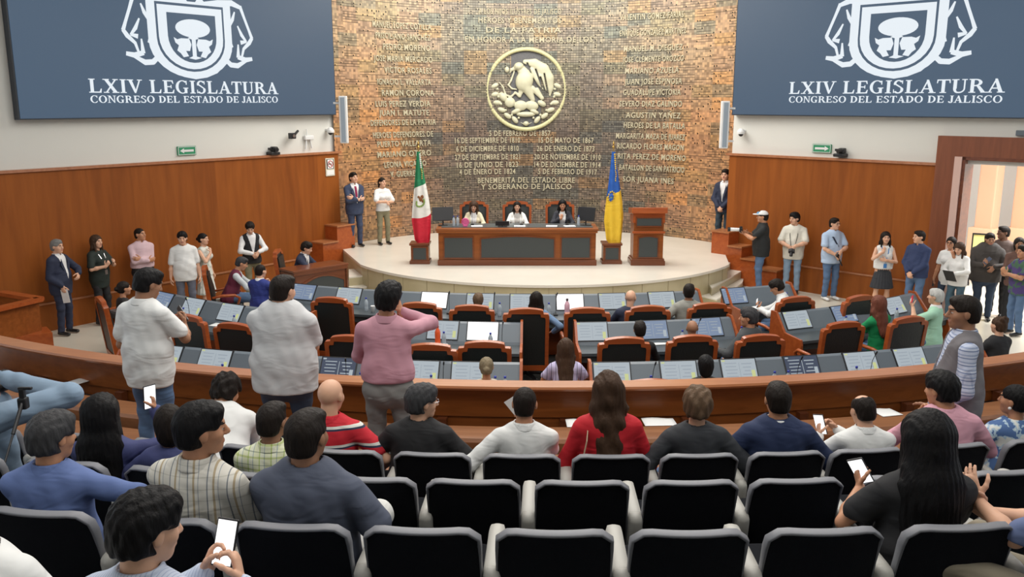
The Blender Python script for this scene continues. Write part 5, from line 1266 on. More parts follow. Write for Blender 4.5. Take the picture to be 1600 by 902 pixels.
o = obj('pink_ornament', bm, mat('magenta_pink', (.65, .12, .30))); o.location = p; tag(o, 'small magenta pink upright object on the stage desk before the left woman', 'ornament')
for px, lb in ((738, 'left'), (815, 'middle'), (886, 'right')):
    put(mic0, mi_, on_pd(px, .52), pi, 'black gooseneck microphone on the stage desk before the %s woman' % lb, 'gooseneck microphones')

# side desk of the secretary
x0, y0 = G(463, 450, 0); xa, ya = G(459, 424, .93); xb, yb = G(543, 411, .93)
a = math.atan2(yb-ya, xb-xa); Lw = math.hypot(xb-xa, yb-ya)
t = thing('side_desk', 'dark side desk with an arched inlay front below the left stepped parapet', 'desk', (xa, ya, 0), a); t.scale = (1, .85, 1.16)
bm = bmesh.new(); box(bm, (Lw/2, .30, .78), (Lw+.04, .62, .04), None, .01); box(bm, (Lw/2, .02, .735), (Lw, .05, .05)); obj('top', bm, WOODD, t)
bm = bmesh.new(); box(bm, (Lw/2, .05, .37), (Lw, .05, .74)); box(bm, (Lw-.03, .30, .37), (.05, .55, .74)); box(bm, (.03, .30, .37), (.05, .55, .74)); obj('body', bm, WOODD, t)
framed_panel(t, .16, Lw-.10, .12, .64, .02, arch=.12)
SDK = (xa, ya, a, Lw)

# wooden enclosure at the far left
pts = [G(57, 465, 1.0), G(-60, 500, 1.0)]; q0 = Vector((*pts[0], 0)); q1 = Vector((*G(0, 455, 1.0), 0)); q2 = Vector((*G(-90, 500, 1.0), 0))
t = thing('wooden_enclosure', 'wooden box enclosure with a thick top rim at the far left behind the rail', 'enclosure', q0)
def wallseg(a, b, z0, z1, th, m, nm):
    a = a-q0; b = b-q0; d = (b-a).normalized(); s = Vector((-d.y, d.x, 0))*th/2; bm = bmesh.new()
    prism(bm, [tuple((a+s).to_2d()), tuple((a-s).to_2d()), tuple((b-s).to_2d()), tuple((b+s).to_2d())], z0, z1); return obj(nm, bm, m, t)
wallseg(q0, q2, 0, .94, .06, WOOD, 'panel'); wallseg(q0, q1, 0, .94, .06, WOOD, 'panel'); wallseg(q0+Vector((.05, 0, 0)), q2, .94, 1.0, .16, WOODR, 'top_rim'); wallseg(q0+Vector((.05, 0, 0)), q1, .94, 1.0, .16, WOODR, 'top_rim')
b0 = Vector((*G(82, 520, .45), 0)); b1 = Vector((*G(-60, 540, .45), 0)); bm = bmesh.new(); d = (b1-b0).normalized(); s = Vector((-d.y, d.x, 0)); 
prism(bm, [tuple(v.to_2d()) for v in (b0, b1, b1-s*.5, b0-s*.5)], 0, .45); o = obj('wooden_block', bm, WOODR); tag(o, 'low red wooden block before the box enclosure at the far left', 'block')
# ================================================================ WALL EMBLEM (round relief)
ea = None
def on_mosaic(px, py):
    r = ray(px, py); o = Vector((0, 0, CAM_H)); ox, oy = o.x-MC.x, o.y-MC.y
    A_ = r.x**2+r.y**2; B_ = 2*(ox*r.x+oy*r.y); C_ = ox*ox+oy*oy-MR*MR; t_ = (-B_+math.sqrt(B_*B_-4*A_*C_))/(2*A_); p = o+r*t_
    return math.atan2(p.x-MC.x, p.y-MC.y), p
a_, pe = on_mosaic(822, 140); sc_ = (pe-Vector((0, 0, CAM_H))).length*cos(PITCH)*0+1
pxm = (on_mosaic(823, 140)[1]-pe).length      # metres per photo pixel there
t = thing('wall_emblem', 'big round pale relief of an eagle with a snake on the mosaic wall', 'wall emblem', pe-Vector((sin(a_), cos(a_), 0))*.05, -a_)
EMB = mat('patinated_relief', (.52, .51, .37), rough=.5, var=.12, vscale=9); EMB2 = mat('ring_patina', (.55, .53, .30), rough=.45)
def E(x, y): return ((x-442)*pxm/6.013, 0, -(y-442)*pxm/6.013)
bm = bmesh.new(); tube(bm, [E(442+366*sin(a), 442-366*cos(a)) for a in [2*pi*k/72 for k in range(72)]], .052, 12, closed=True); o = obj('ring', bm, EMB2, t, True)
bm = bmesh.new()
for k in range(80):
    a = 2*pi*k/80; c = Vector(E(442+366*sin(a), 442-366*cos(a))); box(bm, c+Vector((0, -.045, 0)), (.02, .03, .05), Matrix.Rotation(a, 4, 'Y'))
obj('rope_notches', bm, EMB2, o)
bm = bmesh.new(); cyl(bm, (0, .035, 0), (0, .06, 0), 360*pxm/6.013, n=64); obj('background_disc', bm, mat('dark_grey_tesserae', (.10, .10, .105), rough=.6, var=.5, vscale=40), t)
f = Field((-1.2, -.30, -1.2), (1.2, .12, 1.2), .0135)
def K(pts, r, fl=.5, k=.02):
    n = len(pts); rr = r if isinstance(r, list) else [r]*n
    for i in range(n-1): f.cap(E(*pts[i]), E(*pts[i+1]), rr[i], rr[i+1], k, None, (1, fl, 1))
def O(x, y, rx, ry, rot=0., k=.015, dep=.06): f.ell(E(x, y), (rx*pxm/6.013, dep, ry*pxm/6.013), roty(-rot).T, k)
K([(430, 190), (520, 205), (600, 260), (645, 340), (660, 430), (665, 490)], [.06, .12, .16, .16, .11, .035], .45)
K([(500, 270), (565, 345), (620, 430)], [.10, .16, .07], .45)
for p, q in (((452, 205), (492, 320)), ((492, 320), (560, 430)), ((575, 330), (622, 470)), ((610, 300), (648, 480)), ((530, 260), (590, 420))): f.cap(E(*p), E(*q), .022, .022, .02, None, (1, 6, 1), mode='s')
O(425, 365, 82, 98, -.25, dep=.13); K([(385, 245), (425, 300)], [.11, .15], .6); O(372, 232, 46, 38, .1, dep=.12); K([(335, 250), (305, 262), (290, 290)], [.055, .04, .015], .7)
O(262, 262, 22, 28); K([(450, 430), (505, 535)], [.14, .06], .7); K([(500, 430), (590, 520)], [.07, .05], .7); K([(545, 440), (600, 525)], [.05, .03], .6)
K([(400, 440), (380, 500), (340, 470), (310, 500), (280, 510)], [.08, .045, .03, .025, .02]); K([(330, 280), (300, 360), (275, 400), (310, 435), (350, 440)], [.022, .026, .026, .024, .02]); K([(300, 510), (250, 490), (225, 420), (190, 375)], [.026, .026, .022, .015])
for x, y, rx, ry, rt in ((225, 510, 32, 50, .7), (290, 560, 50, 46, 0), (390, 590, 62, 48, 0), (495, 590, 64, 44, -.2), (590, 570, 44, 26, -.5), (350, 640, 52, 22, .4), (440, 670, 90, 24, 0), (520, 645, 46, 20, -.4)): O(x, y, rx, ry, rt, .01, .07)
for i in range(11):
    a = .35+.25*i
    for sg, rr in ((1, 300),):
        if 1.45 < a < 4.9 and abs(a-pi) > .16: pass
for i in range(6):
    for sg in (-1, 1):
        a = pi-sg*(.36+.265*i); O(442+298*sin(a), 442-298*cos(a), 40, 22, a+pi/2 - sg*.35, .008, .05); O(442+270*sin(a+.1*sg), 442-270*cos(a+.1*sg), 12, 12, 0, .006, .045)
O(442, 755, 26, 22); K([(392, 745), (420, 760), (465, 760), (495, 745)], .012)
f.cut((0, .03, 0), (0, 1, 0), .01)
link('eagle_relief', np_mesh('eagle_relief', [f.mesh()]), EMB, t)
# ---- raised inscriptions on the mosaic
INS = mat('pale_raised_letters', (.44, .40, .28), rough=.6)
insc = thing('wall_inscription', 'raised pale letters in rows of names and dates across the mosaic wall', 'inscription', tuple(MC))
def wall_text(s, px, py, wpx, hpx=8.5):
    a, p = on_mosaic(px, py); aw = abs(on_mosaic(px+wpx/2, py)[0]-on_mosaic(px-wpx/2, py)[0])*MR; k = pxm
    cu = bpy.data.curves.new('t', 'FONT'); cu.body = s; cu.size = 1; cu.align_x = 'CENTER'; cu.extrude = .10; cu.offset = .012; cu.resolution_u = 2; cu.space_character = 1.12
    o = bpy.data.objects.new('t', cu); me = bpy.data.meshes.new_from_object(o); bpy.data.objects.remove(o); bpy.data.curves.remove(cu)
    n = len(me.vertices); co = np.empty(n*3, np.float32); me.vertices.foreach_get('co', co); co = co.reshape(-1, 3)
    x0, x1 = co[:, 0].min(), co[:, 0].max(); kx = aw/(x1-x0); hz = hpx*pxm; kz = hz/.72
    an = a+(co[:, 0]-(x0+x1)/2)*kx/MR; R = MR-.012-(co[:, 2])*.16; z = p.z+(co[:, 1]-.36)*kz
    out = np.stack([R*np.sin(an), R*np.cos(an), z], 1).astype(np.float32); me.vertices.foreach_set('co', out.ravel()); me.update()
    link('text_line', me, INS, insc)
for s_, px, py, w_ in [('5 DE FEBRERO DE 1857', 812, 208, 96), ('16 DE SEPTIEMBRE DE 1810', 761, 219, 102), ('6 DE DICIEMBRE DE 1810', 761, 232, 98), ('27 DE SEPTIEMBRE DE 1821', 761, 245, 102), ('16 DE JUNIO DE 1823', 761, 257, 96), ('4 DE ENERO DE 1824', 761, 268, 88),
        ('15 DE MAYO DE 1867', 885, 219, 86), ('26 DE ENERO DE 1873', 884, 232, 90), ('20 DE NOVIEMBRE DE 1910', 887, 245, 104), ('14 DE DICIEMBRE DE 1914', 887, 257, 104), ('5 DE FEBRERO DE 1917', 887, 268, 92),
        ('BENEMERITA DEL ESTADO LIBRE', 822, 281, 152), ('Y SOBERANO DE JALISCO', 822, 291, 142),
        ('A LOS HIJOS ILUSTRES DE JALISCO', 812, 18, 130), ('HEROES Y BENEMERITOS', 812, 32, 130), ('DE LA PATRIA', 818, 47, 118), ('EN HONOR A LA MEMORIA DE LOS', 826, 62, 200),
        ('MANUEL LOPEZ COTILLA', 626, 40, 92), ('PRISCILIANO SANCHEZ', 628, 57, 86), ('PEDRO MORENO', 634, 74, 74), ('JOSE MARIA MERCADO', 628, 92, 92), ('VICTOR ROSALES', 636, 110, 74), ('IGNACIO L. VALLARTA', 630, 128, 84), ('RAMON CORONA', 636, 145, 82), ('LUIS PEREZ VERDIA', 628, 162, 86), ('JUAN I. MATUTE', 630, 176, 78), ('DEFENSORES DE LA PATRIA', 628, 191, 102), ('HEROES DEFENSORES DE', 628, 210, 94), ('PUERTO VALLARTA', 630, 224, 84), ('MARIANO OTERO', 630, 240, 84), ('LEONA VICARIO', 632, 256, 66), ('V. GUERRERO', 634, 271, 50),
        ('VALENTIN GOMEZ FARIAS', 1020, 25, 100), ('ENRIQUE GONZALEZ MARTINEZ', 1022, 50, 104), ('MANUEL M. DIEGUEZ', 1022, 75, 92), ('JOSE CLEMENTE OROZCO', 1022, 92, 96), ('MARIANO AZUELA', 1020, 110, 84), ('JUAN JOSE ESPINOSA', 1022, 127, 90), ('GUADALUPE VICTORIA', 1020, 144, 90), ('SEVERO DIAZ GALINDO', 1018, 162, 98), ('AGUSTIN YAÑEZ', 1022, 180, 86), ('HEROES DE LA BATALLA', 1024, 196, 96), ('MARGARITA MAZA DE JUAREZ', 1018, 213, 108), ('RICARDO FLORES MAGON', 1018, 229, 104), ('RITA PEREZ DE MORENO', 1020, 245, 106), ('BATALLON DE SAN PATRICIO', 1020, 263, 102), ('SOR JUANA INES', 1014, 281, 80)]:
    wall_text(s_, px, py, w_)

# ================================================================ WALL FITTINGS
def column_speaker(px, py0, py1, Yd, label):
    p0 = at_y(px, py0, Yd); p1 = at_y(px, py1, Yd); hgt = p0.z-p1.z
    t = thing('column_speaker', label, 'loudspeaker', ((p0.x+p1.x)/2, Yd, p1.z))
    bm = bmesh.new(); box(bm, (0, 0, hgt/2), (.17, .14, hgt), None, .02); obj('cabinet', bm, WHITEPL, t)
    bm = bmesh.new(); box(bm, (0, -.072, hgt/2), (.095, .012, hgt-.06), None, .004); obj('grille', bm, mat('grey_grille', (.30, .36, .42), rough=.5), t)
    bm = bmesh.new(); s_ = -1 if px < 800 else 1
    for z in (.15, hgt-.15): box(bm, (s_*.14, .05, z), (.16, .04, .04))
    obj('bracket', bm, WHITEPL, t)
column_speaker(537, 150, 224, 19.55, 'white column loudspeaker beside the left screen')
column_speaker(1132, 158, 232, 18.9, 'white column loudspeaker beside the right screen')
def wall_plate(side, px, py, w, h, name, label, cat, off=0.0):
    c, d, n = frame_of(side); u, z = on_wall(px, py, side, off); x = (-d if side < 0 else d)
    loc = c+d*u+n*off+Vector((0, 0, z)); return thing(name, label, cat, loc, math.atan2(x.y, x.x))
GRN = mat('exit_green', (.02, .22, .10), rough=.5, emis=.12)
for side, px, py, dr, lb in ((-1, 290.5, 235.5, -1, 'green exit sign with a white arrow pointing left, on the left wall'), (1, 1285, 232, 1, 'green exit sign with a white arrow pointing right, on the right wall')):
    t = wall_plate(side, px, py, 0, 0, 'exit_sign', lb, 'sign', -.10)
    bm = bmesh.new(); box(bm, (0, -.02, 0), (.42, .03, .18)); obj('plate', bm, GRN, t)
    bm = bmesh.new(); M = Matrix.Translation((0, -.036, 0)) @ Matrix.Rotation(pi/2, 4, 'X')
    ring(bm, [(-.2, -.082), (.2, -.082), (.2, .082), (-.2, .082)], [(-.19, -.072), (.19, -.072), (.19, .072), (-.19, .072)], 0, .003, M)
    prism(bm, [(dr*.16, 0), (dr*.07, .05), (dr*.07, .022), (-dr*.15, .022), (-dr*.15, -.022), (dr*.07, -.022), (dr*.07, -.05)], 0, .003, M); obj('arrow', bm, WHITEPL, t)
t = wall_plate(-1, 515, 261, 0, 0, 'no_smoking_sign', 'small white no-smoking sign at the end of the left wooden wall', 'sign', 0)
bm = bmesh.new(); box(bm, (0, -.012, 0), (.27, .02, .42)); obj('plate', bm, mat('sign_cream', (.66, .63, .5)), t)
bm = bmesh.new(); box(bm, (0, -.024, .07), (.22, .004, .23)); pl = obj('black_field', bm, BLACK, t); bm = bmesh.new(); box(bm, (0, -.028, .07), (.17, .004, .21)); obj('white_field', bm, WHITEP, pl)
bm = bmesh.new(); tube(bm, [(.075*cos(a), -.033, .07+.075*sin(a)) for a in [2*pi*k/20 for k in range(20)]], .008, 5, closed=True); cyl(bm, (-.05, -.034, .12), (.05, -.034, .02), .008); obj('red_circle', bm, mat('sign_red', (.5, .05, .03)), pl)
bm = bmesh.new(); box(bm, (-.01, -.033, .07), (.10, .003, .016)); obj('cigarette', bm, BLACK, pl)
bm = bmesh.new(); box(bm, (0, -.025, -.13), (.22, .004, .11)); obj('caption_field', bm, WHITEP, t)
def camera_unit(side, px, py, off, label, z_up=0.):
    t = wall_plate(side, px, py, 0, 0, 'video_camera', label, 'camera', off)
    bm = bmesh.new(); box(bm, (0, 0, .045), (.24, .20, .07), None, .02); obj('base', bm, BLACK, t)
    bm = bmesh.new(); box(bm, (.03, -.0, .14), (.13, .14, .11), None, .03); cyl(bm, (.03, -.06, .14), (.0, -.14, .13), .045); obj('head', bm, BLACK, t)
    bm = bmesh.new(); box(bm, (-.09, 0, .15), (.07, .05, .05), None, .01); obj('module', bm, BLACK, t); return t
camera_unit(-1, 427, 243, .0, 'black robotic video camera on the ledge of the left wall')
camera_unit(1, 1313, 246, .0, 'black robotic video camera on the ledge of the right wall')
t = wall_plate(-1, 452, 212, 0, 0, 'wall_projector', 'black spotlight camera on an arm on the white left wall', 'camera', -.10)
bm = bmesh.new(); box(bm, (-.05, -.16, 0), (.13, .12, .13), None, .01); obj('housing', bm, BLACK, t)
bm = bmesh.new(); cyl(bm, (-.05, -.22, 0), (-.05, -.235, 0), .035); obj('lens', bm, METAL, t)
bm = bmesh.new(); cyl(bm, (0, -.15, .0), (.20, -.06, .10), .028); cyl(bm, (.12, -.1, .05), (.12, 0, .0), .012); obj('arm', bm, BLACK, t)
t = wall_plate(-1, 480, 215, 0, 0, 'security_camera', 'white tube bracket with two prongs on the left white wall', 'camera', -.10)
bm = bmesh.new(); box(bm, (0, -.05, 0), (.26, .08, .10), None, .02); obj('housing', bm, WHITEPL, t)
bm = bmesh.new(); cyl(bm, (-.07, -.05, -.04), (-.10, -.05, -.26), .018); cyl(bm, (.04, -.05, -.04), (.08, -.05, -.24), .018); cyl(bm, (-.05, -.05, .04), (-.05, -.05, .2), .012); obj('prong', bm, WHITEPL, t)
for side, px, py, lb in ((-1, 510, 205, 'white dome security camera under the left screen corner'), (1, 1163, 207, 'white dome security camera under the right screen corner')):
    t = wall_plate(side, px, py, 0, 0, 'dome_camera', lb, 'camera', -.10)
    bm = bmesh.new(); lathe(bm, [(.09, 0), (.09, .05), (.06, .10), (.03, .12)], 16, Matrix.Translation((0, -.14, -.03))); box(bm, (0, -.06, .03), (.08, .13, .05), None, .01); obj('housing', bm, WHITEPL, t)
    bm = bmesh.new(); tb = bmesh.new(); bmesh.ops.create_icosphere(tb, subdivisions=3, radius=.055); bmesh.ops.translate(tb, vec=(0, -.14, -.035), verts=tb.verts); join(bm, tb); obj('dome', bm, BLACK, t, True)
t = wall_plate(1, 1598, 208, 0, 0, 'wall_socket', 'small pale box on the white wall right of the doorway corner', 'wall box', -.10)
bm = bmesh.new(); box(bm, (0, -.03, 0), (.2, .06, .1), None, .01); obj('body', bm, GREYP, t)
# framed picture and greenery glimpsed in the lobby
c = at_y(1533, 400, 19.6); t = thing('notice_board', 'dark framed board with a yellow sheet just beyond the doorway', 'board', (c.x, c.y, 0), -.5)
bm = bmesh.new(); ring(bm, [(-.22, .5), (.22, .5), (.22, 1.2), (-.22, 1.2)], [(-.19, .53), (.19, .53), (.19, 1.17), (-.19, 1.17)], 0, .04, Matrix.Rotation(pi/2, 4, 'X')); obj('frame', bm, BLACK, t)
bm = bmesh.new(); box(bm, (0, -.01, .85), (.39, .01, .65)); obj('sheet', bm, mat('pale_yellow_sheet', (.70, .66, .25)), t)
bm = bmesh.new()
for sx in (-.2, .2): box(bm, (sx, 0, .25), (.03, .03, .5)); box(bm, (sx, 0, .015), (.05, .3, .03))
obj('stand', bm, BLACK, t)
# ================================================================ PEOPLE IN PLACE
LOG = []
def PP(label, px, py, floor, h=1.72, Yt=None, row=None, wd=.27, **kw):
    """stand or seat a person so that the crown of the head shows at photo pixel (px, py); Yt fixes the depth, walls push people off themselves"""
    if row: kw['w'] = kw.get('w', 1.)*1.07; kw['seat'] = .41
    root, hands, fr = person(label, (0, 0, 0), h=h, **kw)
    Hc = Vector(root['head']); del root['head']; top0 = Hc.z+.132*h/1.75
    v = Matrix.Rotation(kw.get('yaw', 0.), 4, 'Z')@Hc
    def loc(k):
        x, y = G(px, py, floor+top0*k); return Vector((x-v.x*k, y-v.y*k, floor))
    k = 1.
    if row: 
        l = loc(1.); Yt = row_pt(l.x, rows[row][0])[0][1]+.18
    if Yt is not None:
        lo, hi = .8, 1.25
        for _ in range(30):
            k = (lo+hi)/2
            if loc(k).y > Yt: lo = k
            else: hi = k
    else:
        while k < 1.2 and floor < 1:
            l = loc(k); ok = True
            for side in (-1, 1):
                c, d, n = frame_of(side)
                if (l-c).dot(n) < wd and 0 < (l-c).dot(d) < (UP+.3 if side > 0 else 12): ok = False
            if (l-MC).to_2d().length > MR-.32 and l.y > 20: ok = False
            if ok: break
            k += .01
    root.location = loc(k); root.scale = (k, k, k); fr['loc'] = root.location; fr['k'] = k
    if abs(k-1) > .07: LOG.append('%.2f %s' % (k, label[:60]))
    return root, hands, fr
def midw(r, hd_, off):
    return Vector(r.location)+Matrix.Rotation(r.rotation_euler.z, 4, 'Z')@(((hd_['L'][0]+hd_['R'][0])/2+Vector(off))*r.scale[0])
SIT = dict(pose='sit')
def phone_fn(lit=(1, 1, 1), sc=1.):
    def fn(t):
        bm = bmesh.new(); box(bm, (0, .022, .015), (.074*sc, .009, .152*sc), None, .004); obj('case', bm, BLACK, t)
        bm = bmesh.new(); box(bm, (0, .0272, .015), (.066*sc, .0012, .142*sc)); box(bm, (0, .0168, .015), (.066*sc, .0012, .142*sc)) if False else None
        obj('screen', bm, GLARE if lit else UI3, t)
    return fn
def phone_at(px, py, Y, label, rz=0., tilt=-.5, roll=0., lit=True, sc=1., name='smartphone'):
    """phone whose screen faces back towards the camera side"""
    p = at_y(px, py, Y); t = thing(name, label, 'phone', p)
    t.rotation_euler = (Matrix.Rotation(rz, 4, 'Z')@Matrix.Rotation(tilt, 4, 'X')@Matrix.Rotation(roll, 4, 'Y')).to_euler()
    bm = bmesh.new(); box(bm, (0, 0, 0), (.076*sc, .009, .158*sc), None, .004); obj('case', bm, BLACK, t)
    bm = bmesh.new(); box(bm, (0, -.0052, 0), (.068*sc, .0012, .148*sc)); obj('screen', bm, GLARE if lit else UI1, t); return t
def wr(fr, root, px, py, Y, s):
    """photo pixel at depth Y -> wrist coordinates relative to the neck (body axes)"""
    return None
RAY = lambda px, py, Y: at_y(px, py, Y)
def reach(root, Nk, s, sg, px, py, Y): pass

# ---------------- front row A
red_st = stripes('red_rugby', [(0, (.56, .015, .03)), (.66, (.02, .03, .07)), (.76, (.70, .70, .66)), (.90, (.56, .015, .03))], .125, 'Z')
PP('bald person in a red polo with white and navy stripes, seated in the front row', 516, 591, 1.11, h=1.74, row='A', **SIT, w=1.08, hair=('bald', 'dark'), skin='light', top=red_st, collar=red_st, head=(.35, .05, 0), lean=.06, arms=('lap', {'base': 'rest', 'w': (.33, .16, -.42)}))
PP('person in a white shirt bending forward in the front row, dark curly hair', 352, 586, 1.11, h=1.7, row='A', **SIT, hair=('curly', 'dark'), top=WHITEC, sleeve=1.0, collar=WHITEC, w=1.28, lean=.8, head=(.2, .3, 0), arms=('lap', 'lap'), twist=.1)
PP('grey-haired person in a black jacket and glasses looking right, front row', 660, 601, 1.11, h=1.72, row='A', **SIT, w=1.08, hair=('thick', 'salt'), skin='light', top=BLACKC, jacket=True, sleeve=1.0, glasses=METAL, head=(1.05, .05, 0), lean=.12, twist=-.1, arms=('rest', {'base': 'rest', 'w': (.34, .30, -.42)}), legs=DENIM, knees=(.14, .30))
r, hd_, fr = PP('person with cropped hair in a white long-sleeved shirt, front row middle', 820, 604, 1.11, h=1.72, row='A', **SIT, w=1.06, hair=('buzz', 'dark'), top=WHITEC, sleeve=1.0, collar=WHITEC, head=(.1, .12, 0), lean=.06, arms=({'base': 'rest', 'w': (.33, .12, -.40)}, {'base': 'phone', 'w': (.02, .36, -.12)}))
held(r, hd_['R'], lambda t: obj('sheet', (lambda b: (box(b, (0, .02, .06), (.10, .002, .14)), b)[1])(bmesh.new()), WHITEP, t), 'note_paper', 'small white note held up by the cropped-hair man in white', 'paper')
r, hd_, fr = PP('person with long wavy brown hair in a red long-sleeved top, front row', 951, 579, 1.11, h=1.76, row='A', **SIT, sex='f', w=1.12, hair=('wavy', 'brown'), top=cloth('red_knit', (.50, .008, .018)), sleeve=1.0, arms=({'base': 'rest', 'w': (.17, .20, -.50)}, {'base': 'rest', 'w': (.17, .20, -.50)}))
bm = bmesh.new(); t_ = fr['t']; tube(bm, [t_(-.12, .10, .36), t_(-.118, .05, .475), t_(-.125, -.04, .49), t_(-.14, -.115, .38), t_(-.17, -.12, .22)], 1, prof=[(-.014, -.003), (.014, -.003), (.014, .003), (-.014, .003)], up=(1, 0, 0)); obj('bag_strap', bm, mat('beige_strap', (.55, .42, .28)), r)
PP('person with short curly light brown hair in a dark suit, front row', 1090, 605, 1.11, h=1.66, row='A', **SIT, w=.98, hair=('curly', 'lbrown'), skin='light', top=cloth('charcoal_suit', (.025, .028, .034)), sleeve=1.0, jacket=True, lean=.02, arms=({'base': 'rest', 'w': (.28, .14, -.42)}, {'base': 'rest', 'w': (.28, .14, -.42)}))
PP('person with short dark hair in a navy suit with a white shirt collar, front row', 1217, 596, 1.11, h=1.75, row='A', **SIT, w=1.14, hair=('fade', 'dark'), top=cloth('navy_jacket', (.012, .024, .075)), sleeve=1.0, jacket=True, collar=WHITEC, head=(0, .05, 0), arms=('rest', 'rest'))
r, hd_, fr = PP('balding person in a white shirt holding up a phone in the front row', 1350, 617, 1.11, h=1.64, row='A', **SIT, w=1.06, hair=('balding', 'dark'), skin='light', top=WHITEC, sleeve=1.0, collar=WHITEC, head=(-.2, .2, 0), lean=.1, arms=({'base': 'phone', 'w': (.24, .33, -.16), 'f': (0, .3, 1), 'n': (-1, -.1, 0)}, {'base': 'phone', 'w': (-.08, .38, -.13), 'f': (-.6, .3, .6), 'n': (-.8, -.3, 0)}))
held(r, hd_['L'], phone_fn(), 'smartphone', 'phone held by the balding man in white in the front row', 'phone', Matrix.Rotation(-.9, 4, 'Z'))
PP('person with thick black hair in a pink shirt, hand at the chin, front row right', 1473, 581, 1.11, h=1.74, row='A', **SIT, w=1.2, hair=('thick', 'black'), top=cloth('pink_shirt', (.66, .34, .42)), sleeve=1.0, collar=MATS['pink_shirt'], head=(-.55, .12, 0), lean=.08, arms=('chin', 'rest'))
r, hd_, fr = PP('person with a black ponytail in a blue floral blouse at the right edge, front row', 1588, 600, 1.11, h=1.66, row='A', **SIT, sex='f', w=1.1, hair=('pony', 'black'), top=floral('blue_floral', (.08, .16, .36), (.45, .60, .72), 16, .5, (.75, .78, .75)), sleeve=.6, head=(-.7, 0, 0), arms=('rest', 'rest'))
bm = bmesh.new(); tb = bmesh.new(); bmesh.ops.create_icosphere(tb, subdivisions=2, radius=.012); bmesh.ops.translate(tb, vec=fr['hd'](-.085, -.005, -.045), verts=tb.verts); join(bm, tb); obj('earring', bm, WHITEPL, r, True)

# ---------------- row B
INDIGO = cloth('indigo_top', (.05, .06, .17))
r, hd_, fr = PP('person with very long straight black hair holding a lit phone, second row left', 158, 617, 1.35, h=1.66, row='B', **SIT, sex='f', w=1.1, hair=('straight', 'black'), top=INDIGO, sleeve=1.0, arms=('lap', {'base': 'up', 'w': (.22, .30, .10), 'f': (-.15, .1, 1), 'n': (-.9, -.4, 0), 'c': .9}), head=(.15, 0, 0))
held(r, hd_['R'], phone_fn(), 'smartphone', 'lit phone held up by the woman with very long black hair', 'phone', Matrix.Rotation(1.2, 4, 'Z')@Matrix.Translation((0, 0, .03)))
PP('person with dark bobbed hair in indigo, mostly hidden behind the striped shirt, second row', 262, 632, 1.35, h=1.62, row='B', **SIT, sex='f', hair=('bob', 'dark'), top=INDIGO, sleeve=1.0, head=(-.3, .1, 0), arms=({'base': 'lap', 'w': (.30, .28, -.25)}, 'lap'))
ply = stripes('yellow_plaid', [(0, (.70, .72, .50)), (.25, (.45, .55, .20)), (.35, (.72, .74, .58)), (.7, (.30, .38, .42)), (.76, (.70, .72, .50))], .07, 'X', [(0, (1, 1, 1)), (.4, (.72, .78, .5)), (.55, (1, 1, 1)), (.85, (.5, .55, .55)), (.92, (1, 1, 1))], .07)
PP('person with short dark hair in a yellow and green plaid shirt, second row', 424, 628, 1.35, h=1.64, row='B', **SIT, w=1.02, hair=('fade', 'dark'), skin='brown', top=ply, collar=ply, head=(.3, .05, 0), arms=('lap', 'lap'))
# crossed jeans leg at the left edge
PP('person in light jeans with one leg crossed, head outside the photo, left edge', -95, 440, 1.35, h=1.72, Yt=4.9, pose='sit', seat=.75, hair=('short', 'dark'), top=cloth('olive_tshirt', (.16, .17, .13)), legs=DENIML, yaw=-.25, fig4=(1, .42, .16), arms=('down', {'base': 'lap', 'w': (.0, .2, -.45)}))

# ---------------- row C
BLUES = cloth('french_blue_shirt', (.105, .16, .36))
PP('person with salt and pepper hair in a blue shirt, nearest row left', 79, 645, 1.54, h=1.70, row='C', **SIT, w=1.12, hair=('thick', 'salt'), top=BLUES, collar=BLUES, sleeve=1.0, head=(.5, .1, 0), lean=.05, arms=('lap', {'base': 'rest', 'w': (.40, .02, -.34), 'pole': (1, -.2, -.2)}), res=.8)
st2 = stripes('beige_stripe_shirt', [(0, (.62, .60, .54)), (.16, (.20, .22, .24)), (.22, (.66, .64, .58)), (.45, (.42, .34, .22)), (.56, (.66, .64, .58)), (.72, (.28, .31, .33)), (.76, (.62, .60, .54))], .085, 'X', [(0, (1, 1, 1)), (.5, (.82, .82, .8)), (.58, (1, 1, 1))], .05)
PP('person with black hair in a cream striped shirt looking right, nearest row', 312, 627, 1.54, h=1.74, row='C', **SIT, w=1.0, hair=('short', 'black'), top=st2, collar=st2, hem=-.16, head=(.95, .05, .05), twist=-.2, side=.06, arms=('lap', 'lap'), res=.8)
r, hd_, fr = PP('heavy person with short dark hair in a slate polo shirt, nearest row', 478, 639, 1.54, h=1.74, row='C', **SIT, w=1.24, hair=('fade', 'dark'), skin='brown', top=cloth('slate_polo', (.075, .088, .13)), collar=MATS['slate_polo'], legs=cloth('white_trousers', (.66, .66, .63)), fig4=(1, .26, .20), head=(.3, .02, 0), twist=-.12, arms=('lap', {'base': 'rest', 'w': (.25, .22, -.44)}), res=.8)
r, hd_, fr = PP('person with long straight black hair and a black top holding a phone, nearest row right', 1450, 644, 1.54, h=1.74, row='C', **SIT, sex='f', w=1.16, hair=('straight', 'black'), top=BLACKC, sleeve=.55, arms=({'base': 'phone', 'w': (.17, .30, -.20), 'f': (.1, .5, .8), 'n': (-1, -.3, 0), 'c': .9}, 'lap'), head=(-.1, .15, 0), res=.8)
held(r, hd_['L'], phone_fn(), 'smartphone', 'phone with a white screen held by the long-haired woman in black', 'phone', Matrix.Rotation(-1.15, 4, 'Z'))
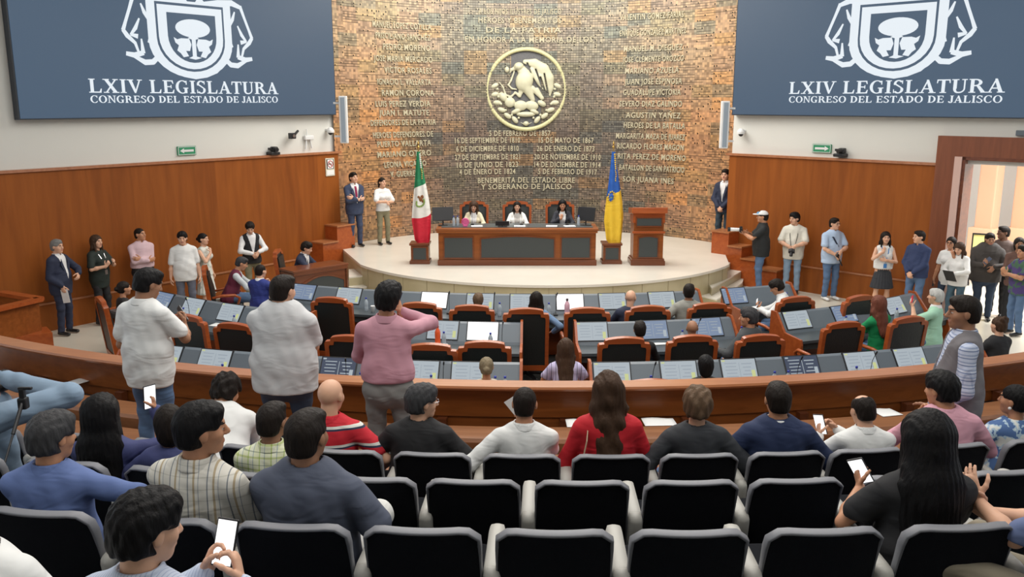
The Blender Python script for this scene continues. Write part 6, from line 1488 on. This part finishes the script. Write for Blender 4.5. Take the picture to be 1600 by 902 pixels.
PP('clapping person with khaki trousers at the right edge, head outside the photo', 1722, 655, 1.54, h=1.72, **SIT, w=1.0, yaw=.62, hair=('short', 'dark'), skin='light', top=cloth('blue_check_shirt', (.12, .16, .30)), sleeve=.75, legs=KHAKI, fig4=-1, arms=({'base': 'desk', 'w': (.06, .44, -.20), 'pole': (.5, -.2, -1), 'f': (-.2, .6, .9), 'n': (-1, 0, 0), 'c': .2}, {'base': 'desk', 'w': (-.02, .42, -.26), 'pole': (.5, -.2, -1), 'f': (-.5, .7, .6), 'n': (-1, 0, .3), 'c': .25}), res=.8)

# ---------------- row D at the bottom left
ltb = stripes('pale_blue_pinstripe', [(0, (.50, .56, .68)), (.75, (.34, .40, .56))], .012, 'X')
r, hd_, fr = PP('person with tousled black hair in a pale blue pinstripe shirt, nearest the camera', 226, 769, 1.70, h=1.76, Yt=2.52, pose='sit', seat=.36, w=1.1, hair=('thick', 'black'), skin='light', top=ltb, collar=ltb, sleeve=1.0, yaw=-.2, head=(.5, .15, 0), lean=.05, legs=DENIM, fig4=(1, .44, .34),
    arms=({'base': 'phone', 'w': (-.05, .30, -.14), 'pole': (1, -.2, -1), 'f': (-.3, .5, .8), 'n': (-1, -.2, 0), 'c': .8}, {'base': 'phone', 'w': (.20, .28, -.15), 'pole': (1, -.3, -1), 'f': (-.4, .4, .8), 'n': (-1, -.3, 0), 'c': .8}), res=.62)
w0 = midw(r, hd_, (0, 0, 0))
t = thing('smartphone', 'large white-lit phone held in both hands by the man at the bottom', 'phone', w0+Vector((0, .01, .05))); t.rotation_euler = (-.35, .06, -.2)
bm = bmesh.new(); box(bm, (0, 0, 0), (.080, .009, .165), None, .004); obj('case', bm, BLACK, t); bm = bmesh.new(); box(bm, (0, -.0055, 0), (.070, .0012, .153)); obj('screen', bm, GLARE, t)
r, hd_, fr = PP('person in a white shirt and jeans at the bottom left corner, head unseen', -78, 748, 1.70, h=1.72, Yt=2.42, pose='sit', seat=.44, side=-.36, w=1.45, hair=('short', 'dark'), top=WHITEC, sleeve=.7, yaw=-.3, legs=DENIM, knees=(.12, .22), arms=('lap', {'base': 'rest', 'w': (.26, .28, -.34), 'f': (-.2, 1, .2), 'n': (-.4, 0, 1)}), res=.7)
held(r, hd_['R'], lambda t: (lambda b: (box(b, (0, .02, .06), (.15, .003, .20), Matrix.Rotation(.2, 4, 'Y')), box(b, (.03, .026, .04), (.14, .003, .18), Matrix.Rotation(-.25, 4, 'Y')), obj('sheets', b, WHITEP, t)))(bmesh.new()), 'folded_papers', 'white papers in the hand at the bottom left corner', 'paper')

# ---------------- people standing in the aisle, backs to the camera
r, hd_, fr = PP('standing person in a white polo shirt and jeans, left, looking down', 230, 419, 1.11, h=1.74, w=1.16, yaw=-.35, hair=('short', 'black'), skin='brown', top=WHITEC, collar=WHITEC, hem=-.17, head=(.4, .35, 0), legs=DENIM, arms=({'base': 'down', 'w': (.16, .22, -.34)}, {'base': 'phone', 'w': (.10, .34, -.26)}), res=.8)
held(r, hd_['R'], phone_fn(), 'smartphone', 'phone held by the standing man in the white polo', 'phone')
r, hd_, fr = PP('standing heavy person in a pale grey T-shirt with folded arms', 441, 429, 1.11, h=1.72, w=1.52, yaw=-.12, hair=('fade', 'dark'), skin='light', top=cloth('pale_grey_tee', (.58, .59, .60)), collar=cloth('tee_rib', (.10, .11, .12)), hem=-.13, legs=DENIMD, head=(.35, .12, 0), arms=('cross', {'base': 'cross', 'w': (-.02, .27, -.30)}), res=.8)
pk = cloth('rose_shirt', (.53, .27, .33))
r, hd_, fr = PP('standing person in a rose pink shirt and grey trousers with a phone at the face', 606, 440, 1.11, h=1.72, w=1.10, hair=('thick', 'black'), top=pk, collar=pk, sleeve=1.0, tuck=True, hem=.04, legs=GREYC, head=(.2, .0, .12), arms=({'base': 'cross', 'w': (.02, .26, -.30)}, {'base': 'up', 'w': (.09, .20, .02), 'pole': (1.2, .1, -.6), 'f': (-.35, .1, .9), 'n': (-.9, .3, 0), 'c': .8}), res=.8)
held(r, hd_['R'], phone_fn(False), 'smartphone', 'phone raised to the face by the standing man in the pink shirt', 'phone')
bm = bmesh.new(); t_ = fr['t']
for sx in (-.08, .08): box(bm, tuple(t_(sx, -.128, -.075)), (.11, .006, .010))
obj('pocket_welt', bm, GREYC, r)
# the walking man in the vest
vst = stripes('blue_plaid_shirt', [(0, (.50, .55, .68)), (.4, (.16, .21, .36)), (.55, (.55, .60, .72)), (.8, (.30, .36, .52))], .05, 'Z', [(0, (1, 1, 1)), (.6, (.75, .78, .85)), (.7, (1, 1, 1))], .06)
PP('bearded person walking left in a grey vest over a blue plaid shirt', 1508, 461, 1.11, h=1.70, w=1.12, yaw=1.25, hair=('fade', 'dark'), skin='brown', top=cloth('grey_vest', (.16, .15, .16)), inner=vst, jacket='vest', sleeve=1.0, hem=-.12, legs=DENIMD, head=(-.1, .05, 0), collar=vst, knees=(.18, -.12),
   arms=({'base': 'down', 'w': (.20, .20, -.50), 'f': (0, .6, -.6)}, {'base': 'down', 'w': (.24, -.05, -.60)}), res=.8)

# ---------------- along the left wall
W0 = cloth('white_dress_shirt', (.74, .74, .74))
r, hd_, fr = PP('standing person with grey hair in a dark navy suit and open white collar, far left', 88, 374, 0, h=1.76, yaw=-1.75, w=1.08, hair=('short', 'grey'), skin='light', top=NAVYC, inner=W0, jacket=True, collar=W0, sleeve=1.0, legs=NAVYC, hem=-.18, head=(.05, 0, 0), arms=({'base': 'clasp', 'w': (.12, .30, -.32)}, {'base': 'down', 'w': (.18, .18, -.50)}))
held(r, hd_['R'], lambda t: (lambda b: (box(b, (0, .015, .10), (.14, .003, .24)), obj('sheet', b, WHITEP, t)))(bmesh.new()), 'paper_sheet', 'white paper hanging from the hand of the navy suit man at the far left', 'paper')
PP('standing person with long dark hair in a black blouse and lanyard by the left wall', 150, 367, 0, h=1.66, yaw=-1.9, sex='f', w=1.1, hair=('long', 'brown'), skin='light', top=cloth('bottle_green_black', (.012, .02, .016)), sleeve=.7, legs=BLACKC, lanyard=METAL, hem=-.2, arms=({'base': 'phone', 'w': (.06, .32, -.25)}, {'base': 'phone', 'w': (.10, .28, -.27)}))
PP('standing bald person in a pale pink shirt with folded arms by the left wall', 218, 356, 0, h=1.76, yaw=-2.35, w=1.2, hair=('buzz', 'dark'), top=cloth('pale_pink_shirt', (.64, .46, .50)), collar=cloth('pale_pink_collar', (.64, .46, .50)), sleeve=1.0, tuck=True, hem=.04, legs=BLACKC, head=(-.5, -.1, 0), arms=('cross', {'base': 'cross', 'w': (-.02, .26, -.31)}))
PP('standing person in a loose white T-shirt by the left wall', 284, 362, 0, h=1.72, yaw=-2.75, w=1.18, hair=('thick', 'black'), skin='light', top=WHITEC, sleeve=.72, hem=-.16, legs=cloth('slate_trousers', (.12, .13, .17)), head=(.1, .1, 0), arms=('down', 'down'))
PP('standing person in a sleeveless white floral dress, hand at the mouth, by the left wall', 317, 364, 0, h=1.64, yaw=-1.75, sex='f', w=.98, hair=('bun', 'black'), skin='light', top=floral('white_floral', (.66, .66, .60), (.42, .46, .40), 12, .60), sleeve=0, hem=-.1, skirt=(MATS['white_floral'], .48), arms=('down', 'chin'))
PP('standing person in a black vest over a white shirt looking down, by the left wall', 390, 347, 0, h=1.72, yaw=-2.5, w=1.0, hair=('thick', 'dark'), skin='light', top=BLACKC, inner=W0, jacket='vest', collar=W0, sleeve=1.0, hem=-.1, legs=OLIVE, head=(.3, .45, 0), arms=({'base': 'clasp', 'w': (.05, .28, -.35)}, {'base': 'clasp', 'w': (.07, .26, -.37)}))
def chair_under(fr, yaw, label, group='deputies chairs'):
    l = fr['loc']; dup(chair_proto, (l.x+.02*sin(yaw), l.y-.02*cos(yaw), 0), yaw, label, group)
S0 = dict(pose='sit', seat=.52)
r, hd_, fr = PP('seated person in a burgundy vest over a pale shirt leaning right, left desks', 377, 401, 0, h=1.70, **S0, yaw=-1.3, hair=('fade', 'salt'), top=cloth('burgundy_vest', (.13, .015, .04)), inner=cloth('pale_grey_shirt', (.50, .54, .56)), jacket='vest', sleeve=1.0, lean=.35, arms=('desk', 'desk'), head=(0, .3, 0)); chair_under(fr, -1.3, L_+'under the man in the burgundy vest')
r, hd_, fr = PP('seated person in a royal blue jacket seen from behind, left desks', 407, 413, 0, h=1.68, **S0, yaw=-.35, hair=('buzz', 'dark'), skin='light', top=cloth('royal_blue_jacket', (.02, .035, .20)), sleeve=1.0, jacket=True, collar=WHITEC, lean=.1, arms=('desk', 'chin'), head=(.2, .1, 0))
fr = PP('seated person in a navy suit and white shirt writing at the side desk', 479, 378, 0, Yt=17.45, h=1.72, **S0, yaw=-1.75, w=1.08, hair=('thick', 'dark'), skin='light', top=NAVYC, inner=W0, jacket=True, collar=W0, sleeve=1.0, lean=.28, head=(0, .25, 0), arms=('desk', {'base': 'desk', 'w': (.06, .40, -.32)}))[2]; chair_under(fr, -1.5, L_+'large one at the side desk below the left wall')
PP('seated person with dark tied hair, mostly hidden by the white polo man', 193, 439, 0, h=1.64, **S0, yaw=-.9, sex='f', hair=('bun', 'dark'), top=BLACKC, sleeve=1.0, lean=.1, arms=('desk', 'desk'))

# ---------------- deputies seen from behind at their desks
PP('seated deputy, only a small brown-haired crown above the chair, first row', 747, 458, 0, Yt=CH['f2'][1], h=1.60, **S0, hair=('short', 'lbrown'), top=cloth('brown_jacket', (.10, .06, .04)), sleeve=1.0, arms=('desk', 'desk'))
PP('seated deputy with smooth dark hair beside the centre aisle, first row', 838, 455, 0, h=1.66, **S0, sex='f', hair=('long', 'dark'), top=cloth('denim_jacket', (.16, .26, .42)), sleeve=1.0, arms=('desk', {'base': 'rest', 'w': (.28, .10, -.38)}))
PP('seated bald deputy in a dark blue suit, first row', 986, 453, 0, Yt=CH['f5'][1], h=1.68, **S0, hair=('bald', 'dark'), skin='light', top=NAVYC, sleeve=1.0, jacket=True, head=(.4, .1, 0), arms=('desk', 'desk'))
PP('seated deputy in a grey jacket with short dark hair, first row right', 1077, 443, 0, h=1.76, **S0, yaw=.0, w=1.1, hair=('fade', 'dark'), skin='brown', top=cloth('stone_jacket', (.27, .27, .24)), sleeve=1.0, jacket=True, collar=MATS['stone_jacket'], head=(.2, .05, 0), arms=({'base': 'rest', 'w': (.30, .1, -.4)}, 'desk'))
r, hd_, fr = PP('seated person in a white shirt turned left reading a phone, by the stone steps', 1214, 437, 0, h=1.68, **S0, yaw=1.15, hair=('thick', 'dark'), top=WHITEC, sleeve=1.0, collar=WHITEC, lean=.35, head=(0, .4, 0), arms=({'base': 'phone', 'w': (.08, .34, -.24)}, 'desk'))
held(r, hd_['L'], phone_fn(), 'smartphone', 'phone read by the seated person in white by the stone steps', 'phone')
PP('seated deputy with short dark hair, middle row right of the aisle', 1000, 502, 0, Yt=CH['m7'][1], h=1.62, **S0, hair=('short', 'dark'), top=BLACKC, sleeve=1.0, arms=('desk', 'desk'))
PP('seated deputy with a brown bald head, middle row right', 1082, 500, 0, Yt=CH['m8'][1], h=1.62, **S0, hair=('bald', 'dark'), skin='brown', top=cloth('grey_suit_b', (.10, .10, .11)), sleeve=1.0, arms=('desk', 'desk'))
r, hd_, fr = PP('seated grey-haired deputy in a dark suit looking left with a white cup, middle row right', 1170, 481, 0, Yt=CH['m9'][1]+.06, h=1.72, **S0, yaw=.75, w=1.08, hair=('thick', 'salt'), skin='tan', top=cloth('graphite_suit', (.05, .055, .06)), sleeve=1.0, jacket=True, head=(-.5, .05, 0), arms=({'base': 'rest', 'w': (.22, .30, -.30), 'f': (0, 1, .1), 'n': (-1, 0, 0), 'c': .8}, 'lap'))
held(r, hd_['L'], lambda t: (lambda b: (lathe(b, [(.025, -.05), (.034, .05), (.036, .055), (.032, .053), (.022, -.04)], 14, Matrix.Rotation(-pi/2, 4, 'X')), obj('cup_body', b, WHITEPL, t)))(bmesh.new()), 'paper_cup', 'white cup in the hand of the grey-haired man looking left', 'cup')
PP('seated deputy with long reddish hair in a bright green top, right block', 1373, 461, 0, Yt=12.2, h=1.70, **S0, sex='f', yaw=.35, hair=('long', 'red'), top=cloth('bright_green', (.0, .22, .07)), sleeve=1.0, arms=('desk', 'desk'), side=-.12)
r, hd_, fr = PP('seated grey-haired person in a mint shirt lifting something red, right block', 1463, 451, 0, h=1.68, **S0, yaw=.9, hair=('short', 'white'), skin='light', top=cloth('mint_shirt', (.36, .62, .46)), sleeve=.62, collar=WHITEC, arms=({'base': 'phone', 'w': (.14, .30, -.02)}, 'desk'))
held(r, hd_['L'], lambda t: (lambda b: (box(b, (0, .02, .03), (.09, .02, .13), None, .008), obj('cover', b, mat('red_cover', (.55, .02, .05)), t), obj('white_label', (lambda c: (box(c, (0, .032, .03), (.05, .002, .05)), c)[1])(bmesh.new()), WHITEP, t)))(bmesh.new()), 'red_folder', 'small red object lifted by the grey-haired person in mint', 'folder')
PP('seated person with pinned-up brown hair in a black jacket, behind the rail at the right', 1562, 494, 0, h=1.68, **S0, sex='f', yaw=.35, w=1.2, hair=('updo', 'brown'), skin='light', top=BLACKC, sleeve=1.0, lanyard=WHITEPL, arms=('desk', 'desk'))
PP('seated deputy with an ash-blond bun just behind the rail', 760, 557, 0, h=1.62, **S0, sex='f', hair=('bun', 'blond'), top=cloth('ivory_blouse', (.6, .56, .48)), sleeve=1.0, arms=('desk', 'desk'))
PP('seated deputy with long brown hair in a lilac top behind the rail', 884, 528, 0, h=1.70, **S0, sex='f', hair=('long', 'brown'), top=stripes('lilac_print', [(0, (.55, .5, .72)), (.6, (.12, .12, .2)), (.75, (.6, .55, .75))], .05, 'X'), sleeve=.6, arms=('desk', 'desk'))
PP('seated deputy with short black hair just behind the rail, right of the middle', 1103, 554, 0, h=1.60, **S0, hair=('bob', 'black'), sex='f', top=BLACKC, sleeve=1.0, arms=('desk', 'desk'))

# ---------------- along the right wall
r, hd_, fr = PP('photographer in a black polo, jeans and a white and blue cap aiming a camera left', 1192, 329, 0, h=1.70, wd=.68, yaw=1.35, w=1.22, hair=('fade', 'dark'), top=cloth('black_polo', (.015, .017, .018)), collar=MATS['black_polo'], sleeve=.62, legs=DENIM, hem=-.14, arms=({'base': 'up', 'w': (.02, .36, -.20), 'f': (-.1, 1, .3), 'n': (0, 0, 1)}, {'base': 'up', 'w': (.02, .30, -.18), 'f': (-.4, .9, .3), 'n': (-1, 0, 0)}))
bm = bmesh.new(); h_ = fr['hd']; 
f = Field(fr['Hc']-.2, fr['Hc']+.2, .010); f.ell(h_(0, -.005, .045), (.092, .112, .085), None, .01); f.cut(h_(0, 0, .045), (0, 0, -1), .004); f.ell(h_(0, .12, .052), (.07, .075, .012), None, .01); o = link('cap', np_mesh('cap', [f.mesh()]), WHITEPL, r); o['label'] = 'white and blue baseball cap'
f = Field(fr['Hc']-.2, fr['Hc']+.2, .010); f.ell(h_(0, .05, .065), (.06, .070, .045), None, .01); link('cap_front', np_mesh('cap_front', [f.mesh()]), mat('cap_blue', (.1, .3, .5)), o)
def slr(t, tele=False, m2=WHITEPL):
    bm = bmesh.new(); box(bm, (0, .02, 0), (.13, .07, .095), None, .012); box(bm, (0, .02, .058), (.05, .06, .03), None, .008); obj('body', bm, BLACK, t)
    bm = bmesh.new(); cyl(bm, (0, .05, 0), (0, .05+(.20 if tele else .09), 0), .036, .042 if tele else .034, 18); obj('lens', bm, m2 if tele else BLACK, t)
    if tele: bm = bmesh.new(); cyl(bm, (0, .24, 0), (0, .30, 0), .046, .050, 18); obj('lens_hood', bm, BLACK, t)
yw = 1.35; t = thing('photo_camera', 'camera with a long white telephoto lens held by the capped photographer', 'camera', midw(r, hd_, (0, .02, .04)), yw); slr(t, True)
r, hd_, fr = PP('standing person in a loose cream T-shirt and light jeans holding a camera at the waist', 1242, 332, 0, h=1.72, yaw=2.75, w=1.16, hair=('thick', 'black'), skin='light', top=cloth('cream_tee', (.68, .66, .58)), sleeve=.72, hem=-.18, legs=DENIML, head=(.6, .1, 0), arms=({'base': 'clasp', 'w': (.05, .28, -.38)}, {'base': 'clasp', 'w': (.07, .26, -.40)}))
yw = 2.75; t = thing('photo_camera', 'black camera held at the waist by the man in the cream T-shirt', 'camera', midw(r, hd_, (0, .05, .0))); t.rotation_euler = (-.9, 0, yw); slr(t)
bm = bmesh.new(); tube(bm, [fr['t'](-.07, .02, .50), fr['t'](-.08, .14, .34), fr['t'](-.04, .2, .12), fr['t'](.04, .2, .12), fr['t'](.08, .14, .34), fr['t'](.07, .02, .50)], .006, 5); obj('camera_strap', bm, BLACK, r)
r, hd_, fr = PP('standing person in a light blue polo and jeans with a dark shoulder strap, right wall', 1305, 340, 0, h=1.76, yaw=-2.85, w=1.18, hair=('fade', 'dark'), skin='light', top=cloth('sky_polo', (.42, .54, .72)), collar=cloth('sky_collar', (.42, .54, .72)), sleeve=.62, hem=-.14, legs=DENIM, shoe=SNEAK, glasses=BLACK, head=(-.3, 0, 0), arms=({'base': 'clasp', 'w': (.02, .28, -.36)}, {'base': 'clasp', 'w': (.08, .26, -.44)}))
bm = bmesh.new(); tube(bm, [fr['t'](.11, .02, .49), fr['t'](.08, .13, .40), fr['t'](-.02, .165, .22), fr['t'](-.14, .12, .05)], 1, prof=[(-.015, -.003), (.015, -.003), (.015, .003), (-.015, .003)], up=(0, 1, 0)); obj('shoulder_strap', bm, NAVYC, r)
held(r, hd_['R'], lambda t: (lambda b: (cyl(b, (0, .03, -.08), (0, .03, .20), .014), box(b, (0, .03, -.10), (.06, .05, .06), None, .01), obj('grip', b, BLACK, t)))(bmesh.new()), 'camera_grip', 'dark stick-like camera grip held by the man in the light blue polo', 'camera grip')
PP('standing person in a white sleeveless top and black pleated skirt, hand at the mouth', 1385, 362, 0, h=1.64, yaw=2.95, sex='f', w=1.06, hair=('long', 'dark'), skin='light', top=WHITEC, sleeve=0, tuck=True, hem=.02, skirt=(cloth('black_pleats', (.03, .033, .04)), .40), lanyard=cloth('blue_lanyard', (.05, .2, .5)), arms=({'base': 'cross', 'w': (.0, .22, -.28)}, 'chin'), head=(0, 0, 0))
PP('standing person in a navy shirt and jeans looking left with clasped hands, right wall', 1437, 360, 0, h=1.74, yaw=2.15, w=1.16, hair=('fade', 'dark'), skin='light', top=cloth('navy_shirt', (.02, .035, .10)), collar=cloth('navy_collar', (.02, .035, .10)), sleeve=1.0, hem=-.10, legs=DENIM, head=(.5, 0, 0), arms=('clasp', 'clasp'))
r, hd_, fr = PP('standing person with glasses and dark hair in a white top, half hidden near the doorway', 1487, 370, 0, h=1.62, yaw=2.3, sex='f', hair=('bob', 'dark'), top=WHITEC, sleeve=.6, glasses=BLACK, hem=-.2, legs=DENIMD, arms=({'base': 'up', 'w': (.2, .34, -.05)}, 'down'))
held(r, hd_['R'], phone_fn(False), 'smartphone', 'dark phone held by the person with glasses near the doorway', 'phone')
r, hd_, fr = PP('standing person with long dark hair in a white blouse holding a tablet near the doorway', 1500, 379, 0, h=1.58, yaw=2.2, sex='f', w=1.08, hair=('long', 'brown'), skin='light', top=cloth('white_blouse', (.74, .74, .72)), sleeve=1.0, collar=WHITEC, hem=-.12, legs=cloth('teal_jeans', (.05, .10, .14)), head=(0, .35, 0), arms=({'base': 'clasp', 'w': (.06, .30, -.34)}, {'base': 'clasp', 'w': (.05, .28, -.36)}))
yw = 2.2; t = thing('tablet', 'dark tablet held by the woman in the white blouse near the doorway', 'tablet', midw(r, hd_, (0, .06, .03)), yw); t.rotation_euler = (.9, 0, yw)
bm = bmesh.new(); box(bm, (0, 0, 0), (.20, .27, .009), None, .003); obj('case', bm, BLACK, t); bm = bmesh.new(); box(bm, (0, 0, .0055), (.18, .24, .001)); obj('screen', bm, UI3, t)
DK = cloth('dark_taupe_shirt', (.045, .038, .034))
r, hd_, fr = PP('large person in a dark taupe shirt standing in the doorway', 1548, 364, 0, h=1.72, yaw=2.75, w=1.62, hair=('short', 'dark'), skin='brown', top=DK, collar=DK, sleeve=1.0, hem=-.14, legs=DENIMD, head=(-.2, .1, 0), arms=({'base': 'clasp', 'w': (.10, .30, -.32)}, {'base': 'phone', 'w': (.08, .34, -.28)}))
held(r, hd_['R'], phone_fn(False), 'smartphone', 'dark phone in the hand of the large man in the doorway', 'phone')
PP('person with cropped hair in a brown plaid shirt, behind the large man in the doorway', 1569, 353, 0, h=1.80, yaw=2.4, w=1.1, hair=('fade', 'dark'), skin='dark', top=cloth('brown_plaid', (.11, .075, .065)), sleeve=1.0, legs=BLACKC, head=(.8, 0, 0), arms=('down', 'down'))
PP('person in a violet and green top at the right photo edge holding a phone', 1600, 383, 0, h=1.66, yaw=1.7, w=1.1, hair=('short', 'dark'), top=floral('violet_green', (.06, .04, .16), (.05, .12, .07), 9, .52), sleeve=.6, legs=DENIM, arms=({'base': 'phone', 'w': (.06, .36, -.22)}, {'base': 'phone', 'w': (.1, .32, -.24)}))
PP('person with a big dark hair shape behind the violet top, right photo edge', 1594, 371, 0, h=1.70, yaw=2.8, sex='f', hair=('bob', 'dark'), skin='brown', top=cloth('brown_top', (.12, .06, .045)), sleeve=1.0, legs=BLACKC, arms=('down', 'clasp'))

# ---------------- on the stage
PP('standing person in a navy suit and red tie with folded arms on the stage', 552, 269, .65, h=1.78, yaw=-2.55, w=1.06, hair=('short', 'dark'), skin='light', top=cloth('blue_suit', (.035, .05, .10)), inner=W0, jacket=True, collar=W0, tie=cloth('crimson_tie', (.25, .01, .06)), sleeve=1.0, legs=MATS['blue_suit'], hem=-.16, head=(-.2, -.1, 0), arms=('cross', {'base': 'cross', 'w': (-.02, .26, -.31)}))
PP('standing person in a loose white top and olive trousers on the stage', 597, 277, .65, h=1.68, yaw=-2.6, sex='f', w=1.05, hair=('pony', 'dark'), skin='light', top=WHITEC, sleeve=.75, hem=-.05, legs=OLIVE, head=(-.3, -.05, 0), arms=({'base': 'cross', 'w': (.02, .24, -.32)}, {'base': 'clasp', 'w': (.0, .26, -.30)}))
PP('standing person in a dark suit half hidden behind the right wooden wall on the stage', 1134, 264, .65, h=1.80, yaw=2.5, w=1.0, hair=('short', 'dark'), skin='light', top=NAVYC, inner=W0, jacket=True, collar=W0, sleeve=1.0, legs=cloth('dark_teal_trousers', (.02, .04, .06)), arms=('clasp', 'clasp'))
IV = cloth('ivory_blazer', (.62, .56, .40))
S1 = dict(pose='sit', seat=.50)
PP('seated person with straight brown hair in an ivory blazer at the stage desk, left', 740, 315, .65, Yt=DY+1.22, h=1.66, **S1, yaw=pi, sex='f', w=1.02, hair=('straight', 'brown'), skin='light', top=IV, sleeve=1.0, jacket='open', inner=W0, lean=.12, head=(0, .2, 0), arms=('desk', 'desk'))
PP('seated person with dark shoulder-length hair in a white blazer at the stage desk, middle', 808, 315, .65, Yt=DY+1.22, h=1.66, **S1, yaw=pi, sex='f', w=1.02, hair=('long', 'dark'), skin='light', top=cloth('white_blazer', (.76, .76, .73)), sleeve=1.0, jacket='open', inner=cloth('print_blouse', (.5, .48, .45)), lean=.10, arms=('desk', 'desk'))
PP('seated person in a black blazer at the stage desk, hand at the chin', 879, 312, .65, Yt=DY+1.22, h=1.70, **S1, yaw=pi, sex='f', w=1.02, hair=('long', 'black'), top=cloth('black_blazer', (.018, .02, .03)), sleeve=1.0, jacket='open', inner=W0, lean=.12, head=(0, .1, 0), arms=('desk', {'base': 'chin', 'w': (.04, .24, -.14)}))
# black monopod at the far left
t = thing('monopod', 'black monopod with a phone clamp standing at the far left by the jeans leg', 'monopod', at_y(4, 735, 4.6)); p1 = at_y(36, 625, 4.9)-Vector(t.location)
bm = bmesh.new(); cyl(bm, (0, 0, 0), p1*.55, .006); cyl(bm, p1*.5, p1, .011); obj('pole', bm, BLACK, t)
bm = bmesh.new(); box(bm, p1+Vector((0, 0, -.02)), (.05, .05, .07), None, .01); box(bm, p1+Vector((0, 0, .04)), (.03, .03, .06), None, .005); box(bm, p1+Vector((.02, 0, .07)), (.08, .02, .015), None, .004); obj('clamp', bm, BLACK, t)
